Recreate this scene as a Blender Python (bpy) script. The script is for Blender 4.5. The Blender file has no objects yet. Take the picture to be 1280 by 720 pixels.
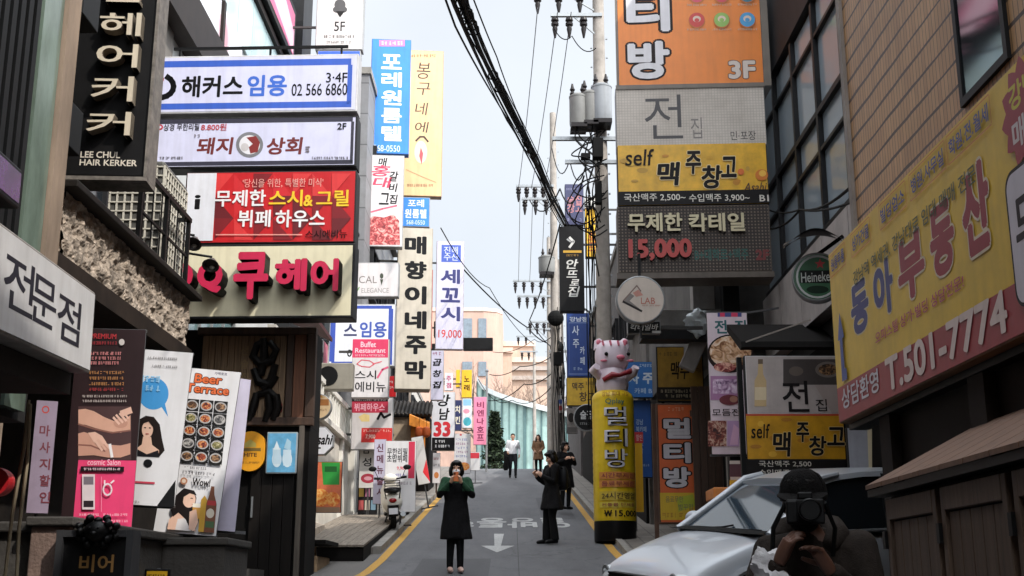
import bpy, bmesh, math, random
from mathutils import Vector, Matrix, noise
random.seed(7)
R = math.radians
scene = bpy.context.scene
COL = scene.collection

# ------------------------------------------------------------------ camera, sky, sun, exposure
F = 1500.0                       # focal length in pixels of a 1280 px wide picture
PITCH = math.atan(375.0 / F)
cam_d = bpy.data.cameras.new('camera')
cam = bpy.data.objects.new('camera', cam_d); COL.objects.link(cam)
cam_d.sensor_width = 36.0; cam_d.lens = 36.0 * F / 1280.0
cam_d.clip_start = 0.1; cam_d.clip_end = 5000
cam.location = (0, 0, 0); cam.rotation_euler = (math.pi / 2 + PITCH, 0, 0)
scene.camera = cam

SUN_EL, SUN_AZ = R(47), R(133)   # azimuth clockwise from +Y: behind the camera, to the right
sun_dir = Vector((math.sin(SUN_AZ) * math.cos(SUN_EL), math.cos(SUN_AZ) * math.cos(SUN_EL), math.sin(SUN_EL)))
world = bpy.data.worlds.new('World'); scene.world = world; world.use_nodes = True
wn = world.node_tree; wn.nodes.clear()
wo = wn.nodes.new('ShaderNodeOutputWorld'); bg = wn.nodes.new('ShaderNodeBackground')
sky = wn.nodes.new('ShaderNodeTexSky'); sky.sky_type = 'NISHITA'; sky.sun_disc = False
sky.sun_elevation = SUN_EL; sky.sun_rotation = SUN_AZ; sky.air_density = 1.0; sky.dust_density = 2.0
tc = wn.nodes.new('ShaderNodeTexCoord'); nz = wn.nodes.new('ShaderNodeTexNoise')
nz.inputs['Scale'].default_value = 2.2; nz.inputs['Detail'].default_value = 5
rp = wn.nodes.new('ShaderNodeValToRGB')
rp.color_ramp.elements[0].position = 0.2; rp.color_ramp.elements[0].color = (0.80, 0.80, 0.80, 1)
rp.color_ramp.elements[1].position = 0.75; rp.color_ramp.elements[1].color = (0.97, 0.97, 0.97, 1)
mx = wn.nodes.new('ShaderNodeMix'); mx.data_type = 'RGBA'
# thin bright cloud veil, brighter round the (veiled) sun behind the viewer
dt = wn.nodes.new('ShaderNodeVectorMath'); dt.operation = 'DOT_PRODUCT'; dt.inputs[1].default_value = sun_dir
wn.links.new(tc.outputs['Generated'], dt.inputs[0])
mr = wn.nodes.new('ShaderNodeMapRange'); mr.inputs[1].default_value = 0.0; mr.inputs[2].default_value = 1.0; mr.inputs[3].default_value = 1.0; mr.inputs[4].default_value = 4.8
wn.links.new(dt.outputs['Value'], mr.inputs[0])
vc = wn.nodes.new('ShaderNodeVectorMath'); vc.operation = 'SCALE'; vc.inputs[0].default_value = (3.62, 3.80, 3.98)
cn = wn.nodes.new('ShaderNodeTexNoise'); cn.inputs['Scale'].default_value = 3.2; cn.inputs['Detail'].default_value = 6; wn.links.new(tc.outputs['Generated'], cn.inputs['Vector'])
cr_ = wn.nodes.new('ShaderNodeMapRange'); cr_.inputs[1].default_value = .3; cr_.inputs[2].default_value = .7; cr_.inputs[3].default_value = .90; cr_.inputs[4].default_value = 1.06; wn.links.new(cn.outputs['Fac'], cr_.inputs[0])
cm_ = wn.nodes.new('ShaderNodeMath'); cm_.operation = 'MULTIPLY'; wn.links.new(mr.outputs[0], cm_.inputs[0]); wn.links.new(cr_.outputs[0], cm_.inputs[1]); wn.links.new(cm_.outputs[0], vc.inputs['Scale']); wn.links.new(vc.outputs[0], mx.inputs[7])
wn.links.new(tc.outputs['Generated'], nz.inputs['Vector'])
wn.links.new(nz.outputs['Fac'], rp.inputs['Fac']); wn.links.new(rp.outputs['Color'], mx.inputs[0])
wn.links.new(sky.outputs['Color'], mx.inputs[6]); wn.links.new(mx.outputs[2], bg.inputs['Color'])
bg.inputs['Strength'].default_value = 0.13
wn.links.new(bg.outputs[0], wo.inputs['Surface'])
sun_d = bpy.data.lights.new('sun', 'SUN'); sun_d.energy = 2.0; sun_d.angle = R(0.6); sun_d.color = (1.0, 0.95, 0.87)
sun = bpy.data.objects.new('sun', sun_d); COL.objects.link(sun)
sun.rotation_euler = (-sun_dir).to_track_quat('-Z', 'Y').to_euler(); sun.location = (0, 0, 40)
scene.view_settings.view_transform = 'Standard'; scene.view_settings.look = 'None'
scene.view_settings.exposure = 1.0; scene.view_settings.gamma = 1.0
scene.render.engine = 'CYCLES'
scene.cycles.max_bounces = 6; scene.cycles.diffuse_bounces = 3; scene.cycles.glossy_bounces = 3
scene.cycles.transmission_bounces = 4; scene.cycles.caustics_reflective = False; scene.cycles.caustics_refractive = False

# ------------------------------------------------------------------ pixel -> world helpers (only used to measure the place)
CT, ST = math.cos(PITCH), math.sin(PITCH)
def ray(px, py):
    a = (px - 640) / F; b = (360 - py) / F
    return Vector((a, CT - b * ST, ST + b * CT))
def at(px, py, Y): r = ray(px, py); return r * (Y / r.y)
def atX(px, py, X): r = ray(px, py); return r * (X / r.x)
def proj(x, y, z): d = y * CT + z * ST; return (640 + F * x / d, 360 - F * (-y * ST + z * CT) / d)
GP = [(-60, -5.5), (-30, -3.6), (-10, -2.2), (0, -1.5), (5, -1.05), (10, -0.6), (15, -0.14), (18.6, 0.22), (23, 0.80), (28, 1.49), (35, 2.45),
      (46.9, 4.1), (54, 5.1), (60, 5.72), (66, 5.95), (80, 5.7), (120, 5.0), (1500, 4.0)]
def gz(Y):
    for i in range(len(GP) - 1):
        if GP[i][0] <= Y <= GP[i + 1][0]:
            x0, y0 = GP[i]; x1, y1 = GP[i + 1]
            def sl(k):
                if k <= 0 or k >= len(GP) - 1: return (GP[min(k + 1, len(GP) - 1)][1] - GP[max(k - 1, 0)][1]) / (GP[min(k + 1, len(GP) - 1)][0] - GP[max(k - 1, 0)][0])
                return (GP[k + 1][1] - GP[k - 1][1]) / (GP[k + 1][0] - GP[k - 1][0])
            h = x1 - x0; t = (Y - x0) / h; m0, m1 = sl(i) * h, sl(i + 1) * h
            if h > 15: return y0 + (y1 - y0) * t
            return (2*t**3 - 3*t*t + 1) * y0 + (t**3 - 2*t*t + t) * m0 + (-2*t**3 + 3*t*t) * y1 + (t**3 - t*t) * m1
    return GP[-1][1]

# ------------------------------------------------------------------ materials
def lin(c): return tuple(((v / 255.0) / 12.92 if v / 255.0 <= 0.04045 else ((v / 255.0 + 0.055) / 1.055) ** 2.4) for v in c)
_m = {}
def mat(name, rgb, rough=0.55, var=0.12, scale=3.0, metallic=0.0, bump=0.0, bscale=40.0, spec=0.5, alpha=None, stretch=(1, 1, 1)):
    """rgb is 0-255 sRGB of the surface itself; a soft large noise dirties it"""
    key = (name,)
    if key in _m: return _m[key]
    m = bpy.data.materials.new(name); m.use_nodes = True
    nt = m.node_tree; b = nt.nodes['Principled BSDF']
    c = lin(rgb)
    b.inputs['Roughness'].default_value = rough; b.inputs['Metallic'].default_value = metallic
    if max(rgb) < 62 and spec == 0.5: spec = .18; c = tuple(v * .62 for v in c)
    b.inputs['Specular IOR Level'].default_value = spec
    t = nt.nodes.new('ShaderNodeTexCoord'); mp = nt.nodes.new('ShaderNodeMapping'); mp.inputs['Scale'].default_value = stretch
    nt.links.new(t.outputs['Object'], mp.inputs['Vector'])
    if var > 0:
        n = nt.nodes.new('ShaderNodeTexNoise'); n.inputs['Scale'].default_value = scale; n.inputs['Detail'].default_value = 6; n.inputs['Roughness'].default_value = 0.65
        nt.links.new(mp.outputs[0], n.inputs['Vector'])
        r = nt.nodes.new('ShaderNodeValToRGB')
        r.color_ramp.elements[0].position = 0.3; r.color_ramp.elements[1].position = 0.7
        r.color_ramp.elements[0].color = (*[v * (1 - 1.6 * var) for v in c], 1)
        r.color_ramp.elements[1].color = (*[min(v * (1 + 0.6 * var), 0.95) for v in c], 1)
        nt.links.new(n.outputs['Fac'], r.inputs['Fac'])
        m2 = nt.nodes.new('ShaderNodeMapping'); m2.inputs['Scale'].default_value = (9, 9, .7); nt.links.new(t.outputs['Object'], m2.inputs['Vector'])     # rain streaks
        n3 = nt.nodes.new('ShaderNodeTexNoise'); n3.inputs['Scale'].default_value = 1.3; n3.inputs['Detail'].default_value = 5; nt.links.new(m2.outputs[0], n3.inputs['Vector'])
        r3 = nt.nodes.new('ShaderNodeValToRGB'); r3.color_ramp.elements[0].position = .34; r3.color_ramp.elements[0].color = (.80, .785, .76, 1); r3.color_ramp.elements[1].position = .56; r3.color_ramp.elements[1].color = (1, 1, 1, 1)
        nt.links.new(n3.outputs['Fac'], r3.inputs['Fac']); ml = nt.nodes.new('ShaderNodeMix'); ml.data_type = 'RGBA'; ml.blend_type = 'MULTIPLY'; ml.inputs[0].default_value = .38
        nt.links.new(r.outputs['Color'], ml.inputs[6]); nt.links.new(r3.outputs['Color'], ml.inputs[7]); nt.links.new(ml.outputs[2], b.inputs['Base Color'])
    else:
        b.inputs['Base Color'].default_value = (*c, 1)
    if bump > 0:
        n2 = nt.nodes.new('ShaderNodeTexNoise'); n2.inputs['Scale'].default_value = bscale; n2.inputs['Detail'].default_value = 5
        nt.links.new(mp.outputs[0], n2.inputs['Vector'])
        bp = nt.nodes.new('ShaderNodeBump'); bp.inputs['Strength'].default_value = bump; bp.inputs['Distance'].default_value = 0.03
        nt.links.new(n2.outputs['Fac'], bp.inputs['Height']); nt.links.new(bp.outputs[0], b.inputs['Normal'])
    _m[key] = m
    return m
def ink(rgb, rough=0.5): return mat('ink_%d_%d_%d' % tuple(rgb), rgb, rough=rough, var=0.06, scale=4)
def brickmat(name, c1, c2, cm, bw, rh, mortar=0.012, axis='X', offset=0.0, bump=0.4, rough=0.7):
    """tile / brick / panel pattern on vertical walls; axis = wall normal axis"""
    if (name,) in _m: return _m[(name,)]
    m = bpy.data.materials.new(name); m.use_nodes = True; nt = m.node_tree; b = nt.nodes['Principled BSDF']
    g = nt.nodes.new('ShaderNodeNewGeometry'); sp = nt.nodes.new('ShaderNodeSeparateXYZ'); cb = nt.nodes.new('ShaderNodeCombineXYZ')
    nt.links.new(g.outputs['Position'], sp.inputs[0])
    nt.links.new(sp.outputs[{'X': 1, 'Y': 0, 'Z': 1}[axis]], cb.inputs[0]); nt.links.new(sp.outputs[{'X': 2, 'Y': 2, 'Z': 0}[axis]], cb.inputs[1])
    br = nt.nodes.new('ShaderNodeTexBrick'); br.offset = offset; br.squash = 1.0
    br.inputs['Color1'].default_value = (*lin(c1), 1); br.inputs['Color2'].default_value = (*lin(c2), 1); br.inputs['Mortar'].default_value = (*lin(cm), 1)
    br.inputs['Scale'].default_value = 1.0; br.inputs['Brick Width'].default_value = bw; br.inputs['Row Height'].default_value = rh
    br.inputs['Mortar Size'].default_value = mortar; br.inputs['Mortar Smooth'].default_value = 0.3
    nt.links.new(cb.outputs[0], br.inputs['Vector'])
    n = nt.nodes.new('ShaderNodeTexNoise'); n.inputs['Scale'].default_value = 1.3; n.inputs['Detail'].default_value = 7; n.inputs['Roughness'].default_value = .7
    nt.links.new(g.outputs['Position'], n.inputs['Vector'])
    r = nt.nodes.new('ShaderNodeValToRGB'); r.color_ramp.elements[0].position = .3; r.color_ramp.elements[0].color = (.7, .68, .66, 1); r.color_ramp.elements[1].position = .65
    r.color_ramp.elements[1].color = (1, 1, 1, 1)
    mm = nt.nodes.new('ShaderNodeMix'); mm.data_type = 'RGBA'; mm.blend_type = 'MULTIPLY'; mm.inputs[0].default_value = 1
    nt.links.new(n.outputs['Fac'], r.inputs[0]); nt.links.new(br.outputs['Color'], mm.inputs[6]); nt.links.new(r.outputs[0], mm.inputs[7])
    nt.links.new(mm.outputs[2], b.inputs['Base Color'])
    bp = nt.nodes.new('ShaderNodeBump'); bp.inputs['Strength'].default_value = bump; bp.inputs['Distance'].default_value = .01; bp.invert = True
    nt.links.new(br.outputs['Fac'], bp.inputs['Height']); nt.links.new(bp.outputs[0], b.inputs['Normal'])
    b.inputs['Roughness'].default_value = rough
    _m[(name,)] = m
    return m
def coursemat(name, c1, c2, groove, bw, rh):
    """long wall tiles laid upright: dark level grooves between courses, faint upright joints, tile to tile tone"""
    m = brickmat(name, c1, c2, tuple(int(v * .55) for v in c2), bw, rh, .0045, 'X', 0, .15, .5)
    nt = m.node_tree; b = nt.nodes['Principled BSDF']; src = b.inputs['Base Color'].links[0].from_socket
    g = nt.nodes.new('ShaderNodeNewGeometry'); sp = nt.nodes.new('ShaderNodeSeparateXYZ'); nt.links.new(g.outputs['Position'], sp.inputs[0])
    dv = nt.nodes.new('ShaderNodeMath'); dv.operation = 'DIVIDE'; dv.inputs[1].default_value = rh; nt.links.new(sp.outputs[2], dv.inputs[0])
    n = nt.nodes.new('ShaderNodeTexNoise'); n.inputs['Scale'].default_value = 2.5; nt.links.new(g.outputs['Position'], n.inputs['Vector'])
    ad = nt.nodes.new('ShaderNodeMath'); ad.operation = 'MULTIPLY_ADD'; ad.inputs[1].default_value = .10; nt.links.new(n.outputs['Fac'], ad.inputs[0]); nt.links.new(dv.outputs[0], ad.inputs[2])
    fr = nt.nodes.new('ShaderNodeMath'); fr.operation = 'FRACT'; nt.links.new(ad.outputs[0], fr.inputs[0])
    n2 = nt.nodes.new('ShaderNodeTexNoise'); n2.inputs['Scale'].default_value = 1.2; n2.inputs['Detail'].default_value = 4; nt.links.new(g.outputs['Position'], n2.inputs['Vector'])
    th = nt.nodes.new('ShaderNodeMath'); th.operation = 'MULTIPLY'; th.inputs[1].default_value = .26; nt.links.new(n2.outputs['Fac'], th.inputs[0])
    lt = nt.nodes.new('ShaderNodeMath'); lt.operation = 'LESS_THAN'; nt.links.new(fr.outputs[0], lt.inputs[0]); nt.links.new(th.outputs[0], lt.inputs[1])
    mxx = nt.nodes.new('ShaderNodeMix'); mxx.data_type = 'RGBA'; mxx.inputs[7].default_value = (*lin(groove), 1)
    nt.links.new(lt.outputs[0], mxx.inputs[0]); nt.links.new(src, mxx.inputs[6]); nt.links.new(mxx.outputs[2], b.inputs['Base Color'])
    return m
def glassmat(name, rgb, rough=0.06, spec=0.8):
    return mat(name, rgb, rough=rough, var=0.25, scale=0.7, spec=spec)
def foodmat(name, c1, c2, c3, scale=30):
    """printed photograph of food: cells of three colours"""
    if (name,) in _m: return _m[(name,)]
    m = bpy.data.materials.new(name); m.use_nodes = True; nt = m.node_tree; b = nt.nodes['Principled BSDF']
    t = nt.nodes.new('ShaderNodeTexCoord'); n = nt.nodes.new('ShaderNodeTexNoise'); n.inputs['Scale'].default_value = scale; n.inputs['Detail'].default_value = 4
    n.inputs['Distortion'].default_value = 1.2
    nt.links.new(t.outputs['Object'], n.inputs['Vector'])
    r = nt.nodes.new('ShaderNodeValToRGB'); cr = r.color_ramp
    cr.elements[0].position = .36; cr.elements[0].color = (*lin(c1), 1); cr.elements[1].position = .64; cr.elements[1].color = (*lin(c3), 1)
    e = cr.elements.new(.5); e.color = (*lin(c2), 1)
    nt.links.new(n.outputs['Fac'], r.inputs[0]); nt.links.new(r.outputs[0], b.inputs['Base Color']); b.inputs['Roughness'].default_value = .4
    _m[(name,)] = m
    return m

# ------------------------------------------------------------------ mesh builder
class MB:
    def __init__(s): s.v = []; s.f = []; s.mi = []; s.m = 0
    def add(s, vs, fs):
        k = len(s.v); s.v += [tuple(v) for v in vs]
        for f in fs: s.f.append([i + k for i in f]); s.mi.append(s.m)
        return s
    def box(s, x0, x1, y0, y1, z0, z1):
        x0, x1 = min(x0, x1), max(x0, x1); y0, y1 = min(y0, y1), max(y0, y1); z0, z1 = min(z0, z1), max(z0, z1)
        return s.add([(x0, y0, z0), (x1, y0, z0), (x1, y1, z0), (x0, y1, z0), (x0, y0, z1), (x1, y0, z1), (x1, y1, z1), (x0, y1, z1)],
                     [(0, 3, 2, 1), (4, 5, 6, 7), (0, 1, 5, 4), (1, 2, 6, 5), (2, 3, 7, 6), (3, 0, 4, 7)])
    def hexa(s, p):  # 8 points, bottom 4 ccw then top 4
        return s.add(p, [(0, 3, 2, 1), (4, 5, 6, 7), (0, 1, 5, 4), (1, 2, 6, 5), (2, 3, 7, 6), (3, 0, 4, 7)])
    def bar(s, a, b, w, h=None):
        a, b = Vector(a), Vector(b); d = (b - a).normalized(); h = h or w
        up = Vector((0, 0, 1)) if abs(d.z) < .95 else Vector((0, 1, 0))
        x = d.cross(up).normalized() * (w / 2); z = x.cross(d).normalized() * (h / 2)
        return s.hexa([a - x - z, a + x - z, b + x - z, b - x - z, a - x + z, a + x + z, b + x + z, b - x + z])
    def tube(s, pts, r, n=8, cap=True):
        pts = [Vector(p) for p in pts]; N = len(pts); rs = r if isinstance(r, (list, tuple)) else [r] * N
        ring = []; prev = None
        for i, p in enumerate(pts):
            d = (pts[min(i + 1, N - 1)] - pts[max(i - 1, 0)]).normalized()
            if prev is None:
                up = Vector((0, 0, 1)) if abs(d.z) < .9 else Vector((1, 0, 0)); x = d.cross(up).normalized()
            else:
                x = (prev - d * prev.dot(d)).normalized()
            prev = x; y = d.cross(x)
            ring.append([p + (x * math.cos(2 * math.pi * k / n) + y * math.sin(2 * math.pi * k / n)) * rs[i] for k in range(n)])
        vs = [v for q in ring for v in q]
        fs = [(i * n + k, i * n + (k + 1) % n, (i + 1) * n + (k + 1) % n, (i + 1) * n + k) for i in range(N - 1) for k in range(n)]
        if cap: fs += [tuple(range(n - 1, -1, -1)), tuple(range((N - 1) * n, N * n))]
        return s.add(vs, fs)
    def cyl(s, a, b, r, n=16, r2=None): return s.tube([a, b], [r, r if r2 is None else r2], n)
    def lathe(s, prof, n=24, c=(0, 0, 0), axis='z', sx=1, sy=1):
        vs = []
        for (r, h) in prof:
            for k in range(n):
                a = 2 * math.pi * k / n; x, y = r * math.cos(a) * sx, r * math.sin(a) * sy
                vs.append({'z': (c[0] + x, c[1] + y, c[2] + h), 'y': (c[0] + x, c[1] + h, c[2] - y), 'x': (c[0] + h, c[1] + x, c[2] + y)}[axis])
        N = len(prof)
        fs = [(i * n + k, i * n + (k + 1) % n, (i + 1) * n + (k + 1) % n, (i + 1) * n + k) for i in range(N - 1) for k in range(n)]
        fs += [tuple(range(n - 1, -1, -1)), tuple(range((N - 1) * n, N * n))]
        return s.add(vs, fs)
    def ball(s, c, r, n=14, m=9):
        r = r if isinstance(r, (tuple, list)) else (r, r, r)
        prof = [(max(math.sin(math.pi * i / m), .001), -math.cos(math.pi * i / m)) for i in range(m + 1)]
        vs = []
        for (q, h) in prof:
            for k in range(n):
                a = 2 * math.pi * k / n; vs.append((c[0] + q * math.cos(a) * r[0], c[1] + q * math.sin(a) * r[1], c[2] + h * r[2]))
        fs = [(i * n + k, i * n + (k + 1) % n, (i + 1) * n + (k + 1) % n, (i + 1) * n + k) for i in range(m) for k in range(n)]
        return s.add(vs, fs)
    def loft(s, rings, cap=True, closed=True):
        n = len(rings[0]); vs = [p for q in rings for p in q]; N = len(rings)
        rng = range(n) if closed else range(n - 1)
        fs = [(i * n + k, i * n + (k + 1) % n, (i + 1) * n + (k + 1) % n, (i + 1) * n + k) for i in range(N - 1) for k in rng]
        if cap and closed: fs += [tuple(range(n - 1, -1, -1)), tuple(range((N - 1) * n, N * n))]
        return s.add(vs, fs)
    def poly(s, pts): return s.add(pts, [tuple(range(len(pts)))])
    def prism(s, pts, vec):
        n = len(pts); vec = Vector(vec); a = [Vector(p) for p in pts]; b = [p + vec for p in a]
        return s.add(a + b, [tuple(range(n - 1, -1, -1)), tuple(range(n, 2 * n))] + [(k, (k + 1) % n, n + (k + 1) % n, n + k) for k in range(n)])
    def xf(s, M, start=0):
        for i in range(start, len(s.v)): s.v[i] = tuple(M @ Vector(s.v[i]))
        return s
    def build(s, name, m, parent=None, smooth=False, bevel=0, label=None):
        me = bpy.data.meshes.new(name); me.from_pydata(s.v, [], s.f)
        ms = m if isinstance(m, (list, tuple)) else [m]
        for q in ms: me.materials.append(q)
        if len(ms) > 1: me.polygons.foreach_set('material_index', s.mi)
        bm = bmesh.new(); bm.from_mesh(me); bmesh.ops.recalc_face_normals(bm, faces=bm.faces); bm.to_mesh(me); bm.free()
        if smooth:
            me.polygons.foreach_set('use_smooth', [True] * len(me.polygons))
            me.set_sharp_from_angle(angle=R(45))
        o = bpy.data.objects.new(name, me); COL.objects.link(o)
        if parent: o.parent = parent
        if bevel:
            b = o.modifiers.new('bevel', 'BEVEL'); b.width = bevel; b.segments = 2; b.limit_method = 'ANGLE'; b.angle_limit = R(50)
        if label: o['label'] = label
        return o
def tag(o, label, cat, group=None):
    o['label'] = label; o['category'] = cat
    if group: o['group'] = group
    return o
def thing(name, label, cat, loc=(0, 0, 0), rotz=0, group=None):
    o = bpy.data.objects.new(name, None); COL.objects.link(o); o.empty_display_size = .2
    o.location = loc; o.rotation_euler = (0, 0, rotz)
    return tag(o, label, cat, group)
def structure(o): o['kind'] = 'structure'; return o
def dup(root, loc=None, rotz=None, label=None):
    r = root.copy(); COL.objects.link(r)
    if loc is not None: r.location = loc
    if rotz is not None: r.rotation_euler = (0, 0, rotz)
    if label: r['label'] = label
    for ch in list(root.children):
        c = ch.copy(); COL.objects.link(c); c.parent = r
        for g in ch.children:
            d = g.copy(); COL.objects.link(d); d.parent = c
    return r

# ------------------------------------------------------------------ lettering
_tc = {}
def glyphs(s, bold, extr, shear):
    """flat or extruded letter shapes; heavier weights are the same shape laid a hair apart in a ring of directions"""
    key = (s, round(bold, 3), round(extr, 3), shear)
    if key in _tc: return _tc[key]
    if bold <= 0:
        c = bpy.data.curves.new('lettering', 'FONT'); c.body = s; c.extrude = extr; c.shear = shear; c.offset = min(bold, 0)
        c.align_x = 'CENTER'; c.space_line = .86; c.resolution_u = 3; c.fill_mode = 'FRONT' if extr == 0 else 'BOTH'
        o = bpy.data.objects.new('lettering', c); COL.objects.link(o)
        me = bpy.data.meshes.new_from_object(o)
        vs = [tuple(v.co) for v in me.vertices]; fs = [tuple(p.vertices) for p in me.polygons]
        bpy.data.objects.remove(o); bpy.data.curves.remove(c); bpy.data.meshes.remove(me)
    else:
        v0, f0 = glyphs(s, 0, extr, shear); vs, fs = list(v0), list(f0)
        n = 4 if bold < .016 else 8 if bold < .06 else 14
        for ring in ((1,) if bold < .07 else (.5, 1)):
            for k in range(n):
                a = 2 * math.pi * (k + .5) / n; dx, dy = bold * ring * math.cos(a), bold * ring * math.sin(a); b = len(vs); dz = (k + 1) * .0006 * (1 if extr else 8) * ring
                vs += [(x + dx, y + dy, z + dz if z > 0 or not extr else z) for x, y, z in v0]; fs += [tuple(i + b for i in f) for f in f0]
    _tc[key] = (vs, fs)
    return _tc[key]

class Sign:
    """a board in its own plane: local x along it, y into it, z up; content is placed by picture measurements carried onto that plane"""
    def __init__(s, name, label, cat, TL, BR, plane, thick=.15, face=None, frame=None, fw=.03, group=None, pad=(0, 0, 0, 0), body=True, yaw=0, extra=None):
        kind = plane[0]
        if kind == 'Y':
            s.u = Vector((math.cos(yaw), math.sin(yaw), 0)); s.v = Vector((0, 0, 1)); p0 = at((TL[0] + BR[0]) / 2, (TL[1] + BR[1]) / 2, plane[1])
        elif kind == 'X':
            s.u = Vector((0, 1 if plane[1] < 0 else -1, 0)); s.v = Vector((0, 0, 1)); p0 = atX(BR[0], BR[1], plane[1])
        elif kind == 'VP':       # ('VP', vanishing point, anchor pixel, anchor X)
            d = ray(*plane[1]).normalized(); s.u = d if plane[3] < 0 else -d
            h = Vector((s.u.x, s.u.y, 0)).normalized(); n = Vector((h.y, -h.x, 0)); s.v = s.u.cross(n); s.v = s.v if s.v.z > 0 else -s.v
            p0 = atX(plane[2][0], plane[2][1], plane[3])
        elif kind == 'FREE':     # ('FREE', point, u, v)
            p0, s.u, s.v = plane[1:]
        s.p0 = p0; s.y = s.v.cross(s.u); s.o = p0; s.dx = 0; s.kx = 1; s.cx = 0
        a = s.loc(*TL); b = s.loc(*BR)
        s.x0, s.x1 = a[0] - pad[0], b[0] + pad[2]; s.z1, s.z0 = a[1] + pad[1], b[1] - pad[3]
        s.w = s.x1 - s.x0; s.h = s.z1 - s.z0
        s.o = p0 + s.u * ((s.x0 + s.x1) / 2) + s.v * s.z0 + s.y * thick
        r = bpy.data.objects.new(name, None); COL.objects.link(r); tag(r, label, cat, group); r.empty_display_size = .2
        r.matrix_world = Matrix.Translation(s.o) @ Matrix((s.u, s.y, s.v)).transposed().to_4x4()
        s.root = r; s.t = thick; s.k = 0
        if body:
            B = MB(); hw = s.w / 2
            if frame is None: frame = mat('sign_side_grey', (150, 150, 150), rough=.45)
            B.box(-hw, hw, -thick + .004, 0, 0, s.h)
            B.build('sign_box', frame, r, bevel=min(.012, thick * .2))
            if face is not None:
                Q = MB(); Q.box(-hw + fw, hw - fw, -thick, -thick + .006, fw, s.h - fw); Q.build('face', face, r)
    def loc(s, px, py):          # pixel -> (x, z) in local plane
        r = ray(s.cx + (px - s.cx) * s.kx + s.dx, py); n = s.y; t = s.p0.dot(n) / r.dot(n); q = r * t - s.o
        return (q.dot(s.u), q.dot(s.v))
    def lay(s): s.k += 1; return -s.t - .0005 * s.k
    def text(s, body, x0, y0, x1, y1, c, bold=.015, extr=0.0, out=None, ow=.03, shear=0, name='lettering', rot=0, side=None):
        a = s.loc(x0, y0); b = s.loc(x1, y1); X0, Z1, X1, Z0 = a[0], a[1], b[0], b[1]
        if out is not None: s._put(body, X0, Z0, X1, Z1, out, bold + ow, 0, shear, name, rot, bold, None)
        return s._put(body, X0, Z0, X1, Z1, c, bold, extr, shear, name, rot, bold, side)
    def _put(s, body, X0, Z0, X1, Z1, c, bold, extr, shear, name, rot, fit, side):
        vs, fs = glyphs(body, bold, 1.0 if extr else 0, shear)
        fv = vs if abs(fit - bold) < 1e-6 else glyphs(body, fit, 0, shear)[0]
        xs = [v[0] for v in fv]; ys = [v[1] for v in fv]
        ax, bx, ay, by = min(xs), max(xs), min(ys), max(ys)
        if bx - ax < 1e-6 or by - ay < 1e-6: return
        sx = (X1 - X0) / (bx - ax); sz = (Z1 - Z0) / (by - ay); y = s.lay()
        B = MB(); cx, cz = (X0 + X1) / 2, (Z0 + Z1) / 2; cr, sr = math.cos(rot), math.sin(rot)
        pts = []
        for v in vs:
            lx = X0 + (v[0] - ax) * sx - cx; lz = Z0 + (v[1] - ay) * sz - cz
            yy = y - v[2] * .006 if not extr else (y - extr * min(v[2], 1.02) if v[2] > 0 else y + .004)
            pts.append((cx + lx * cr - lz * sr, yy, cz + lx * sr + lz * cr))
        B.add(pts, fs)
        if extr and side is not None:
            for i, f in enumerate(fs):
                B.mi[i] = 0 if all(vs[j][2] > 0 for j in f) else 1
            return B.build(name, [ink(c) if not isinstance(c, bpy.types.Material) else c, side], s.root)
        return B.build(name, ink(c) if not isinstance(c, bpy.types.Material) else c, s.root)
    def rect(s, x0, y0, x1, y1, c, name='panel', d=0):
        a = s.loc(x0, y0); b = s.loc(x1, y1); y = s.lay()
        B = MB()
        if d: B.box(a[0], b[0], y - d, -s.t, b[1], a[1])
        else: B.poly([(a[0], y, b[1]), (b[0], y, b[1]), (b[0], y, a[1]), (a[0], y, a[1])])
        return B.build(name, c if isinstance(c, bpy.types.Material) else ink(c), s.root)
    def outline(s, x0, y0, x1, y1, c, w=2, name='border'):
        B = MB(); y = s.lay()
        for (a0, b0, a1, b1) in ((x0, y0, x1, y0 + w), (x0, y1 - w, x1, y1), (x0, y0 + w, x0 + w, y1 - w), (x1 - w, y0 + w, x1, y1 - w)):
            a = s.loc(a0, b0); b = s.loc(a1, b1); B.poly([(a[0], y, b[1]), (b[0], y, b[1]), (b[0], y, a[1]), (a[0], y, a[1])])
        return B.build(name, c if isinstance(c, bpy.types.Material) else ink(c), s.root)
    def pic(s, shapes, name='picture'):
        """shapes: ('p', [(px,py)..], colour) | ('e', cx, cy, rx, ry, colour) | ('r', x0,y0,x1,y1, colour) | ('l',[(px,py)..],width_px,colour)"""
        B = MB(); ms = []
        for sh in shapes:
            c = sh[-1]; m = c if isinstance(c, bpy.types.Material) else ink(c)
            if m not in ms: ms.append(m)
            B.m = ms.index(m); y = s.lay() + .0012 * 0
            if sh[0] == 'p': pts = sh[1]
            elif sh[0] == 'e': pts = [(sh[1] + sh[3] * math.cos(2 * math.pi * k / 28), sh[2] + sh[4] * math.sin(2 * math.pi * k / 28)) for k in range(28)]
            elif sh[0] == 'r': pts = [(sh[1], sh[2]), (sh[3], sh[2]), (sh[3], sh[4]), (sh[1], sh[4])]
            elif sh[0] == 'l':
                w = sh[2] / 2
                for (p, q) in zip(sh[1][:-1], sh[1][1:]):
                    dx, dy = q[0] - p[0], q[1] - p[1]; L = math.hypot(dx, dy) or 1; nx, ny = -dy / L * w, dx / L * w; ex, ey = dx / L * w * .5, dy / L * w * .5
                    B.poly([(lambda t: (t[0], y, t[1]))(s.loc(*pp)) for pp in ((p[0] + nx - ex, p[1] + ny - ey), (q[0] + nx + ex, q[1] + ny + ey), (q[0] - nx + ex, q[1] - ny + ey), (p[0] - nx - ex, p[1] - ny - ey))])
                continue
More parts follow.
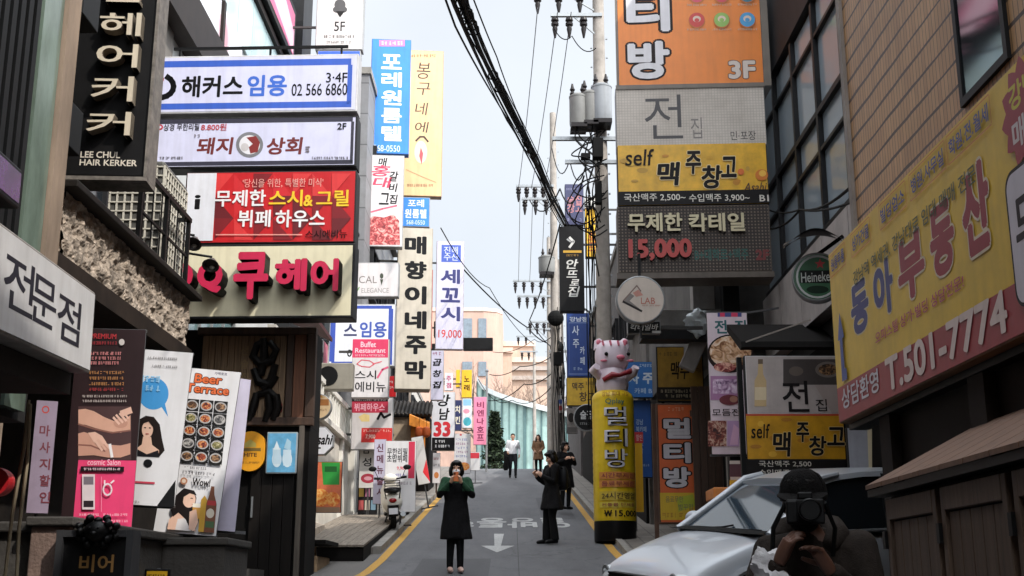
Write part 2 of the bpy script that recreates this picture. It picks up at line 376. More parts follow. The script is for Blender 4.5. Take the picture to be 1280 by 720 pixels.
            B.poly([(lambda t: (t[0], y, t[1]))(s.loc(*pp)) for pp in pts])
        return B.build(name, ms, s.root)
    def micro(s, x0, y0, x1, y1, c, n=None, name='small_lettering'):
        """a row of print too small to read in the photograph: uneven little strokes"""
        B = MB(); y = s.lay(); h = y1 - y0; x = x0; rr = random.Random(int(x0 * 7 + y0 * 13))
        while x < x1 - .3 * h:
            w = h * rr.uniform(.55, .8)
            for k in range(3):
                if rr.random() < .75:
                    yy = y0 + h * (k / 3 + .05); a = s.loc(x, yy); b = s.loc(min(x + w * rr.uniform(.6, 1), x1), yy + h * .17)
                    B.poly([(a[0], y, b[1]), (b[0], y, b[1]), (b[0], y, a[1]), (a[0], y, a[1])])
            if rr.random() < .8:
                xx = x + w * rr.uniform(.1, .8); a = s.loc(xx, y0); b = s.loc(xx + h * .13, y1)
                B.poly([(a[0], y, b[1]), (b[0], y, b[1]), (b[0], y, a[1]), (a[0], y, a[1])])
            x += w + h * (.12 if rr.random() < .75 else .5)
        if B.v: return B.build(name, ink(c), s.root)
    def bracket(s, X, zs=(.2, .8), m=None, w=.05, back=None):
        """arms from the board to the wall at world X (for boards across the street)"""
        B = MB(); e = s.x1 if X > s.p0.x else s.x0
        ox = (s.o - s.p0).dot(s.u)
        lx = (X - s.o.x); ex = s.w / 2 if lx > 0 else -s.w / 2
        for z in zs: B.bar((ex * .98, -s.t / 2, z * s.h), (lx, -s.t / 2, z * s.h), w)
        return B.build('bracket', m or mat('bracket_steel', (62, 60, 58), rough=.6, metallic=.3), s.root)

def curve(pts, n=5):
    pts = [Vector(p) for p in pts]; P = []
    for i in range(len(pts) - 1):
        p = [pts[max(i - 1, 0)], pts[i], pts[i + 1], pts[min(i + 2, len(pts) - 1)]]
        for q in range(n):
            u = q / n; P.append(.5 * ((2 * p[1]) + (p[2] - p[0]) * u + (2 * p[0] - 5 * p[1] + 4 * p[2] - p[3]) * u * u + (3 * p[1] - p[0] - 3 * p[2] + p[3]) * u ** 3))
    return P + [pts[-1]]
# common surfaces
BLK, WHT = (22, 22, 24), (232, 232, 236)
M_white = mat('white_acrylic', (226, 226, 232), rough=.35, var=.07)
M_offwh = mat('offwhite_acrylic', (206, 200, 188), rough=.4, var=.08)
M_blackm = mat('black_metal', (26, 26, 27), rough=.5, var=.2)
M_dark = mat('dark_grey_metal', (52, 52, 54), rough=.5, var=.2)
M_grey = mat('grey_metal', (140, 141, 142), rough=.45, var=.12, metallic=.2)
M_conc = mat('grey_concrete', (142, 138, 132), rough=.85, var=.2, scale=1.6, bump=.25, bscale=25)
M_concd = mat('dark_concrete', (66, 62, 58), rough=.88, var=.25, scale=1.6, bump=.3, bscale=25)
M_wood = mat('dark_wood', (70, 48, 34), rough=.65, var=.3, scale=6, stretch=(3, 3, .25), bump=.15, bscale=30)
M_steel = mat('galvanised_steel', (150, 153, 155), rough=.4, var=.15, metallic=.6)
M_rubber = mat('black_rubber', (20, 20, 20), rough=.8)
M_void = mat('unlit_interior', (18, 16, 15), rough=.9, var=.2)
# ================================================================== GROUND, ROAD
def strip(x0, x1, y0, y1, dz, step=1.0, cross=1):
    B = MB(); n = max(1, int((y1 - y0) / step)); fx0 = x0 if callable(x0) else (lambda Y: x0); fx1 = x1 if callable(x1) else (lambda Y: x1)
    vs = []
    for i in range(n + 1):
        Y = y0 + (y1 - y0) * i / n
        for k in range(cross + 1): vs.append((fx0(Y) + (fx1(Y) - fx0(Y)) * k / cross, Y, gz(Y) + dz))
    w = cross + 1
    return B.add(vs, [(i * w + k, i * w + k + 1, (i + 1) * w + k + 1, (i + 1) * w + k) for i in range(n) for k in range(cross)])
def asphalt(name, base, patch, agg=90, speck=.35):
    m = bpy.data.materials.new(name); m.use_nodes = True; nt = m.node_tree; b = nt.nodes['Principled BSDF']
    g = nt.nodes.new('ShaderNodeNewGeometry')
    n1 = nt.nodes.new('ShaderNodeTexNoise'); n1.inputs['Scale'].default_value = .55; n1.inputs['Detail'].default_value = 8; n1.inputs['Roughness'].default_value = .7
    n2 = nt.nodes.new('ShaderNodeTexNoise'); n2.inputs['Scale'].default_value = agg; n2.inputs['Detail'].default_value = 3
    mp = nt.nodes.new('ShaderNodeMapping'); mp.inputs['Scale'].default_value = (1.6, .35, 1)
    nt.links.new(g.outputs['Position'], mp.inputs[0]); nt.links.new(mp.outputs[0], n1.inputs['Vector']); nt.links.new(g.outputs['Position'], n2.inputs['Vector'])
    r = nt.nodes.new('ShaderNodeValToRGB'); r.color_ramp.elements[0].position = .3; r.color_ramp.elements[0].color = (*lin(patch), 1)
    r.color_ramp.elements[1].position = .68; r.color_ramp.elements[1].color = (*lin(base), 1)
    r2 = nt.nodes.new('ShaderNodeValToRGB'); r2.color_ramp.elements[0].position = .35; r2.color_ramp.elements[0].color = (1 - speck,) * 3 + (1,); r2.color_ramp.elements[1].position = .7
    r2.color_ramp.elements[1].color = (1, 1, 1, 1)
    mm = nt.nodes.new('ShaderNodeMix'); mm.data_type = 'RGBA'; mm.blend_type = 'MULTIPLY'; mm.inputs[0].default_value = 1
    nt.links.new(n1.outputs['Fac'], r.inputs[0]); nt.links.new(n2.outputs['Fac'], r2.inputs[0])
    nt.links.new(r.outputs[0], mm.inputs[6]); nt.links.new(r2.outputs[0], mm.inputs[7]); nt.links.new(mm.outputs[2], b.inputs['Base Color'])
    if name == 'worn_asphalt':                       # hairline cracks here and there
        vo = nt.nodes.new('ShaderNodeTexVoronoi'); vo.feature = 'DISTANCE_TO_EDGE'; vo.inputs['Scale'].default_value = .45
        n4 = nt.nodes.new('ShaderNodeTexNoise'); n4.inputs['Scale'].default_value = 2.5; n4.inputs['Detail'].default_value = 5; nt.links.new(g.outputs['Position'], n4.inputs['Vector'])
        va = nt.nodes.new('ShaderNodeVectorMath'); va.operation = 'MULTIPLY_ADD'; va.inputs[1].default_value = (.5, .5, .5); nt.links.new(n4.outputs['Color'], va.inputs[0]); nt.links.new(g.outputs['Position'], va.inputs[2]); nt.links.new(va.outputs[0], vo.inputs['Vector'])
        r4 = nt.nodes.new('ShaderNodeValToRGB'); r4.color_ramp.elements[0].position = .0; r4.color_ramp.elements[0].color = (.62, .62, .62, 1); r4.color_ramp.elements[1].position = .012; r4.color_ramp.elements[1].color = (1, 1, 1, 1)
        nt.links.new(vo.outputs['Distance'], r4.inputs[0]); m4 = nt.nodes.new('ShaderNodeMix'); m4.data_type = 'RGBA'; m4.blend_type = 'MULTIPLY'; m4.inputs[0].default_value = .8
        nt.links.new(mm.outputs[2], m4.inputs[6]); nt.links.new(r4.outputs[0], m4.inputs[7]); nt.links.new(m4.outputs[2], b.inputs['Base Color'])
    bp = nt.nodes.new('ShaderNodeBump'); bp.inputs['Strength'].default_value = .35; bp.inputs['Distance'].default_value = .01
    nt.links.new(n2.outputs['Fac'], bp.inputs['Height']); nt.links.new(bp.outputs[0], b.inputs['Normal'])
    b.inputs['Roughness'].default_value = .85
    return m
M_asph = asphalt('worn_asphalt', (112, 112, 115), (84, 84, 87))
M_ground = asphalt('dusty_concrete_ground', (118, 114, 110), (92, 90, 87), 60, .25)
M_pave = brickmat('paving_blocks', (134, 128, 121), (118, 112, 106), (84, 80, 76), .3, .3, .012, axis='Z', offset=.5, bump=.2)
M_yellow = asphalt('yellow_road_paint', (214, 164, 70), (176, 136, 66), 40, .3)
M_wpaint = asphalt('worn_white_paint', (205, 205, 203), (150, 150, 150), 40, .35)
B = MB(); ys = sorted(set([-60, -40] + list(range(-30, 90, 2)) + [90, 100, 120, 200, 400, 800, 1500])); xs = [-400, -60, -20, -8, -2.3, 2, 8, 20, 60, 400]
B.add([(x, y, gz(y) - .012) for y in ys for x in xs], [(j * len(xs) + i, j * len(xs) + i + 1, (j + 1) * len(xs) + i + 1, (j + 1) * len(xs) + i) for j in range(len(ys) - 1) for i in range(len(xs) - 1)])
structure(B.build('ground', M_ground, smooth=True))
structure(strip(-2.3, 1.98, -25, 84, 0, .5).build('road', M_asph, smooth=True))
yl = lambda Y: -2.24 - max(0, (20.5 - Y)) * .02 - max(0, 18.8 - Y) ** 2 * .06; yr = lambda Y: 1.72 + max(0, 22 - Y) * .02
structure(strip(lambda Y: max(yl(Y), -4), lambda Y: max(yl(Y) + .15, -3.85), 14.5, 62, .005, .5).build('yellow_line', M_yellow))
structure(strip(yr, lambda Y: yr(Y) + .15, 9, 62, .005, .5).build('yellow_line', M_yellow))
structure(strip(.1, .112, 3, 27, .0035, .5).build('road_seam', mat('tar_seam', (60, 60, 62), rough=.9)))
M_patch = asphalt('road_patch_asphalt', (88, 88, 91), (76, 76, 79), 80, .3)
structure(strip(-1.5, -.35, 14, 20.6, .003, .5).build('road_patch', M_patch)); structure(strip(.7, 1.5, 28.5, 36, .003, .5).build('road_patch', M_patch))
# painted arrow pointing at the viewer and the painted word above it, read by traffic coming down
def on_road(pts, name, m):
    B = MB()
    for poly in pts: B.poly([(x, y, gz(y) + .006) for x, y in poly])
    return structure(B.build(name, m))
a0 = at(622, 688, 22.5).x
YA, YB = 21.55, 24.95
on_road([[(a0 - .06, YA + 1.1), (a0 + .06, YA + 1.1), (a0 + .10, YB), (a0 - .10, YB)], [(a0, YA), (a0 + .31, YA + 1.1), (a0 - .31, YA + 1.1)]], 'road_arrow', M_wpaint)
vs, fs = glyphs('일방통행', .028, 0, 0)
xs_ = [v[0] for v in vs]; ys_ = [v[1] for v in vs]; ax, bx, ay, by = min(xs_), max(xs_), min(ys_), max(ys_)
B = MB(); B.add([((1.28 - (v[0] - ax) / (bx - ax) * 2.75), 26.2 + (by - v[1]) / (by - ay) * 2.6, gz(26.2 + (by - v[1]) / (by - ay) * 2.6) + .008 + v[2] * .06) for v in vs], fs)
structure(B.build('road_lettering', M_wpaint))
# pavements: a kerb of real height on both sides
def pavement(name, x0, x1, y0, y1, h, m):
    B = MB(); n = int((y1 - y0) / 1); r = []
    for i in range(n + 1):
        Y = y0 + (y1 - y0) * i / n; z = gz(Y); r.append([(x0, Y, z - .3), (x1, Y, z - .3), (x1, Y, z + h), (x0, Y, z + h)])
    return structure(B.loft(r).build(name, m))
pavement('pavement_left', -9, -2.42, 21.4, 62, .11, M_pave)
pavement('kerb_left', -2.417, -2.28, 21.4, 62, .125, M_conc)
pavement('pavement_right', 2.05, 6.5, 20.2, 62, .1, M_pave)
pavement('kerb_right', 1.93, 2.047, 20.2, 62, .115, M_conc)

# ================================================================== BUILDINGS
def bldg(name, label, loc, group=None): return thing(name, label, 'building', loc, 0, group)
def part(name, m, root, fn, bevel=0, smooth=False, label=None):
    """geometry given in world coordinates, stored relative to the thing's base"""
    B = MB(); fn(B); B.xf(Matrix.Translation(-Vector(root.location)))
    return B.build(name, m, root, bevel=bevel, smooth=smooth, label=label)
def sub(name, m, parent, root, fn, bevel=0):
    B = MB(); fn(B); B.xf(Matrix.Translation(-Vector(root.location)))
    return B.build(name, m, parent, bevel=bevel)
def window(root, axis, c, w, h, wallpos, facing, glass, frame, nx=2, nz=1, depth=.1, sill=True):
    """a framed window set on a wall; axis 'X': wall normal is X (c = (Y,Z) of the centre), axis 'Y': c = (X,Z)"""
    a, z = c; f = facing
    def P(B, u0, u1, d0, d1, z0, z1):
        if axis == 'X': B.box(wallpos + f * d0, wallpos + f * d1, u0, u1, z0, z1)
        else: B.box(u0, u1, wallpos + f * d0, wallpos + f * d1, z0, z1)
    t = .06
    def fr(B):
        P(B, a - w / 2, a + w / 2, -.02, depth, z + h / 2 - t, z + h / 2); P(B, a - w / 2, a + w / 2, -.02, depth, z - h / 2, z - h / 2 + t)
        P(B, a - w / 2, a - w / 2 + t, -.02, depth - .003, z - h / 2 + t, z + h / 2 - t); P(B, a + w / 2 - t, a + w / 2, -.02, depth - .003, z - h / 2 + t, z + h / 2 - t)
        for i in range(1, nx): P(B, a - w / 2 + w * i / nx - .02, a - w / 2 + w * i / nx + .02, 0, depth - .02, z - h / 2 + t, z + h / 2 - t)
        for j in range(1, nz): P(B, a - w / 2 + t, a + w / 2 - t, 0, depth - .024, z - h / 2 + h * j / nz - .02, z - h / 2 + h * j / nz + .02)
        if sill: P(B, a - w / 2 - .06, a + w / 2 + .06, -.02, depth + .06, z - h / 2 - .06, z - h / 2 - .003)
    wf = part('window', frame, root, fr)
    sub('pane', glass, wf, root, lambda B: P(B, a - w / 2 + t, a + w / 2 - t, .004, .03, z - h / 2 + t, z + h / 2 - t))
    return wf
G_dark = glassmat('dark_window_glass', (34, 40, 46)); G_pale = glassmat('pale_window_glass', (150, 170, 176), rough=.08)
G_blue = glassmat('blue_green_glass', (96, 128, 130), rough=.08)

# --- near left shop: black ribbed cladding, a greenish glass strip, a beige pier, dark shop front
nl = bldg('shop_building', 'dark shop with black ribbed cladding behind the white fascia sign at the left edge', (-4.2, 3.0, gz(3)))
part('wall', mat('charcoal_render', (48, 46, 45), rough=.8, var=.25), nl, lambda B: B.box(-9, -3.5, -6, 8.6, 1.15, 14))
part('wall', mat('charcoal_render', (48, 46, 45)), nl, lambda B: B.box(-9, -4.3, -6, 8.6, -3, 1.147))
def ribs(B):
    y = -2
    while y < 7.94: B.box(-3.5, -3.41, y, y + .07, 1.16, 9.45); y += .125
    B.box(-3.52, -3.46, -2, 8.03, 1.155, 9.46)
part('cladding', M_blackm, nl, ribs)
part('glass_strip', mat('greenish_glass', (112, 128, 116), rough=.15, var=.35, scale=2.5, stretch=(1, 1, .35)), nl, lambda B: B.box(-3.5, -3.43, 8.05, 8.40, 1.2, 9.45))
part('pier', mat('stained_beige_render', (146, 126, 108), rough=.8, var=.3, scale=3, stretch=(1, 1, .3)), nl, lambda B: B.box(-3.6, -3.4, 8.42, 8.66, 2.3, 9.45))
part('shop_front', mat('dark_shop_glass', (24, 22, 23), rough=.2, var=.3), nl, lambda B: B.box(-4.28, -4.22, 2, 8.6, -1.0, 1.1))
part('mullion', M_blackm, nl, lambda B: [B.box(-4.2, -4.13, y, y + .07, -1.0, 1.1) for y in (3.6, 5.2, 6.8, 8.3)])

# --- beer terrace building: walled terrace below, stone parapet above, glazed upper floors
bt = bldg('terrace_building', 'building with rough stone parapet and raised beer terrace at left', (-5.5, 13.0, gz(13)))
part('wall', mat('dirty_grey_render', (120, 114, 108), rough=.85, var=.3, scale=1.5), bt, lambda B: B.box(-10, -5.5, 8.7, 17.95, 3.3, 14.5))
part('wall', mat('sooty_brick', (46, 40, 36), rough=.9, var=.35), bt, lambda B: [B.box(-10, -4.9, 8.7, 17.6, -2, 3.28)])
def slab(B): B.box(-4.88, -3.72, 9.45, 13.7, 2.5, 2.68)
part('balcony_slab', mat('rusty_soffit', (58, 46, 38), rough=.8, var=.35), bt, slab)
# rough stone parapet
def stones(B):
    ny, nzr = 150, 26; y0, y1, z0, z1 = 9.6, 13.55, 2.68, 3.24
    def P(i, j, face):
        y = y0 + (y1 - y0) * i / ny; z = z0 + (z1 - z0) * j / nzr
        n = noise.fractal(Vector((y * 7, z * 8, 3)), .7, 2.1, 6); n2 = noise.cell_vector(Vector((y * 9, z * 11, 9))).x
        return (-3.76 + .028 * n + .022 * n2, y, z)
    vs = [P(i, j, 0) for i in range(ny + 1) for j in range(nzr + 1)]; w = nzr + 1
    B.add(vs, [(i * w + j, (i + 1) * w + j, (i + 1) * w + j + 1, i * w + j + 1) for i in range(ny) for j in range(nzr)])
    nx = 34
    def Q(i, j):
        x = -4.75 + .99 * i / nx; z = z0 + (z1 - z0) * j / nzr
        n = noise.fractal(Vector((x * 7, z * 8, 7)), .7, 2.1, 6); n2 = noise.cell_vector(Vector((x * 9, z * 11, 2))).x
        return (x, 9.6 - .05 * n - .022 * n2, z)
    vs = [Q(i, j) for i in range(nx + 1) for j in range(nzr + 1)]
    B.add(vs, [(i * w + j, (i + 1) * w + j, (i + 1) * w + j + 1, i * w + j + 1) for i in range(nx) for j in range(nzr)])
    B.box(-4.8, -3.9, 9.75, 13.5, 2.69, 3.2)
def stonemat():
    m = mat('rough_pale_stone', (172, 156, 140), rough=.9, var=.5, scale=7, bump=1.0, bscale=18)
    return m
part('parapet', stonemat(), bt, stones)
part('coping', mat('weathered_black_coping', (44, 38, 34), rough=.6, var=.4), bt, lambda B: B.box(-4.82, -3.62, 9.5, 13.65, 3.245, 3.31), bevel=.01)
def rail(B):
    for y in (11.7, 12.6, 13.5): B.bar((-3.8, y, 3.3), (-3.8, y, 4.2), .045)
    B.bar((-3.8, 11.7, 4.2), (-3.8, 13.55, 4.2), .05); B.bar((-3.8, 11.7, 3.75), (-3.8, 13.55, 3.75), .025)
    B.bar((-3.8, 13.5, 4.2), (-4.6, 13.5, 4.2), .045); B.bar((-3.8, 11.7, 4.2), (-4.5, 11.7, 5.4), .05)
    y = 11.8
    while y < 13.5: B.bar((-3.8, y, 3.3), (-3.8, y, 4.19), .014); y += .31
part('railing', M_blackm, bt, rail)
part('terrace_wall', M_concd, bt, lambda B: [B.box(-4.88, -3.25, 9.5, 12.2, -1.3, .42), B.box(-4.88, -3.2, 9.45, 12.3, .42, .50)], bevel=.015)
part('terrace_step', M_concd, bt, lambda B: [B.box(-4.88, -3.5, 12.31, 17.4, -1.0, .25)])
part('downpipe', mat('grimy_pipe', (150, 132, 116), rough=.6, var=.3), bt, lambda B: [B.tube([(-3.9, 9.5, 5.5), (-3.9, 9.5, 2.9), (-4.1, 9.55, 2.5), (-4.1, 9.55, .5)], .04, 8), B.tube([(-4.0, 9.42, 3.2), (-3.95, 9.4, 3.1), (-3.92, 9.4, 2.5), (-3.92, 9.4, 2.2)], .03, 8)])
part('duct_box', M_blackm, bt, lambda B: [B.box(-4.1, -3.74, 9.45, 9.8, 3.62, 4.02)], bevel=.01)
part('duct_box', M_blackm, bt, lambda B: [B.box(-4.1, -3.68, 9.4, 9.8, 4.78, 5.4)], bevel=.01)
def bt_windows():
    for (y, z, w) in ((11.2, 5.3, 2.4), (14.2, 5.3, 2.2)):
        window(bt, 'X', (y, z), w, 1.9, -5.5, 1, G_dark, M_dark, 3, 2)
    window(bt, 'X', (12.4, 9), 4.5, 2, -5.5, 1, G_dark, M_dark, 5, 2)
bt_windows()

# --- pub front in wood facing the camera
pub = bldg('wooden_pub_front', 'dark timber pub front with carved calligraphy panel above a black doorway', (-3.9, 17.7, gz(17.7)))
zg = gz(17.7) + .02
pl, pr = at(240, 600, 17.7).x, at(386, 600, 17.7).x
ztop, zmid, zdoor = at(300, 411, 17.7).z, at(300, 532, 17.7).z, at(300, 600, 17.7).z
planks = mat('weathered_timber_panel', (150, 122, 94), rough=.7, var=.35, scale=5, stretch=(6, 6, .3), bump=.3, bscale=20)
part('wall', mat('black_stained_timber', (24, 20, 18), rough=.8, var=.3), pub, lambda B: [B.box(-5.2, pr - .02, 17.78, 18.6, zmid, ztop), B.box(-5.2, pl + .66, 17.78, 18.6, zg, zmid - .003), B.box(pr - .16, pr - .02, 17.72, 18.6, zg, zmid - .003)])
def pan(B):
    n = 13; x0, x1 = pl + .02, pr - .42
    for i in range(n): B.box(x0 + (x1 - x0) * i / n + .004, x0 + (x1 - x0) * (i + 1) / n - .004, 17.735, 17.79, zmid + .13, ztop - .1)
part('timber_panel', planks, pub, pan)
part('timber_frame', M_wood, pub, lambda B: [B.box(pl - .05, pr + .03, 17.66, 17.8, zmid, zmid + .12), B.box(pl - .05, pr + .03, 17.66, 17.8, ztop - .09, ztop + .02),
     B.box(pr - .40, pr - .3, 17.68, 17.8, zmid + .121, ztop - .091), B.box(pr - .1, pr + .03, 17.66, 17.8, zmid + .121, ztop - .091)], bevel=.01)
part('timber_strip', mat('reddish_timber', (128, 82, 58), rough=.7, var=.35, scale=5, stretch=(6, 6, .3)), pub, lambda B: B.box(pr - .29, pr - .12, 17.7, 17.8, zmid + .122, ztop - .092))
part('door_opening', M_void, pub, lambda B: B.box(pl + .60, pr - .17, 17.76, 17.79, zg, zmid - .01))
dn = part('door', mat('dark_door_boards', (30, 25, 22), rough=.55, var=.3, stretch=(6, 6, .3)), pub, lambda B: [B.box(pl + .86 + i * .16, pl + 1.012 + i * .16, 17.71, 17.75, zg + .02, zmid - .38) for i in range(4)])
sub('handle', M_steel, dn, pub, lambda B: B.bar((pl + .9, 17.68, zg + .85), (pl + .9, 17.68, zg + 1.15), .025))
part('jamb', mat('greyed_timber', (92, 84, 76), rough=.8, var=.3, stretch=(5, 5, .3)), pub, lambda B: [B.box(pr - .165, pr - .09, 17.66, 17.715, zg, zmid - .004)])

# --- white stair building behind it
wb = bldg('white_stair_building', 'white two level shop with balustraded terrace behind the timber pub', (-6, 23.5, gz(23.5)))
M_whitew = mat('white_render', (212, 206, 196), rough=.8, var=.16, scale=1.4)
part('wall', M_whitew, wb, lambda B: [B.box(-9, -3.86, 22.9, 28.9, -.5, 3.25), B.box(-9, -3.86, 18.62, 22.9, 2.6, 3.25), B.box(-9, -4.6, 18.62, 22.9, -.5, 2.6), B.box(-9, -3.86, 18.62, 20.1, -.5, 2.6)])
part('corner_column', mat('bright_white_paint', (228, 224, 216), rough=.6, var=.1), wb, lambda B: [B.box(-3.98, -3.72, 28.5, 28.95, gz(28) - .3, 3.9), B.box(-3.98, -3.78, 26.9, 27.15, gz(27) - .2, 3.24)], bevel=.01)
def bal(B):
    B.box(-3.92, -3.74, 18.7, 28.95, 3.25, 3.36); B.box(-3.9, -3.76, 18.7, 28.95, 3.98, 4.08)
    y = 18.8
    while y < 28.9: B.box(-3.87, -3.79, y, y + .09, 3.36, 3.98); y += .34
part('balustrade', mat('bright_white_paint', (228, 224, 216)), wb, bal)
part('upper_wall', mat('pale_upper_cladding', (196, 196, 194), rough=.5, var=.12, scale=1), wb, lambda B: B.box(-10, -5.56, 18.0, 28.9, 3.27, 16.5))
def upper(B):
    y = 18.2
    while y < 28.5: B.box(-5.56, -5.5, y, y + 1.25, 10.75, 12.15); y += 1.3
part('glazing', mat('pale_sky_glass', (190, 212, 214), rough=.12, var=.12, scale=.8), wb, upper)
part('floor_band', mat('dark_brown_band', (52, 42, 38), rough=.55, var=.2), wb, lambda B: [B.box(-5.56, -5.25, 13.5, 27.0, 8.75, 9.6)])
part('floor_band', mat('dark_brown_band', (52, 42, 38)), wb, lambda B: [B.box(-5.56, -5.42, 18.0, 28.6, 12.16, 12.3)])
part('pillar', M_dark, wb, lambda B: [B.box(-5.56, -5.2, 27.4, 28.6, 3.3, 16.4)])
part('pillar', mat('dark_brown_band', (52, 42, 38)), wb, lambda B: [B.box(-5.56, -5.4, 20.6, 20.75, 9.61, 10.74)])
window(wb, 'X', (21.5, 4.3), 3.4, 1.7, -5.56, 1, G_blue, M_grey, 4, 1)
window(wb, 'X', (26, 4.3), 3.4, 1.7, -5.56, 1, G_blue, M_grey, 4, 1)
part('awning', mat('dark_red_awning', (74, 30, 28), rough=.7, var=.2), wb, lambda B: B.prism([(-4.6, 20.4, 5.35), (-4.6, 20.4, 5.25), (-3.6, 20.4, 4.78), (-3.6, 20.4, 4.86)], (0, 3.2, 0)))
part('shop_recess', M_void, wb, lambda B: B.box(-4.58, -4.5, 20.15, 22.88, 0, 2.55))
part('plinth', mat('pale_stone_plinth', (186, 170, 152), rough=.85, var=.25, scale=4, bump=.3), wb, lambda B: [B.hexa([(-3.86, 19.2, -.2), (-3.3, 19.2, -.2), (-3.45, 23.5, .6), (-3.86, 23.5, .6), (-3.86, 19.2, .86), (-3.42, 19.2, .80), (-3.6, 23.5, 1.18), (-3.86, 23.5, 1.25)])])

# --- unseen street blocks added behind the viewer to shut out low sky light
for nm, lab, xa_, xb_, y0_, y1_, zt_, cc in (('unseen_left_block', 'plain brown unseen block added on the left behind the viewer', -16, -3.6, -30, -6.2, 11, (110, 92, 80)), ('unseen_right_block', 'plain grey unseen block added on the right behind the viewer', 2.9, 16, -30, -6.2, 10.5, (104, 100, 96)), ('unseen_end_block', 'wide dim unseen block added, closing the street far behind the viewer', -20, 20, -44, -34, 6, (120, 112, 104))):
    b_ = bldg(nm, lab, ((xa_ + xb_) / 2, (y0_ + y1_) / 2, gz(max(y0_, -58))))
    part('wall', mat(nm + '_render', cc, rough=.85, var=.25), b_, lambda B: B.box(xa_, xb_, y0_, y1_, -9, zt_)); part('parapet', M_conc, b_, lambda B: B.box(xa_ - .1, xb_ + .1, y0_ - .1, y1_ + .1, zt_ + .003, zt_ + .3))
# --- more buildings up the left side
def simple(name, label, x0, x1, y0, y1, ztop, m, wins, group=None, side=1, roofm=None, front=(), z0=None):
    b = bldg(name, label, ((x0 + x1) / 2, (y0 + y1) / 2, gz((y0 + y1) / 2)), group)
    zb = min(gz(y0), gz(y1)) - 1.5
    part('wall', m, b, lambda B: B.box(x0, x1, y0, y1, zb, ztop))
    part('parapet', roofm or M_conc, b, lambda B: [B.box(x0 - .05, x1 + .05, y0 - .05, y1 + .05, ztop, ztop + .18)])
    wp = x1 if side > 0 else x0
    for (y, z, w, h) in wins: window(b, 'X', (y, z), w, h, wp, side, G_dark, M_dark, 2)
    for (x, z, w, h) in front: window(b, 'Y', (x, z), w, h, y0, -1, G_dark, M_dark, 2)
    return b
gd = simple('grey_block', 'tall grey panelled block behind the stack of signs at left', -12, -3.72, 29, 36.4, 13.0, brickmat('grey_panels', (134, 134, 136), (124, 124, 127), (92, 92, 94), 1.4, .85, .02, axis='Y', bump=.2),
            [(31 + 2.2 * i, 5.2 + 2.8 * j, 1.5, 1.4) for i in range(3) for j in range(3)], front=[(-4.3, 6.4, .8, 1.1), (-4.3, 9.2, .8, 1.1)])
part('shop_front', mat('dark_shop_glass', (24, 22, 23)), gd, lambda B: B.box(-3.72, -3.66, 29.3, 36.2, gz(31) - .2, gz(33) + 2.5))
# low tiled tavern
tv = bldg('tiled_tavern', 'small tavern with curved dark roof tiles and an orange panel under the vertical sign', (-3.4, 37.5, gz(37.5)))
xa, xb = at(486, 515, 37).x, at(540, 515, 37).x
ze = at(520, 517, 37).z
def tiles(B):
    n = 11
    for i in range(n):
        x = xa + (xb - xa) * (i + .5) / n; w = (xb - xa) / n
        B.tube([(x, 36.6, ze - .1), (x, 37.6, ze + .45)], w * .42, 8)
    B.hexa([(xa, 36.65, ze - .16), (xb, 36.65, ze - .16), (xb, 37.7, ze + .4), (xa, 37.7, ze + .4), (xa, 36.65, ze - .1), (xb, 36.65, ze - .1), (xb, 37.7, ze + .46), (xa, 37.7, ze + .46)])
part('roof', mat('dark_roof_tile', (58, 54, 52), rough=.7, var=.3), tv, tiles, smooth=True)
part('wall', mat('sandy_render', (176, 156, 132), rough=.85, var=.25), tv, lambda B: B.box(-4.6, xa + .85, 36.75, 40, gz(37) - .5, ze - .02))
part('panel', mat('orange_board', (222, 138, 42), rough=.6, var=.15), tv, lambda B: [B.box(xa + .72, xa + 1.16, 36.68, 36.74, ze - 1.55, ze - .2), B.hexa([(xa + .7, 36.3, ze - .45), (xa + 1.3, 36.3, ze - .62), (xa + 1.3, 36.7, ze - .5), (xa + .7, 36.7, ze - .3), (xa + .7, 36.3, ze - .12), (xa + 1.3, 36.3, ze - .4), (xa + 1.3, 36.7, ze - .3), (xa + .7, 36.7, ze - .05)])])
part('side_wall', mat('black_stained_timber', (24, 20, 18)), tv, lambda B: B.box(xa + .86, xb - .1, 37.3, 40, gz(37) - .5, ze))
le = simple('brick_row_building', 'narrow beige building beyond the tiled tavern', -12, -4.0, 36.6, 47, 8.4, mat('beige_render', (168, 150, 132), rough=.85, var=.25), [(39 + 2.6 * i, 6.6, 1.6, 1.2) for i in range(3)])
lf = simple('white_row_building', 'white shop building near the top of the slope', -12, -4.3, 47.2, 60, 8.6, mat('chalky_render', (196, 190, 182), rough=.85, var=.2), [(49 + 2.6 * i, 7.4, 1.6, 1.2) for i in range(4)])

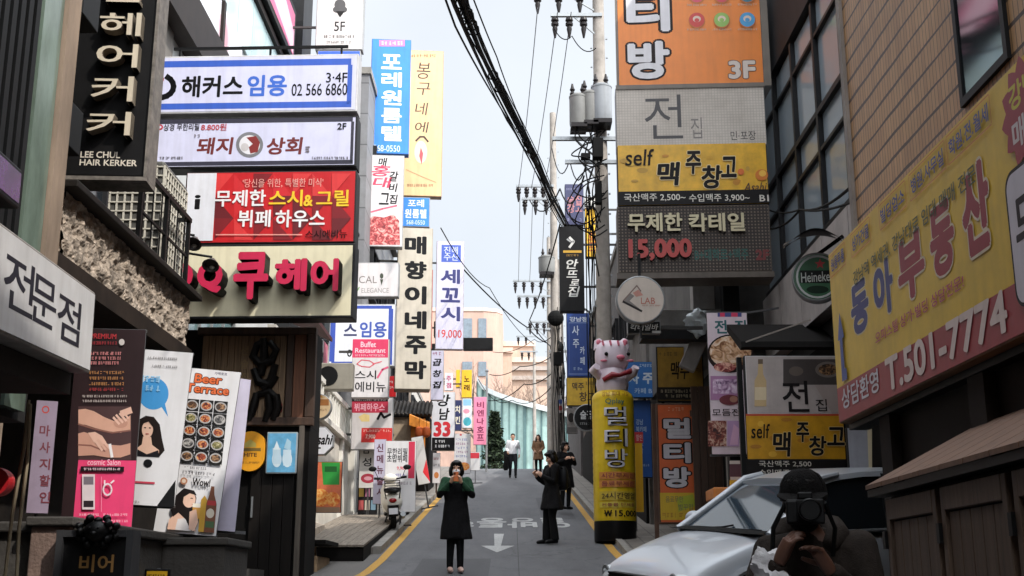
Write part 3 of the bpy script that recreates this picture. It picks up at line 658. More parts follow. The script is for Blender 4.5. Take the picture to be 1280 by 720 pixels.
# --- right side: brick corner building, glass front, sign-board block and the row behind
rb = bldg('brick_building', 'tan tiled building above the yellow estate agent sign at right', (6, 4, gz(4)))
M_tile = coursemat('tan_tiles', (214, 168, 120), (196, 150, 106), (72, 52, 40), .06, .168)
part('wall', M_tile, rb, lambda B: B.box(2.77, 12, -6, 9.2, 1.3, 9.3))
part('corner_trim', mat('pale_corner_trim', (150, 140, 132), rough=.6, var=.2), rb, lambda B: B.box(2.74, 2.95, 9.202, 9.28, 1.3, 9.3))
part('shop_front', mat('dark_brown_front', (46, 36, 30), rough=.75, var=.3), rb, lambda B: B.box(2.84, 12, -6, 9.05, -2.5, 1.297))
part('pilaster', mat('dark_brown_front', (46, 36, 30)), rb, lambda B: [B.box(2.76, 2.837, y, y + .25, -2.5, 1.297) for y in (8.75, 6.95, 4.6, 2.2)])
def bwin(y, z):
    def fr(B):
        for (a, b, c, d) in ((y - .36, y + .36, z - 1.05, z - 1.0), (y - .36, y + .36, z + 1.0, z + 1.05), (y - .36, y - .31, z - .999, z + .999), (y + .31, y + .36, z - .999, z + .999), (y - .31, y + .31, z - .1, z - .06)):
            B.box(2.745, 2.79, a, b, c, d)
    w = part('window', M_blackm, rb, fr)
    sub('pane', mat('dark_window_glass', (34, 40, 46)), w, rb, lambda B: B.box(2.757, 2.768, y - .31, y + .31, z - .999, z + .999))
    return w
for (y, z) in ((6.5, 3.9), (4.4, 3.9), (2.3, 3.9)): w = bwin(y, z)

gb = bldg('glass_front_building', 'building with a gridded glass upper front between the sign stack and the brick wall', (7, 14.5, gz(14)))
part('wall', mat('dark_cladding', (54, 54, 57), rough=.6, var=.2), gb, lambda B: [B.box(4.10, 12, 9.3, 17.8, 7.9, 12.3), B.box(4.26, 12, 9.3, 18.95, -1, 7.897)])
def soff(B):
    B.box(3.5, 3.938, 10.4, 17.8, 7.86, 8.4)
def refl():
    m = bpy.data.materials.new('painted_sky_glass'); m.use_nodes = True; b = m.node_tree.nodes['Principled BSDF']
    b.inputs['Base Color'].default_value = (*lin((146, 158, 168)), 1); b.inputs['Metallic'].default_value = .0; b.inputs['Roughness'].default_value = .12  # pale reflected sky is put into the base colour
    n = m.node_tree.nodes.new('ShaderNodeTexNoise'); n.inputs['Scale'].default_value = .9; bp = m.node_tree.nodes.new('ShaderNodeBump'); bp.inputs['Strength'].default_value = .12; bp.inputs['Distance'].default_value = .2
    m.node_tree.links.new(n.outputs['Fac'], bp.inputs['Height']); m.node_tree.links.new(bp.outputs[0], b.inputs['Normal'])
    return m
M_refl = refl()
for i in range(7):
    y0 = 10.1 + i * 1.26
    for j in range(2):
        z0 = 4.55 + j * 1.65
        wf = part('window', M_dark, gb, lambda B: [B.box(4.12, 4.258, y0, y0 + .09, z0, z0 + 1.65), B.box(4.12, 4.258, y0 + .092, y0 + 1.258, z0, z0 + .08), B.box(4.13, 4.258, y0 + .092, y0 + 1.258, z0 + 1.12, z0 + 1.17)])
        sub('pane', M_refl, wf, gb, lambda B: B.box(4.19, 4.22, y0 + .092, y0 + 1.258, z0 + .082, z0 + 1.648))
part('sign_band', mat('dusty_white_panels', (178, 170, 168), rough=.6, var=.2, scale=1.5), gb, lambda B: [B.box(4.06, 4.258, 10.1 + i * 1.26, 11.33 + i * 1.26, 3.5, 4.5) for i in range(7)])
vsn = Sign('w', '', 'x', (1012, 318), (1060, 372), ('X', 3.9), body=False)
bpy.data.objects.remove(vsn.root)
awz = at(990, 428, 14.6).z
part('awning', mat('black_awning_cloth', (30, 27, 26), rough=.8, var=.25), gb, lambda B: B.prism([(3.0, 16.4, awz + .62), (3.0, 16.4, awz + .52), (3.0, 15.5, awz + .08), (3.0, 15.4, awz + .1), (3.0, 15.42, awz + .18)], (1.35, 0, .0)))
part('awning_rail', mat('pale_rail', (150, 140, 132), rough=.5), gb, lambda B: B.bar((3.05, 15.36, awz + .16), (3.85, 15.1, awz + .40), .018))
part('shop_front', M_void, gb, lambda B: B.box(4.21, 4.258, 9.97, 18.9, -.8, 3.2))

bb = bldg('sign_board_block', 'dim grey block carrying the tall stack of sign boards', (5, 21.5, gz(21.5)))
part('wall', mat('dim_grey_render', (96, 94, 92), rough=.85, var=.3, scale=1.2), bb, lambda B: [B.box(3.0, 12, 19.05, 25.8, 3.95, 10.0), B.box(3.6, 12, 19.05, 25.8, -.5, 3.947)])
part('beam', mat('pale_grey_beam', (150, 147, 144), rough=.7, var=.2), bb, lambda B: [B.box(2.1, 3.55, 18.7, 19.0, 4.05, 4.32), B.box(2.9, 3.25, 18.7, 19.0, 4.325, 4.8)], bevel=.01)
part('canopy', mat('dark_cladding', (54, 54, 57)), bb, lambda B: [B.box(2.05, 4.1, 18.6, 19.0, 3.82, 3.99)])
part('pillar', M_conc, bb, lambda B: [B.box(3.44, 3.595, 18.9, 19.4, gz(19), 3.8)])
part('doorway', M_void, bb, lambda B: B.box(3.5, 3.597, 19.6, 25.5, gz(21), 3.7))
rr1 = simple('grey_shop_row', 'grey shop row behind the utility poles at right', 2.95, 13, 26, 36.8, 9.2, mat('dusty_grey_render', (110, 106, 103), rough=.85, var=.25), [(28 + 2.6 * i, 6.6, 1.5, 1.3) for i in range(3)], side=-1, front=[(3.6, 7.4, .9, 1.2)])
part('shop_front', M_void, rr1, lambda B: B.box(2.89, 2.947, 26.2, 36.5, gz(26) - .2, gz(31) + 2.3))
rr2 = simple('brown_shop_row', 'brown shop building further up behind the poles at right', 2.8, 13, 37, 47, 9.0, mat('brown_render', (96, 82, 72), rough=.85, var=.25), [(39 + 2.6 * i, 7.4, 1.5, 1.3) for i in range(3)], side=-1)
part('shop_front', M_void, rr2, lambda B: B.box(2.74, 2.797, 37.2, 46.7, gz(37) - .2, gz(41) + 2.3))
rr3 = simple('far_shop_row', 'dark shop building at the top of the slope on the right', 2.7, 13, 47.2, 58, 9.6, mat('slate_render', (84, 80, 80), rough=.85, var=.25), [(49 + 2.6 * i, 8.4, 1.4, 1.2) for i in range(3)], side=-1)

# ================================================================== FAR END OF THE STREET
gp = bldg('glass_pavilion', 'curved pale green glass building at the end of the street', (3, 96, 5.2))
def arc(k): a = R(221 + 90 * k); return (4.3 + 9.5 * math.cos(a), 104 + 10.5 * math.sin(a))
zt = 16.4
def ztop(u): return zt - 5.0 * u ** .6
N = 22
part('glazing', mat('seafoam_glass', (176, 206, 198), rough=.15, var=.3, scale=.5), gp, lambda B: B.loft([[(arc(i / N)[0], arc(i / N)[1], 4.5), (arc(i / N)[0] * 1, arc(i / N)[1] + .05, 4.5), (arc(i / N)[0], arc(i / N)[1] + .05, ztop(i / N)), (arc(i / N)[0], arc(i / N)[1], ztop(i / N))] for i in range(N + 1)]))
part('mullion', mat('teal_mullion', (74, 104, 104), rough=.5), gp, lambda B: [B.bar((arc(i / N)[0], arc(i / N)[1] - .1, 4.5), (arc(i / N)[0], arc(i / N)[1] - .1, ztop(i / N)), .07 if i % 5 in (0, 3) else .26 if i % 5 == 2 else .12) for i in range(0, N + 1)])
part('lower_band', mat('seafoam_band', (120, 160, 160), rough=.3, var=.2), gp, lambda B: B.loft([[(arc(i / N)[0], arc(i / N)[1] - .25, 8.2), (arc(i / N)[0], arc(i / N)[1] - .16, 8.2), (arc(i / N)[0], arc(i / N)[1] - .16, 8.9), (arc(i / N)[0], arc(i / N)[1] - .25, 8.9)] for i in range(N + 1)]))
part('eave', mat('white_eave', (220, 226, 226), rough=.5, var=.08), gp, lambda B: B.loft([[(arc(i / N)[0] * 1.0, arc(i / N)[1] - .5, ztop(i / N) + .003), (arc(i / N)[0], arc(i / N)[1] + 3, ztop(i / N) + .003), (arc(i / N)[0], arc(i / N)[1] + 3, ztop(i / N) + .5), (arc(i / N)[0], arc(i / N)[1] - .5, ztop(i / N) + .4)] for i in range(N + 1)]))
M_peach = mat('peach_cladding', (190, 156, 140), rough=.7, var=.12, scale=.3)
pb = bldg('peach_tower', 'peach coloured block with rounded corner and tall windows beyond the slope', (-4, 118, 5))
x0, x1 = at(556, 400, 118).x, at(612, 400, 118).x; z1 = at(600, 389, 118).z
def rnd(z): return [(x0 - 12, 118, z), (x1 - .6, 118, z), (x1 + .7, 118.5, z), (x1 + 1.3, 119.6, z), (x1 + 1.3, 132, z), (x0 - 12, 132, z)]
part('wall', M_peach, pb, lambda B: B.loft([rnd(3), rnd(z1)]))
part('parapet', mat('pale_coping', (216, 190, 174), rough=.7, var=.1), pb, lambda B: B.loft([[(x, y - .1, z) for x, y, z in rnd(z1)], [(x, y - .1, z) for x, y, z in rnd(z1 + .35)]]))
for (a, b, c, d) in ((575, 398, 590, 424), (598, 398, 608, 424), (598, 452, 608, 470), (578, 452, 590, 480)):
    p, q = at(a, b, 117.9), at(c, d, 117.9)
    w = part('window', mat('slate_window', (116, 128, 138), rough=.2, var=.2), pb, lambda B: B.box(p.x, q.x, 117.86, 118.0, q.z, p.z))
pc = bldg('peach_terraced_block', 'low peach block stepping up behind the glass building', (6, 128, 5))
def tiers(B):
    for (a, b, c, yy) in ((612, 690, 452, 128), (612, 668, 432, 130), (600, 640, 440, 127)):
        p, q = at(a, c, yy), at(b, c, yy); B.box(p.x, q.x, yy, yy + 9, 3, p.z)
part('wall', mat('warm_peach_cladding', (190, 166, 148), rough=.7, var=.15, scale=.4), pc, tiers)
part('cornice', mat('pale_coping', (216, 190, 174)), pc, lambda B: [(lambda p, q: B.box(p.x - .1, q.x + .1, yy - .25, yy + .5, p.z - .1, p.z + .45))(at(a, c, yy), at(b, c, yy)) for (a, b, c, yy) in ((612, 690, 452, 128), (612, 668, 432, 130), (600, 640, 440, 127))])
part('balcony', mat('grey_balcony', (170, 160, 152), rough=.7), pc, lambda B: [(lambda p, q: B.box(p.x, q.x, 127.6, 127.95, q.z, p.z))(at(a, b, 127.8), at(c, d, 127.8)) for (a, b, c, d) in ((640, 458, 690, 463), (640, 470, 690, 475))])

# --- trees
def conifer(px0, px1, ptop, pbot, Y, label):
    c = at((px0 + px1) / 2, pbot, Y); t = at((px0 + px1) / 2, ptop, Y); w = at(px1, pbot, Y).x - at(px0, pbot, Y).x
    g = gz(Y); H = t.z - g
    r = thing('conifer_tree', label, 'tree', (c.x, Y, g)); rn = random.Random(3)
    B = MB(); B.tube([(0, 0, 0), (0, 0, H * .5), (.05, 0, H * .95)], [.22, .15, .03], 8); B.build('trunk', mat('bark', (70, 58, 48), rough=.9, var=.3), r)
    B = MB()
    for i in range(5200):
        h = rn.random() ** .8; z = H * (.12 + .88 * h); tier = .72 + .28 * math.sin(h * 30)
        rad = w / 2 * (1.05 - h) ** .75 * tier * (1 + .25 * noise.noise(Vector((h * 6, i % 7, 0)))); q = rad * math.sqrt(rn.uniform(.25, 1)); a = rn.uniform(0, 6.283)
        p = Vector((q * math.cos(a), q * math.sin(a), z - q * .25)); s = rn.uniform(.08, .2); B.m = 0 if rn.random() < .6 else 1
        d = Vector((rn.uniform(-1, 1), rn.uniform(-1, 1), rn.uniform(-.6, .3))).normalized(); e = d.cross(Vector((rn.uniform(-1, 1), rn.uniform(-1, 1), rn.uniform(-1, 1)))).normalized()
        B.poly([p, p + d * s + e * s * .3, p + d * s * 1.6, p + d * s - e * s * .3])
    B.build('crown', [mat('conifer_dark', (38, 50, 36), rough=.8, var=.3), mat('conifer_mid', (58, 74, 46), rough=.8, var=.3)], r)
conifer(600, 636, 515, 606, 66, 'dark green conifer in front of the glass building')
def bare(loc, H, seed, label, spread=.6):
    r = thing('bare_tree', label, 'tree', loc, 0, 'bare trees beyond the slope'); rn = random.Random(seed); B = MB(); T = MB()
    def grow(p, d, L, rad, lev):
        q = p + d * L; mid = p + d * L * .5 + Vector((rn.uniform(-1, 1), rn.uniform(-1, 1), rn.uniform(-1, 1))) * L * .06
        (T if lev == 0 else B).tube([p, mid, q], [rad, rad * .85, rad * .65], 6 if lev < 2 else 4, cap=False)
        if lev >= 6: return
        for k in range(3 if lev < 4 else 2):
            nd = (d + Vector((rn.uniform(-1, 1), rn.uniform(-1, 1), rn.uniform(-.3, .7))) * spread).normalized()
            grow(p + d * L * rn.uniform(.6, 1), nd, L * rn.uniform(.6, .8), rad * .58, lev + 1)
    grow(Vector((0, 0, 0)), Vector((0, 0, 1)), H * .33, H * .022, 0)
    T.build('trunk', mat('bark', (70, 58, 48)), r); B.build('crown', mat('bare_twigs', (138, 116, 102), rough=.9, var=.2), r)
bare((1.0, 112, 5.1), 16.5, 2, 'bare tree left of the others before the peach blocks')
bare((4.6, 114, 5.1), 16, 5, 'bare tree nearest the utility poles behind the glass building')
bare((-1.2, 100, 5.2), 15, 9, 'bare tree beside the peach tower')
# ================================================================== LEFT SIDE SIGNS
NAVY, BLUE, RED, YEL = (36, 44, 92), (52, 92, 190), (196, 36, 44), (240, 196, 40)
GS = 'sign boards on the left side of the street'
# black vertical salon sign with raised letters
s = Sign('salon_sign', 'tall black sign with raised beige letters and LEE CHUL HAIR KERKER at its foot', 'sign', (97, -60), (180, 222), ('Y', 10.9), thick=.30, yaw=R(3), frame=mat('black_sign_steel', (44, 43, 43), rough=.6, var=.3), face=mat('black_sign_face', (30, 29, 30), rough=.5, var=.2), fw=.02, group=GS)
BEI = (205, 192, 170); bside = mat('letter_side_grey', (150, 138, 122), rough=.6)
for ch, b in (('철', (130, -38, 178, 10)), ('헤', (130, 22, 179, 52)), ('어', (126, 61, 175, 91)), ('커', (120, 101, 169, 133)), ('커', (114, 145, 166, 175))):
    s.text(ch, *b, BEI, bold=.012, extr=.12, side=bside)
s.text('LEE CHUL', 101, 189, 150, 198, (215, 205, 190), bold=.02)
s.text('HAIR KERKER', 100, 199, 171, 208, (215, 205, 190), bold=.02)
hw = s.w / 2
B = MB(); B.box(-hw - .03, -hw, -.33, .02, 0, s.h); B.box(hw, hw + .03, -.33, .02, 0, s.h); B.box(-hw - .03, hw + .03, -.33, .02, -.04, -.002)
B.build('edge_trim', mat('worn_grey_trim', (120, 112, 104), rough=.6, var=.4, scale=9), s.root)
s.bracket(-5.5, (.2, .6))
# white fascia sign
s = Sign('fascia_sign', 'white box sign reading 전문점 over the dark shop at the left edge', 'sign', (-70, 224), (113, 467), ('VP', (473, 629), (113, 467), -2.77), thick=.42, face=mat('white_fascia', (214, 212, 212), rough=.4, var=.1, scale=2), frame=mat('fascia_side', (130, 124, 118), rough=.6, var=.25), fw=.02)
s.text('전', 8, 310, 40, 400, (40, 36, 52), bold=.012)
s.text('문', 41, 338, 68, 415, (40, 36, 52), bold=.012)
s.text('점', 74, 362, 98, 435, (40, 36, 52), bold=.012)
B = MB(); B.box(-s.w / 2, s.w / 2, -.3, .35, -.14, -.004); B.build('under_beam', mat('rusty_soffit', (58, 46, 38)), s.root)
# purple screen
s = Sign('light_panel', 'small dark purple panel on the ribbed cladding at the left edge', 'sign', (-60, 130), (25, 262), ('VP', (473, 629), (25, 262), -3.1), thick=.25, face=mat('purple_print', (88, 44, 104), rough=.25, var=.5, scale=5), frame=M_blackm, fw=.03)
B = MB(); B.box(-.1, .1, 0, .35, s.h * .2, s.h * .25); B.build('bracket', M_blackm, s.root)

# the big stack of four boards
F_lil = mat('lilac_white_face', (212, 212, 236), rough=.35, var=.06)
s = Sign('academy_sign', 'long white board with blue border reading 해커스 임용, topmost of the four board stack', 'sign', (170, 71), (446, 139), ('Y', 16.8), thick=.32, yaw=R(-2), face=F_lil, frame=mat('white_box_side', (200, 198, 200), rough=.5, var=.15), fw=.03, group=GS)
s.outline(172, 77, 439, 134, BLUE, 4)
s.pic([('l', [(200 + 17 * math.cos(R(a)), 108 + 14 * math.sin(R(a))) for a in range(-60, 200, 20)], 7, BLK), ('e', 200, 99, 5, 5, (178, 40, 50))], 'emblem')
s.text('해커스', 228, 95, 303, 121, BLK, bold=.03); s.text('임용', 310, 94, 358, 120, (58, 104, 200), bold=.03)
s.text('3·4F', 408, 91, 434, 103, BLK, bold=.012); s.text('02 566 6860', 365, 105, 434, 119, BLK, bold=.008)
s.bracket(-5.5, (.25, .75))
B = MB(); B.bar((-1.2, -.1, s.h + .22), (1.5, -.1, s.h + .22), .04); [B.bar((x, -.1, s.h), (x, -.1, s.h + .22), .03) for x in (-1.1, .3, 1.4)]; B.build('top_rail', M_blackm, s.root)
s = Sign('pork_restaurant_sign', 'white board with red lettering 돼지상회 and round pig emblem, second from the top of its stack', 'sign', (172, 148), (445, 208), ('Y', 16.8), thick=.32, yaw=R(-2), face=F_lil, frame=mat('dark_grey_metal', (52, 52, 54)), fw=.03, group=GS)
s.outline(174, 150, 441, 205, (48, 46, 62), 2)
s.text('돼지', 247, 172, 291, 193, (110, 34, 34), bold=.03, shear=.08); s.text('상회', 334, 172, 378, 193, (110, 34, 34), bold=.03, shear=.08)
s.pic([('e', 312, 181, 17, 16, (120, 120, 124)), ('e', 312, 181, 13, 12, (222, 220, 224)), ('p', [(308, 172), (320, 170), (325, 178), (322, 190), (313, 192), (311, 184), (316, 180)], (130, 38, 36)), ('e', 306, 184, 5, 5, (196, 190, 190))], 'emblem')
s.pic([('e', 200, 159, 4, 3.5, (190, 40, 60)), ('e', 200, 159, 2, 1.8, (220, 214, 230))], 'emblem')
s.text('상경 무한리필', 205, 155, 249, 163, (52, 44, 50), bold=.012); s.text('8.800원', 252, 155, 283, 163, (190, 60, 66), bold=.014)
s.text('2F', 422, 154, 433, 162, BLK, bold=.02)
s.micro(200, 196, 232, 199.5, (80, 76, 84)); s.micro(390, 196, 436, 199.5, (80, 76, 84)); s.micro(382, 183, 392, 191, (120, 110, 116), name='stamp'); s.micro(243, 168, 250, 172, (120, 110, 116), name='stamp')
s.bracket(-5.5, (.3, .75))
s = Sign('sushi_buffet_sign', 'red patterned board reading 무제한 스시&그릴 뷔페 하우스, third in its stack', 'sign', (233, 215), (443, 303), ('Y', 16.8), thick=.34, yaw=R(-2), face=mat('red_print', (196, 28, 34), rough=.4, var=.06), frame=mat('dark_grey_metal', (52, 52, 54)), fw=.02, group=GS)
tri = []; rn = random.Random(4)
for i in range(7):
    for j in range(3):
        xx, yy = 268 + i * 24.5, 217 + j * 28
        c = rn.choice([(126, 14, 24), (216, 52, 52), (104, 12, 22), (206, 34, 40)]); x2, y2 = min(xx + 24, 440), min(yy + 28, 300)
        tri.append(('p', [(xx, yy), (x2, y2), (xx, y2)] if (i + j) % 2 else [(xx, yy), (x2, yy), (xx, y2)], c))
s.pic(tri, 'pattern')
s.rect(235, 217, 266, 301, M_white, 'white_panel')
s.text('i', 244, 244, 250, 262, BLK, bold=.03)
s.text("'당신을 위한, 특별한 미식'", 304, 224, 404, 234, (226, 160, 150), bold=.005)
s.text('무제한', 270, 238, 332, 258, (236, 232, 232), bold=.022); s.text('스시', 337, 238, 378, 258, YEL, bold=.022); s.text('&', 380, 244, 391, 258, YEL, bold=.03); s.text('그릴', 396, 238, 436, 258, YEL, bold=.022)
s.text('뷔페', 298, 263, 338, 284, (236, 232, 232), bold=.022); s.text('하우스', 345, 263, 406, 284, (236, 232, 232), bold=.022)
s.text('스시에비뉴', 382, 288, 434, 298, (60, 14, 18), bold=.014); s.pic([('r', 270, 293, 378, 294.5, (226, 150, 140))], 'underline')
s.bracket(-5.5, (.3, .8))
s = Sign('hair_salon_sign', 'cream board with raised magenta letters 쿠헤어, lowest of its stack', 'sign', (206, 306), (441, 397), ('Y', 16.8), thick=.36, yaw=R(-2), face=mat('cream_face', (224, 215, 184), rough=.45, var=.06), frame=mat('dark_grey_metal', (52, 52, 54)), fw=.035, group=GS)
MAG = (196, 26, 72); blks = mat('black_letter_side', (16, 14, 15), rough=.5)
s.text('쿠', 300, 322, 340, 380, MAG, bold=.045, extr=.30, side=blks); s.text('헤', 350, 330, 388, 370, MAG, bold=.045, extr=.30, side=blks); s.text('어', 394, 330, 427, 370, MAG, bold=.045, extr=.30, side=blks)
s.text('o', 224, 336, 248, 366, MAG, bold=.07, extr=.30, side=blks); s.text('Q', 255, 334, 284, 372, MAG, bold=.06, extr=.30, side=blks)
s.bracket(-5.5, (.3, .8))
# arm lamps that light the cream board
lampm = mat('grey_lamp_metal', (70, 66, 62), rough=.5, metallic=.4)
def armlamp(px, py, label):
    p = at(px, py, 14.6); r = thing('arm_lamp', label, 'lamp', (p.x, p.y, p.z), 0, 'sign lamps on long arms')
    B = MB(); B.tube([(-.75, -.2, .08), (-.4, -.1, .1), (0, 0, .06)], .016, 6); B.build('arm', M_blackm, r)
    B = MB(); B.lathe([(.02, .05), (.04, .03), (.08, -.04), (.11, -.09), (.09, -.09), (.07, -.04)], 14); B.xf(Matrix.Rotation(R(-38), 4, 'X')); B.build('shade', lampm, r, smooth=True)
    B = MB(); B.ball((0, .05, -.06), .05, 10, 6); B.build('bulb', mat('lamp_glass', (190, 186, 176), rough=.2), r, smooth=True)
armlamp(243, 300, 'upper arm lamp in front of the cream salon board'); armlamp(265, 327, 'lower arm lamp in front of the cream salon board'); armlamp(222, 258, 'topmost arm lamp beside the balcony railing')

# 5F sign & blue box
s = Sign('clinic_sign', 'pale grey sign marked 5F with a dark tree emblem above a blue panel', 'sign', (398, -40), (453, 62), ('Y', 26.5), thick=.3, face=mat('pale_grey_face', (204, 200, 196), rough=.4, var=.07), fw=.02, group=GS)
s.pic([('e', 425, 6, 7, 7, (70, 68, 68)), ('e', 421, 12, 5, 4, (70, 68, 68)), ('e', 429, 12, 5, 4, (70, 68, 68)), ('p', [(420, 14), (431, 14), (425, 22)], (40, 38, 38))], 'emblem')
s.text('5F', 418, 27, 431, 39, (58, 56, 56), bold=.012); s.micro(405, 44, 444, 47.5, (110, 106, 102)); s.micro(408, 51, 440, 54.5, (110, 106, 102)); s.bracket(-5.5, (.3, .8))
s = Sign('blue_panel_sign', 'plain bright blue panel under the grey 5F sign', 'sign', (397, 63), (450, 86), ('Y', 26.5), thick=.28, face=mat('bright_blue_face', (44, 92, 200), rough=.4, var=.06), fw=.02, group=GS); s.bracket(-5.5, (.5,))

# signs on the upper facade over the four boards
PA, PB = proj(-5.3, 19.5, 13.75), proj(-5.3, 27.0, 12.35)
s = Sign('upper_facade_sign', 'long dark framed pink and white sign band high on the glazed facade', 'sign', PA, PB, ('X', -5.3), thick=.22, face=mat('rose_print', (214, 96, 140), rough=.4, var=.2, scale=2), frame=M_blackm, fw=.16)
hw, H = s.w / 2, s.h
B = MB(); y = s.lay(); B.poly([(hw * .2, y, .4), (hw - .2, y, .2), (hw - .2, y, H * .55), (hw * .55, y, H * .8)]); B.build('panel', ink((232, 190, 206)), s.root)
for k, ch in enumerate('뷰티클리닉'): s._put(ch, -hw * .7 + k * .75, H * .35, -hw * .7 + k * .75 + .5, H * .7, ink((236, 222, 228)), .02, 0, 0, 'lettering', 0, .02, None)
PA, PB = proj(-5.46, 17.6, 10.72), proj(-5.46, 22.4, 9.63)
s = Sign('emblem_panel', 'white facade panel with a faded pink round emblem above the blue bordered board', 'sign', PA, PB, ('X', -5.46), thick=.04, face=M_white, fw=.004)
cx, cz = .9, s.h / 2; B = MB(); y = s.lay(); B.poly([(cx + .42 * math.cos(k * .2244), y, cz + .42 * math.sin(k * .2244)) for k in range(28)]); B.build('emblem', ink((206, 176, 186)), s.root)
B = MB(); y = s.lay(); B.poly([(cx + .3 * math.cos(k * .2244), y, cz + .3 * math.sin(k * .2244)) for k in range(28)]); B.build('emblem', ink((190, 140, 150)), s.root)
# blade signs further up
def vtext(s, chars, x0, x1, y0, y1, c, bold=.03, gap=.14, **k):
    n = len(chars); h = (y1 - y0) / n
    for i, ch in enumerate(chars): s.text(ch, x0, y0 + i * h + h * gap / 2, x1, y0 + (i + 1) * h - h * gap / 2, c, bold=bold, **k)
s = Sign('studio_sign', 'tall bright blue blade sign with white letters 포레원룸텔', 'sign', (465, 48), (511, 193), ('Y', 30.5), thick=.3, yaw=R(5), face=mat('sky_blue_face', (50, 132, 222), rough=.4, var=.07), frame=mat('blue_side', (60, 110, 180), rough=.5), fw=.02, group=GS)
vtext(s, '포레원룸텔', 477, 502, 66, 178, WHT, .03, .12); s.pic([('r', 474, 50, 506, 58, (206, 120, 170))], 'panel'); s.micro(477, 51.5, 503, 56.5, (230, 220, 240)); s.text('568-0550', 467, 181, 500, 190, (206, 220, 240), bold=.012); s.bracket(-3.72, (.2, .8))
s = Sign('meat_restaurant_sign', 'white blade sign with brush lettering over a photograph of red meat', 'sign', (458, 193), (503, 309), ('Y', 30.2), thick=.3, yaw=R(5), face=mat('offwhite_face', (214, 208, 208), rough=.4, var=.07), fw=.02, group=GS)
for ch, b, c in (('매', (473, 197, 484, 208), BLK), ('홍', (464, 206, 488, 221), (222, 60, 92)), ('대', (466, 221, 490, 235), (222, 60, 92)), ('갈', (487, 214, 498, 227), BLK), ('비', (486, 229, 497, 240), BLK), ('그', (474, 241, 486, 256), BLK), ('집', (487, 243, 497, 255), BLK)): s.text(ch, *b, c, bold=.02, shear=.15)
s.pic([('p', [(459, 275), (466, 270), (480, 272), (492, 268), (499, 276), (500, 306), (458, 306)], foodmat('red_meat_print', (120, 26, 30), (190, 70, 70), (230, 170, 160), 9)), ('l', [(464, 265), (478, 261), (496, 257)], 2, (214, 96, 120))]); s.bracket(-3.72, (.2, .8))
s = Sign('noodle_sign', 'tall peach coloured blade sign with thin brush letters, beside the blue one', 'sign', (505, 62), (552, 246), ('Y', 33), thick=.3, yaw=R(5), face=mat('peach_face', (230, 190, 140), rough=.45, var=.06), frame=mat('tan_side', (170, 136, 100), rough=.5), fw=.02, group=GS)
for ch, b in (('봉', (521, 78, 538, 99)), ('구', (521, 103, 538, 119)), ('네', (519, 128, 535, 144)), ('에', (519, 152, 536, 166))): s.text(ch, *b, (64, 44, 34), bold=.002, shear=.12)
s.pic([('l', [(520, 176), (525, 171), (530, 171), (535, 177)], 2.2, (64, 44, 34)), ('e', 526, 190, 8, 14, (240, 214, 190)), ('p', [(526, 184), (529, 192), (527, 206), (524, 195)], (220, 84, 90)), ('l', [(508, 212), (530, 222), (545, 228)], 1, (190, 150, 110))]); s.micro(511, 68, 545, 71.5, (150, 110, 80)); s.micro(509, 230, 542, 233.5, (150, 110, 80)); s.bracket(-3.72, (.2, .8))
s = Sign('studio_sign', 'small square blue sign reading 포레 원룸텔 hung below the peach blade sign', 'sign', (503, 246), (537, 284), ('Y', 32.4), thick=.25, yaw=R(5), face=mat('sky_blue_face', (50, 132, 222)), fw=.02, group=GS)
s.text('포레', 510, 249, 530, 259, WHT, bold=.025); s.text('원룸텔', 506, 261, 533, 273, WHT, bold=.025); s.text('568-0550', 508, 275, 531, 281, (206, 220, 240), bold=.012); s.bracket(-3.72, (.5,))
s = Sign('tavern_sign', 'tall beige blade sign with heavy black letters 매향이네주막', 'sign', (498, 284), (538, 487), ('Y', 31), thick=.55, yaw=R(7), face=mat('beige_face', (198, 188, 172), rough=.5, var=.09), frame=mat('weathered_tan_side', (172, 158, 140), rough=.6, var=.25), fw=.015, group=GS)
vtext(s, '매향이네주막', 506, 533, 291, 478, BLK, .05, .24); s.bracket(-3.72, (.15, .8))
B = MB(); B.box(s.w / 2 + .004, s.w / 2 + .02, -.5, -.08, s.h * .25, s.h * .74); B.build('red_side_panel', mat('faded_red_panel', (190, 92, 88), rough=.6, var=.15), s.root)
s = Sign('raw_fish_sign', 'pale lilac blade sign reading 세꼬시 19,000 with a blue square on top', 'sign', (546, 301), (579, 437), ('Y', 38), thick=.25, yaw=R(5), face=mat('pale_lilac_face', (206, 202, 222), rough=.4, var=.06), frame=mat('pale_side', (170, 160, 168), rough=.5), fw=.02, group=GS)
s.rect(552, 306, 576, 328, (66, 92, 180)); s.text('진해\n수산', 555, 308, 573, 326, (206, 210, 236), bold=.01)
vtext(s, '세꼬시', 551, 575, 334, 404, (44, 46, 108), .035, .2); s.text('19,000', 548, 412, 577, 424, (206, 62, 58), bold=.01); s.bracket(-4.0, (.2, .8))
s = Sign('box_sign', 'blank black horizontal box sign sticking out below the 세꼬시 blade', 'sign', (579, 422), (616, 437), ('Y', 39), thick=.3, face=mat('black_sign_face', (30, 29, 30)), frame=M_blackm, fw=.01, group=GS)
s.bracket(-4.0, (.5,))
s = Sign('clinic_sign', 'white panel with fine grey capitals ICAL behind the magenta lettered board', 'sign', (436, 328), (498, 371), ('Y', 27.5), thick=.25, face=mat('offwhite_face', (214, 208, 208)), fw=.02, group=GS)
s.text('ICAL', 446, 345, 471, 354, (120, 112, 108), bold=0); s.pic([('e', 477, 345, 2.2, 3.5, (60, 66, 52)), ('p', [(475, 349), (479, 349), (477, 357)], (60, 66, 52)), ('l', [(443, 361), (446, 365), (449, 359)], 1.3, (90, 140, 60))], 'emblem'); s.text('ELEGANCE', 452, 360, 486, 366, (150, 144, 140), bold=0); s.bracket(-5.5, (.5,))
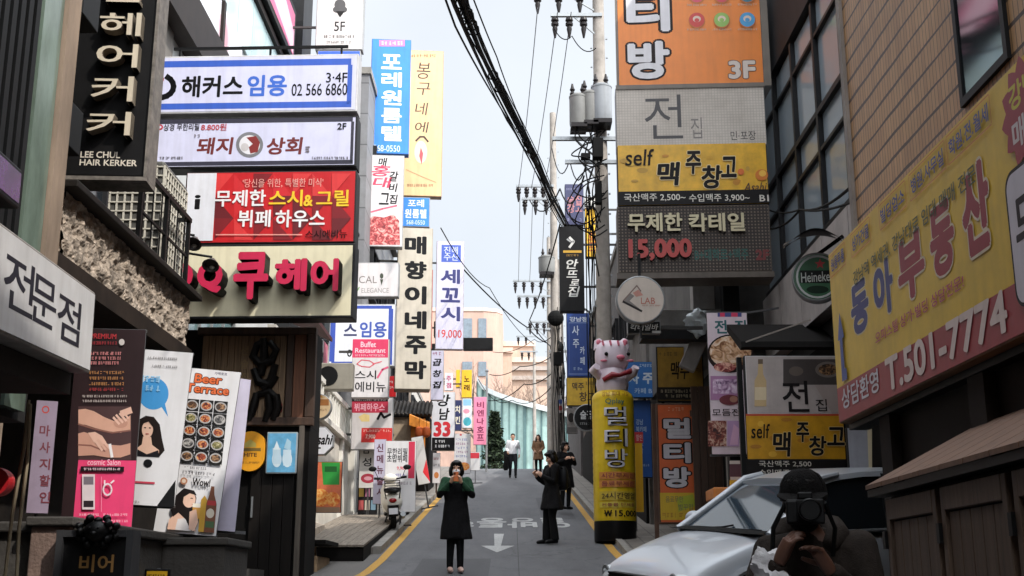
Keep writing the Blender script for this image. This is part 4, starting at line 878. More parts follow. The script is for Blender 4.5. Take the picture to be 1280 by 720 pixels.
s = Sign('academy_sign', 'square white sign with thick blue border ending in 스 임용, below the white ICAL panel', 'sign', (413, 380), (493, 458), ('Y', 27), thick=.25, face=mat('white_acrylic', (226, 226, 232)), fw=.02, group=GS)
s.outline(414, 382, 490, 456, (52, 78, 170), 4); s.text('스', 430, 405, 446, 420, (36, 44, 92), bold=.03); s.text('임용', 450, 402, 483, 422, (58, 84, 168), bold=.03); s.text('02', 434, 437, 446, 446, BLK, bold=.02); s.bracket(-5.5, (.5,))
s = Sign('sushi_sign', 'narrow sign of pink and white panels reading 스시 에비뉴 with a fish drawing', 'sign', (441, 424), (485, 497), ('Y', 26.2), thick=.25, face=mat('offwhite_face', (214, 208, 208)), fw=.01, group=GS)
s.rect(441, 424, 485, 447, (216, 54, 96)); s.text('Buffet', 451, 427, 470, 434, (238, 200, 210), bold=.02); s.text('Restaurant', 444, 435, 482, 441, (238, 200, 210), bold=.02); s.micro(444, 443, 482, 445.5, (238, 200, 210))
s.pic([('l', [(446, 455), (452, 450), (462, 451), (468, 455), (462, 459), (452, 458), (446, 455)], 1.3, (214, 90, 104)), ('l', [(466, 455), (477, 452)], 1.3, (214, 90, 104)), ('l', [(472, 472), (478, 462), (485, 459)], 2.5, (214, 90, 124))], 'fish_drawing')
s.text('스시', 444, 463, 470, 474, (44, 40, 44), bold=.012); s.text('에비뉴', 444, 477, 482, 490, (44, 40, 44), bold=.012); s.bracket(-3.86, (.3, .8))
s = Sign('buffet_sign', 'red strip sign reading 뷔페하우스 over a white panel with a red strip, low on the left', 'sign', (440, 497), (490, 562), ('Y', 27.3), thick=.22, face=mat('offwhite_face', (214, 208, 208)), fw=.01, group=GS)
s.rect(440, 497, 485, 502, (40, 36, 38)); s.micro(443, 498, 482, 501, (160, 150, 150)); s.rect(440, 502, 485, 516, (186, 44, 70)); s.text('뷔페하우스', 443, 504, 481, 514, (232, 176, 190), bold=.02)
s.pic([('p', [(448, 521), (455, 517), (462, 519), (462, 527), (452, 527)], (232, 206, 140)), ('l', [(472, 524), (476, 516), (480, 522), (488, 518)], 3, (36, 30, 34))]); s.rect(452, 535, 490, 553, (206, 40, 38)); s.text('7,900', 457, 543, 469, 549, (240, 200, 190), bold=.03); s.micro(454, 537, 489, 540, (240, 200, 190)); s.bracket(-3.86, (.3, .8))
s = Sign('brush_sign', 'white blade sign with black brush strokes right of the beige tavern sign', 'sign', (539, 438), (554, 500), ('Y', 36), thick=.2, face=mat('pale_lilac_face', (206, 202, 222)), fw=.01, group=GS)
vtext(s, '곱창집', 541, 552, 446, 488, BLK, .04, .35, shear=.2); s.micro(541, 440, 551, 444, (160, 80, 120)); s.bracket(-4.0, (.3, .8))
s = Sign('bar_sign', 'white sign reading 강남 with red 33 over a black panel', 'sign', (540, 490), (568, 563), ('Y', 37.5), thick=.25, face=mat('white_acrylic', (226, 226, 232)), fw=.01, group=GS)
s.text('강', 546, 493, 563, 508, BLK, bold=.03, shear=.15); s.text('남', 549, 510, 562, 525, BLK, bold=.03, shear=.15); s.text('33', 542, 527, 563, 546, (204, 32, 44), bold=.05); s.rect(540, 547, 568, 563, BLK); s.micro(544, 550, 557, 553.5, WHT); s.micro(544, 556, 563, 559.5, WHT); s.bracket(-4.0, (.3, .8))
s = Sign('blade_sign', 'narrow yellow blade sign with small dark letters far up on the left', 'sign', (577, 462), (590, 497), ('Y', 46), thick=.2, face=mat('yellow_face', (236, 182, 34), rough=.45, var=.06), fw=.01, group=GS); vtext(s, '노래', 580, 587, 468, 490, (60, 44, 20), .03, .3); s.bracket(-4.0, (.5,))
s = Sign('blade_sign', 'white blade sign with turquoise picture hanging under the yellow one', 'sign', (578, 498), (590, 535), ('Y', 46), thick=.2, face=mat('white_acrylic', (226, 226, 232)), fw=.01, group=GS); s.pic([('e', 584, 527, 5, 5.5, (70, 170, 186)), ('r', 579, 499, 589, 507, (140, 190, 222)), ('e', 583, 514, 4, 3, (220, 150, 170))]); s.bracket(-4.0, (.5,))
s = Sign('blade_sign', 'pink vertical banner sign with dark red letters near the conifer', 'sign', (592, 496), (608, 556), ('Y', 50), thick=.15, face=mat('pink_face', (222, 128, 158), rough=.5, var=.06), fw=.01, group=GS); vtext(s, '비엔나호프', 596, 605, 501, 552, (120, 24, 70), .03, .2); s.bracket(-4.3, (.3, .8))
s = Sign('blade_sign', 'thin yellow blade edge far left of the narrow yellow blade sign', 'sign', (570, 462), (575, 484), ('Y', 47), thick=.3, face=mat('yellow_face', (236, 182, 34)), fw=.005, group=GS); s.bracket(-4.0, (.5,))
# on the white building
def disc_sign(name, label, cx, cy, r, Y, face, X, octo=False, hood=False, wallX=None, yaw=0, group=None, depth=.16):
    s = Sign(name, label, 'sign', (cx - r, cy - r), (cx + r, cy + r), ('Y', Y), thick=depth, body=False, group=group, yaw=yaw)
    n = 8 if octo else 36; rr = s.h / 2; off = math.pi / 8 if octo else 0
    pts = [(rr * math.cos(off + 2 * math.pi * k / n), rr + rr * math.sin(off + 2 * math.pi * k / n)) for k in range(n)]
    B = MB(); B.loft([[(x * q, y, rr + (z - rr) * q) for x, z in pts] for q, y in ((.97, 0), (1, -.01), (1, -depth + .012), (.96, -depth + .002))]); B.build('sign_box', M_grey, s.root)
    B = MB(); B.loft([[(x * .93, y, rr + (z - rr) * .93) for x, z in pts] for y in (-depth, -depth + .01)]); B.build('face', face, s.root)
    if X is not None: s.bracket(X, (.5,), w=.04)
    return s
s = disc_sign('beer_sign', 'round cream beer sign with a tan band on the white building', 398, 508, 16, 20.5, mat('cream_round_face', (206, 178, 140), rough=.45, var=.1), -3.86)
s.pic([('r', 385, 499, 411, 507, (150, 96, 48)), ('p', [(392, 497), (398, 490), (404, 497)], (190, 130, 60)), ('e', 398, 508, 0.1, 0.1, BLK)], 'emblem'); s.micro(388, 511, 408, 514, (130, 90, 60))
s = disc_sign('beer_sign', 'white octagonal beer sign reading Asahi on the white building', 399, 551, 19, 19.8, mat('white_acrylic', (226, 226, 232)), -3.86, octo=True)
s.text('Asahi', 388, 543, 416, 556, BLK, bold=.03, shear=.3); s.pic([('r', 397, 559, 401, 561, BLK)], 'mark')
# posters on pub front
s = Sign('beer_sign', 'yellow rounded beer sign beside the blue poster on the pub front', 'sign', (296, 539), (330, 589), ('Y', 17.62), thick=.12, body=False)
B = MB(); n = 12; hw, H = s.w / 2, s.h; pts = [(hw * math.cos(math.pi * k / n), H - hw + hw * math.sin(math.pi * k / n)) for k in range(n + 1)] + [(-hw * math.cos(math.pi * k / n), hw - hw * math.sin(math.pi * k / n)) for k in range(n + 1)]
B.prism([(x, -.12, z) for x, z in pts], (0, .12, 0)); B.build('face', mat('amber_face', (232, 160, 34), rough=.4, var=.1), s.root)
s.pic([('p', [(306, 554), (313, 549), (320, 554), (320, 559), (306, 559)], (196, 176, 90)), ('r', 301, 560, 326, 564, (120, 96, 40))], 'emblem'); s.text('HITE', 305, 566, 321, 571, (84, 52, 20), bold=.03); s.micro(302, 577, 324, 579.5, (140, 90, 30))
s = Sign('beer_poster', 'light blue framed poster of beer glasses on the pub front', 'poster', (334, 540), (370, 592), ('Y', 17.6), thick=.06, face=mat('icy_blue_print', (104, 172, 212), rough=.35, var=.2, scale=6), frame=mat('pale_frame', (150, 160, 166), rough=.5), fw=.02)
s.pic([('e', 346, 574, 6, 10, (206, 222, 232)), ('e', 359, 574, 6, 10, (214, 228, 236)), ('r', 341, 560, 351, 580, (190, 214, 228)), ('r', 354, 562, 364, 582, (200, 220, 232)), ('p', [(342, 562), (346, 551), (350, 562)], (224, 236, 242)), ('p', [(355, 560), (359, 548), (364, 552), (363, 563)], (170, 206, 224))])
# calligraphy carved on the panel: heavy dark strokes
s = Sign('carved_calligraphy', 'thick black carved calligraphy mounted on the timber pub panel', 'sign', (312, 424), (352, 528), ('Y', 17.735), thick=.10, body=False)
blkw = mat('black_carved_wood', (26, 22, 20), rough=.5, var=.2)
def stroke(pts, w):
    B = MB(); P = []
    for px, py in pts:
        a = s.loc(px, py); P.append((a[0], -.15, a[1]))
    B.tube(P, [w * 1.35 * (.6 + .4 * math.sin(math.pi * (i + .5) / len(P))) for i in range(len(P))], 8)
    B.xf(Matrix.Diagonal((1, 1, 1, 1))); return B.build('stroke', blkw, s.root, smooth=True)
for P, w in (([(334, 426), (322, 432), (317, 446), (326, 456), (340, 452), (346, 438), (338, 428)], .05), ([(330, 424), (331, 446), (327, 470)], .05), ([(318, 462), (324, 478), (338, 482), (346, 470)], .055), ([(345, 456), (340, 474), (330, 488)], .05), ([(322, 492), (318, 508), (312, 526)], .05), ([(322, 494), (338, 490), (346, 498)], .045), ([(336, 494), (338, 512), (332, 528)], .05), ([(346, 494), (348, 510), (342, 526)], .05)): stroke(P, w)
s2 = Sign('small_nameplate', 'column of small bronze characters left of the carved calligraphy', 'sign', (300, 428), (311, 505), ('Y', 17.735), thick=.03, body=False)
vtext(s2, '선술집', 301, 310, 430, 480, (150, 124, 84), .02, .3)
s2 = Sign('seal_plate', 'small red seal at the right foot of the carved calligraphy', 'sign', (345, 504), (352, 514), ('Y', 17.7), thick=.05, face=ink((176, 40, 60)), frame=ink((176, 40, 60)), fw=.002)
# colourful poster in the white building's recess
s = Sign('menu_poster', 'green and orange food poster in the recess of the white building', 'poster', (387, 577), (426, 641), ('Y', 20.6), thick=.05, face=mat('salmon_print', (226, 120, 82), rough=.45, var=.2, scale=6), frame=M_dark, fw=.01)
s.pic([('p', [(402, 578), (425, 578), (424, 606), (404, 606)], (44, 150, 60)), ('r', 406, 583, 421, 590, (20, 90, 34)), ('e', 400, 622, 12, 11, foodmat('orange_food_print', (214, 90, 30), (236, 150, 70), (240, 196, 120), 12)), ('e', 416, 624, 9, 9, foodmat('orange_food_print', 0, 0, 0)), ('r', 388, 634, 425, 640, (150, 120, 96))])

s = Sign('menu_board', 'sloping strip of pink and white boards above the white balustrade', 'sign', (404, 424), (432, 476), ('X', -4.4), thick=.1, face=mat('offwhite_face', (214, 208, 208)), frame=M_grey, fw=.02)
for k, cl in enumerate(((206, 120, 140), (226, 222, 220), (150, 176, 186), (206, 90, 100), (214, 206, 200))): s.rect(405 + k * 5.2, 426 + k * 2, 409.5 + k * 5.2, 474, cl)
t = thing('wall_air_conditioner', 'small white air conditioner on the wall between the white building and the blue bordered sign', 'air conditioner', at(428, 487, 24) + Vector((-.2, 0, 0)))
B = MB(); B.box(-.4, .4, 0, .3, 0, .55); B.build('case', mat('yellowed_white_metal', (140, 134, 122)), t, bevel=.02); B = MB(); B.lathe([(.02, 0), (.2, -.004), (.2, -.01), (.02, -.012)], 20, (-.1, 0, .28), axis='y'); B.build('fan', M_blackm, t)
# ------------------------------------------------ banners standing at the terrace
pole_m = mat('banner_pole', (90, 90, 92), rough=.4, metallic=.5)
def banner_stand(s, h0=0):
    B = MB(); hw = s.w / 2
    B.tube([(0, .03, -h0), (0, .03, s.h)], .012, 6); B.bar((-hw, .02, s.h - .01), (hw, .02, s.h - .01), .02); B.bar((-hw, .02, .01), (hw, .02, .01), .025)
    B.bar((-.25, .2, -h0), (.25, -.2 + .2, -h0), .03); B.bar((0, .03, .3), (0, .35, -h0), .02); B.build('stand', pole_m, s.root)
s = Sign('massage_banner', 'dark and pink upright banner with a photo of massaging hands on the terrace wall', 'banner', (97, 410), (164, 662), ('Y', 10.6), thick=.02, yaw=R(6), face=mat('dark_plum_print', (58, 40, 42), rough=.5, var=.1), frame=pole_m, fw=.004)
s.cx = 98; s.kx = .88; s.rect(98, 575, 173, 662, (226, 62, 112)); skin1 = foodmat('hands_print', (96, 62, 54), (190, 140, 120), (214, 170, 150), 7)
s.pic([('r', 98, 508, 173, 575, (70, 44, 44)), ('p', [(98, 512), (108, 511), (120, 514), (134, 521), (150, 527), (163, 525), (172, 519), (172, 537), (158, 541), (140, 539), (122, 535), (108, 531), (98, 530)], (206, 158, 136)), ('l', [(98, 530), (120, 536), (146, 541), (172, 538)], 2, (134, 88, 76)), ('e', 158, 529, 10, 6, (190, 140, 120)), ('l', [(148, 522), (156, 530)], 3, (226, 184, 164)), ('l', [(152, 519), (161, 528)], 3, (226, 184, 164)), ('l', [(157, 517), (166, 526)], 3, (226, 184, 164)), ('l', [(162, 515), (169, 523)], 2.6, (226, 184, 164)), ('l', [(172, 513), (160, 517)], 8, (220, 176, 156)),
       ('p', [(98, 542), (106, 540), (116, 543), (128, 550), (142, 556), (158, 557), (172, 554), (172, 568), (158, 572), (140, 572), (120, 569), (98, 570)], (196, 146, 126)), ('l', [(98, 556), (116, 557), (136, 564)], 2, (140, 92, 80)), ('p', [(112, 541), (122, 540), (132, 545), (138, 553), (130, 558), (120, 553)], (222, 178, 158)), ('l', [(130, 548), (142, 560)], 3.2, (226, 182, 162)), ('l', [(126, 550), (137, 562)], 3.2, (216, 170, 150)), ('l', [(122, 551), (132, 563)], 3, (226, 182, 162)), ('l', [(143, 556), (146, 571)], 4, (232, 226, 226))], 'hands_picture')
s.text('PREMIUM', 116, 417, 152, 424, (170, 40, 46), bold=.02); s.micro(116, 427, 152, 431, (150, 36, 44))
for i, yy in enumerate((440, 446, 452)): s.micro(106 + i * 3, yy, 160 - i * 2, yy + 4, (206, 130, 130))
for i, yy in enumerate((464, 471, 478, 485)): s.micro(114, yy, 164, yy + 4, (170, 116, 66) if i < 3 else (150, 40, 44))
for yy in (494, 500): s.micro(104, yy, 168, yy + 3, (190, 176, 170))
s.pic([('e', 160, 428, 4, 4, (200, 190, 186))], 'mark'); s.rect(102, 583, 163, 590, (40, 26, 32)); s.text('cosmic Salon', 112, 574, 158, 582, (240, 190, 206), bold=.01); s.micro(106, 585, 160, 588, (230, 200, 210))
s.pic([('r', 104, 593, 122, 637, (222, 206, 210)), ('r', 106, 596, 120, 606, (120, 110, 120)), ('r', 106, 626, 120, 634, (60, 50, 56)), ('r', 131, 596, 131.6, 640, (240, 160, 186)), ('l', [(140 + 6 * math.cos(R(a)), 612 + 7 * math.sin(R(a))) for a in range(0, 361, 30)], 2.2, (240, 220, 228)), ('l', [(136, 606), (136, 601)], 2.2, (240, 220, 228)), ('l', [(145, 604), (149, 601)], 2.2, (240, 220, 228))], 'emblem')
s.micro(100, 642, 128, 645, (246, 190, 206)); s.micro(134, 642, 168, 645, (246, 190, 206)); s.micro(100, 650, 170, 653, (246, 190, 206)); banner_stand(s)
s = Sign('shampoo_banner', 'white banner with a long haired woman and blue speech bubble behind the pink one', 'banner', (156, 437), (218, 632), ('Y', 11.2), thick=.02, yaw=R(6), face=mat('white_banner_cloth', (214, 212, 214), rough=.6, var=.06), frame=pole_m, fw=.002)
hair = (40, 28, 24); s.dx = -10
s.pic([('e', 194, 492, 19, 20, (56, 140, 200)), ('p', [(202, 504), (214, 520), (208, 500)], (56, 140, 200)), ('p', [(176, 560), (174, 545), (178, 525), (186, 520), (196, 521), (204, 530), (208, 548), (212, 562), (206, 570), (178, 570)], hair), ('e', 189, 537, 7, 10.5, (222, 182, 160)), ('p', [(184, 546), (194, 546), (196, 556), (205, 562), (205, 570), (176, 570), (176, 562), (183, 556)], (216, 176, 154)), ('p', [(177, 562), (190, 568), (204, 562), (206, 571), (176, 571)], (30, 28, 34)),
       ('e', 186, 535, 1.4, .8, (40, 30, 30)), ('e', 192, 535, 1.4, .8, (40, 30, 30)), ('r', 187, 542, 191, 543.2, (170, 70, 70)), ('p', [(178, 526), (188, 521), (198, 524), (201, 540), (196, 534), (190, 527), (183, 530), (180, 545)], hair),
       ('e', 192, 579, 5.5, 5, (26, 26, 30)), ('r', 170, 602, 202, 604.5, (190, 60, 80)), ('p', [(228, 598), (228, 632), (206, 632)], (30, 30, 32))])
s.micro(176, 470, 206, 478, (150, 200, 232)); s.micro(184, 482, 204, 489, (150, 200, 232)); s.micro(184, 446, 222, 449, (130, 126, 126)); s.micro(190, 456, 222, 459, (130, 126, 126)); s.micro(170, 626, 186, 629, (130, 126, 126)); banner_stand(s)
M = s.root.matrix_world.copy(); s.root.matrix_world = M @ Matrix.Rotation(R(3.2), 4, 'Y')
# beer terrace banner
s = Sign('beer_banner', 'tilted white Beer Terrace banner with rows of food photos and a woman drinking', 'banner', (206, 457), (270, 668), ('Y', 11.8), thick=.03, yaw=R(4), face=mat('white_banner_cloth', (214, 212, 214)), frame=pole_m, fw=.002)
ORG = (212, 96, 38); s.dx = -11
def tl(x, y): return (x + (664 - y) * .0, y)
s.text('가맥호프', 260, 460, 276, 464, (70, 66, 90), bold=.02)
s.text('Beer', 236, 464, 270, 476, ORG, bold=.03, out=(48, 24, 18), ow=.05); s.text('Terrace', 226, 477, 280, 489, ORG, bold=.03, out=(48, 24, 18), ow=.05)
fm = [foodmat('dark_dish_print', (28, 24, 22), (90, 60, 40), (170, 130, 90), 30), foodmat('grey_dish_print', (40, 40, 42), (110, 106, 104), (190, 186, 180), 26), foodmat('stew_print', (60, 20, 14), (150, 60, 30), (210, 150, 90), 30), foodmat('salad_print', (40, 50, 24), (120, 110, 60), (200, 190, 150), 28)]
q = []
for j in range(5):
    for i in range(3):
        X0 = 227 + i * 18.2; Y0 = 497 + j * 16.4
        q += [('r', X0, Y0, X0 + 17, Y0 + 15, (34, 32, 32)), ('e', X0 + 8.5, Y0 + 7.5, 7.6, 6.2, (170, 166, 164)), ('e', X0 + 8.5, Y0 + 7.5, 6, 4.6, fm[(i * 2 + j * 3 + i * j) % 4])]
s.pic(q, 'food_pictures')
s.micro(234, 583, 262, 586, (70, 66, 70)); s.micro(232, 589, 272, 593, (70, 66, 70)); s.text('Wow!', 246, 597, 268, 607, (40, 34, 34), bold=.03); s.pic([('e', 235, 602, 4.5, 4.5, (170, 116, 84)), ('e', 235, 602, 2.5, 2.5, (214, 190, 170))], 'emblem')
s.pic([('p', [(220, 664), (221, 652), (228, 644), (240, 640), (250, 646), (256, 664)], (226, 184, 162)), ('p', [(232, 650), (244, 648), (252, 664), (230, 664)], (222, 216, 216)), ('p', [(222, 640), (226, 622), (236, 611), (248, 613), (253, 622), (252, 632), (246, 646), (256, 660), (250, 664), (242, 650), (232, 642), (226, 648)], (34, 26, 26)), ('e', 244, 625, 8, 10, (228, 188, 166)), ('p', [(230, 622), (236, 613), (249, 613), (253, 619), (244, 617), (237, 622), (236, 634)], (34, 26, 26)), ('e', 247, 623, 1.8, .6, (60, 40, 36)), ('r', 248, 630, 251, 631, (180, 80, 76)),
       ('p', [(249, 632), (259, 630), (260, 648), (251, 649)], (206, 150, 60)), ('r', 249, 629, 260, 634, (238, 230, 214)), ('p', [(246, 640), (254, 636), (258, 652), (254, 664), (247, 662)], (226, 184, 162)),
       ('p', [(259, 664), (259, 624), (263, 618), (267, 624), (267, 664)], (196, 150, 40)), ('p', [(266, 664), (266, 628), (269, 616), (270, 606), (274, 606), (275, 616), (279, 628), (279, 664)], (110, 60, 30)), ('e', 272, 640, 5, 6, (206, 196, 180)), ('r', 267, 624, 278, 630, (170, 36, 40)), ('r', 267, 650, 278, 658, (60, 90, 50))], 'advert_picture')
banner_stand(s)
M = s.root.matrix_world.copy(); s.root.matrix_world = M @ Matrix.Rotation(R(4.6), 4, 'Y') @ Matrix.Rotation(R(-5), 4, 'X')
s = Sign('spare_banner', 'plain lilac white banner leaning behind the Beer Terrace banner', 'banner', (272, 470), (294, 664), ('Y', 12.2), thick=.02, yaw=R(30), face=mat('lilac_cloth', (186, 180, 200), rough=.6, var=.1), frame=pole_m, fw=.002)
banner_stand(s); M = s.root.matrix_world.copy(); s.root.matrix_world = M @ Matrix.Rotation(R(3), 4, 'Y')
# narrow strip banner far left
s = Sign('strip_banner', 'narrow lilac strip banner with dark red characters beside the dark shop', 'banner', (46, 500), (60, 642), ('Y', 9.6), thick=.02, yaw=R(25), face=mat('shade_darkened_cloth', (138, 122, 140), rough=.6, var=.15), frame=pole_m, fw=.002)  # pale cloth darkened in its base colour to stand for shade
s.pic([('l', [(57 + 4 * math.cos(R(a)), 512 + 4 * math.sin(R(a))) for a in range(0, 361, 30)], 1.5, (190, 60, 50))], 'emblem'); vtext(s, '마사지할인', 50, 62, 528, 632, (104, 36, 48), .02, .3); banner_stand(s, .6)
s = Sign('round_light', 'glowless red round disc on the dark shop front at the left edge', 'sign', (-18, 574), (6, 630), ('Y', 7.6), thick=.1, body=False)
B = MB(); B.lathe([(.085, 0), (.09, -.05), (.085, -.1)], 28, (0, 0, s.h / 2), axis='y'); B.build('face', mat('red_disc', (206, 40, 48), rough=.4), s.root); s.bracket(-4.2, (.5,))
# entrance sign with lion head
p0 = at(122, 690, 9.3)
t = thing('pub_entrance_sign', 'black wrought sign reading 비어 topped by a dark lion mask below the pink banner', 'sign', (p0.x, 9.3, at(122, 745, 9.3).z))
x0 = at(76, 690, 9.3).x - p0.x; x1 = at(162, 690, 9.3).x - p0.x; zb = 0; H = at(122, 668, 9.3).z - t.location.z
B = MB(); B.box(x0, x1, 0, .12, 0, H); B.build('board', mat('black_sign_face', (30, 29, 30)), t, bevel=.01)
B = MB(); [B.box(a, b, -.04, .16, 0, H + .03) for a, b in ((x0 - .03, x0 + .02), (x1 - .02, x1 + .03))]; B.box(x0 + .021, x1 - .021, -.04, .16, H - .02, H + .03); B.build('frame', mat('iron_grey', (70, 70, 72), rough=.5, metallic=.5), t)
B = MB(); rn = random.Random(2)
B.ball((0, -.05, H + .02), (.10, .09, .08), 16, 10)
for k in range(16):
    a = 2 * math.pi * k / 16; B.ball(((.12 + .03 * (k % 2)) * math.cos(a), -.02 - .02 * (k % 3), H + .02 + (.08 + .025 * (k % 2)) * math.sin(a)), (.034, .045, .03), 8, 6)
B.ball((-.03, -.125, H + .04), .013, 6, 5); B.ball((.03, -.125, H + .04), .013, 6, 5); B.ball((0, -.13, H), (.03, .03, .022), 8, 6); B.ball((-.08, -.06, H + .09), (.025, .02, .025), 8, 6); B.ball((.08, -.06, H + .09), (.025, .02, .025), 8, 6)
B.build('lion_mask', mat('black_cast_iron', (22, 22, 23), rough=.45, var=.2), t, smooth=True)
vs, fs = glyphs('비어', .02, 0, 0); xx = [v[0] for v in vs]; yy = [v[1] for v in vs]
B = MB(); B.add([((v[0] - (max(xx) + min(xx)) / 2) / (max(xx) - min(xx)) * .26, -.006 - v[2] * .05, H - .28 + (v[1] - min(yy)) / (max(yy) - min(yy)) * .13) for v in vs], fs); B.build('lettering', mat('dull_gold', (150, 112, 60), rough=.5), t)
B = MB(); [B.ball((sx * (x1 - .05), -.02, H - .36), (.035, .03, .05), 10, 7) for sx in (-1, 1)]; B.build('ornament', mat('amber_face', (232, 160, 34)), t)
# planters / low walls
def block(name, label, cat, px0, px1, ptop, Y, d, m, h=1.2, cap=True):
    a = at(px0, ptop, Y); b = at(px1, ptop, Y); t = thing(name, label, cat, ((a.x + b.x) / 2, Y, a.z - h)); w = (b.x - a.x) / 2
    B = MB(); B.box(-w, w, 0, d, 0, h - .07); B.build('body', m, t, bevel=.012)
    B = MB(); B.box(-w - .03, w + .03, -.04, d + .03, h - .068, h); B.build('cap', M_concd, t, bevel=.012)
    return t
block('masonry_plinth', 'dark concrete plinth carrying the Beer Terrace banner', 'plinth', 188, 282, 672, 11.4, 1.0, M_concd, 1.3)
block('masonry_plinth', 'pinkish concrete ledge below the strip banner at left', 'plinth', 40, 90, 646, 9.4, .4, mat('pinkish_concrete', (128, 106, 96), rough=.85, var=.3, bump=.3), 1.2)
s = Sign('sale_board', 'small yellow board with black edge at the foot of the terrace wall', 'sign', (181, 711), (210, 745), ('Y', 10.9), thick=.04, face=mat('yellow_face', (236, 182, 34)), frame=M_blackm, fw=.02)
s.micro(184, 718, 207, 722, (60, 40, 20))
B = MB(); B.bar((0, .2, -.12), (0, .0, s.h), .03); B.build('stand', pole_m, s.root)
# hanging cables at the far left
def wire(pts, r, name, label, m=None, group=None, n=5):
    B = MB(); B.tube(pts, r, n); o = B.build(name, m or M_rubber, smooth=True); return tag(o, label, 'cable', group)
for k, (pxs, lab) in enumerate((([(36, 500), (30, 560), (16, 640), (4, 740)], 'thin pale cable hanging in front of the dark shop, left one'), ([(38, 505), (34, 580), (24, 660), (20, 740)], 'thin pale cable hanging in front of the dark shop, right one'))):
    wire([at(x, y, 7.8) for x, y in pxs], .012, 'hanging_cable', lab, mat('beige_cable', (150, 136, 112), rough=.6), 'loose cables on the dark shop')
# air conditioner & lattice behind the railing
t = thing('air_conditioner', 'large white air conditioner behind the balcony railing', 'air conditioner', (-4.25, 13.4, 3.42))
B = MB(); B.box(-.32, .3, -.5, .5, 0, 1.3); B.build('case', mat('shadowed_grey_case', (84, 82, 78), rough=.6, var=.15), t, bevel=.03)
B = MB(); [B.box(-.30 + i * .085, -.28 + i * .085, -.515, -.502, .06, 1.24) for i in range(8)]; [B.box(-.3, .29, -.518, -.5, .06 + j * .105, .075 + j * .105) for j in range(12)]
[B.box(.302, .316, -.46 + i * .1, -.44 + i * .1, .06, 1.24) for i in range(10)]; [B.box(.302, .318, -.46, .46, .06 + j * .105, .075 + j * .105) for j in range(12)]; B.build('grille', mat('dull_cream_grille', (206, 200, 186), rough=.6), t)
B = MB(); [B.lathe([(.02, 0), (.24, .005), (.24, .01), (.02, .012)], 20, (.29, 0, z), axis='x') for z in (.36, .95)]; B.build('fan', M_blackm, t)
# wooden deck, steps and standing boards along the left pavement
t = thing('wooden_deck', 'grey weathered timber deck in front of the white building', 'deck', (-3.2, 24, gz(24)))
def deck(B):
    for i in range(9):
        xx = -3.78 + i * .148
        n = 8; r = []
        for k in range(n + 1):
            Y = 20.3 + 6.9 * k / n; z = .66 + (gz(27.2) + .17 - .66) * k / n; r.append([(xx, Y, z), (xx + .14, Y, z), (xx + .14, Y, z + .035), (xx, Y, z + .035)])
        B.loft(r)
B = MB(); deck(B); B.xf(Matrix.Translation(-t.location)); B.build('boards', mat('greyed_deck_boards', (132, 122, 110), rough=.8, var=.3, scale=4, stretch=(8, .6, 1)), t)
B = MB(); B.hexa([(-3.78, 20.34, gz(20.3) - .1), (-2.46, 20.34, gz(20.3) - .1), (-2.46, 27.2, gz(27.2) - .1), (-3.78, 27.2, gz(27.2) - .1), (-3.78, 20.34, .655), (-2.46, 20.34, .655), (-2.46, 27.2, gz(27.2) + .165), (-3.78, 27.2, gz(27.2) + .165)]); B.xf(Matrix.Translation(-t.location)); B.build('base', mat('black_stained_timber', (24, 20, 18)), t)
t = thing('stone_steps', 'two rough stone and timber steps beside the pub doorway', 'steps', (-3.3, 18.9, gz(18.9)))
B = MB(); B.box(-.5, .32, -.1, 1.2, -.2, .22); B.box(-.5, .1, .25, 1.2, .223, .40); B.build('treads', mat('tan_stone', (160, 134, 104), rough=.85, var=.35, scale=4, bump=.3), t, bevel=.02)
B = MB(); B.box(-.5, .45, -.16, 1.25, .402, .46); B.build('nosing', mat('black_stained_timber', (24, 20, 18)), t)
# standing menu boards
def standee(name, label, x0, y0, x1, y1, Y, face, group=None, lean=4):
    s = Sign(name, label, 'banner', (x0, y0), (x1, y1), ('Y', Y), thick=.03, face=face, frame=pole_m, fw=.005, group=group); banner_stand(s, max(.02, s.o.z - gz(Y) - .12)); return s
s = standee('menu_banner', 'white menu banner with red side strip behind the scooter', 482, 551, 519, 640, 25.6, mat('white_banner_cloth', (214, 212, 214)), 'menu banners along the left pavement')
s.rect(511, 552, 518, 598, (200, 44, 76)); s.text('무한리필\n초밥뷔페', 484, 560, 509, 578, (52, 48, 56), bold=.02); s.text('9,900', 496, 583, 508, 588, (206, 70, 90), bold=.02); s.micro(486, 592, 508, 596, (120, 120, 180)); s.micro(486, 602, 516, 606, (150, 140, 150))
s = standee('menu_banner', 'lilac menu banner with column of dark characters left of the scooter', 468, 549, 481, 630, 26.2, mat('lilac_cloth', (186, 180, 200)), 'menu banners along the left pavement'); vtext(s, '신메뉴출시', 471, 479, 553, 622, (90, 40, 60), .03, .25)
s = standee('menu_banner', 'grey poster banner reading 감성 with a red oval beside the white corner column', 450, 550, 470, 610, 27.6, mat('pale_grey_face', (204, 200, 196)), 'menu banners along the left pavement')
s.text('감', 453, 556, 463, 567, (60, 58, 60), bold=.02); s.text('성', 453, 572, 464, 583, (60, 58, 60), bold=.02); s.pic([('e', 460, 598, 9, 6, (160, 40, 60)), ('e', 460, 598, 5, 2.5, (206, 150, 160))], 'emblem')
s = standee('menu_banner', 'white poster stand with lines of print and an orange picture, up the left pavement', 568, 542, 588, 592, 40, mat('white_banner_cloth', (214, 212, 214)), 'menu banners along the left pavement')
for i in range(5): s.micro(570, 548 + i * 5.2, 585, 551 + i * 5.2, (160, 120, 150) if i % 2 else (120, 130, 180))
s.pic([('e', 580, 583, 7, 5, foodmat('orange_food_print', 0, 0, 0)), ('e', 576, 543.5, 1.5, 1.2, (200, 60, 70))])
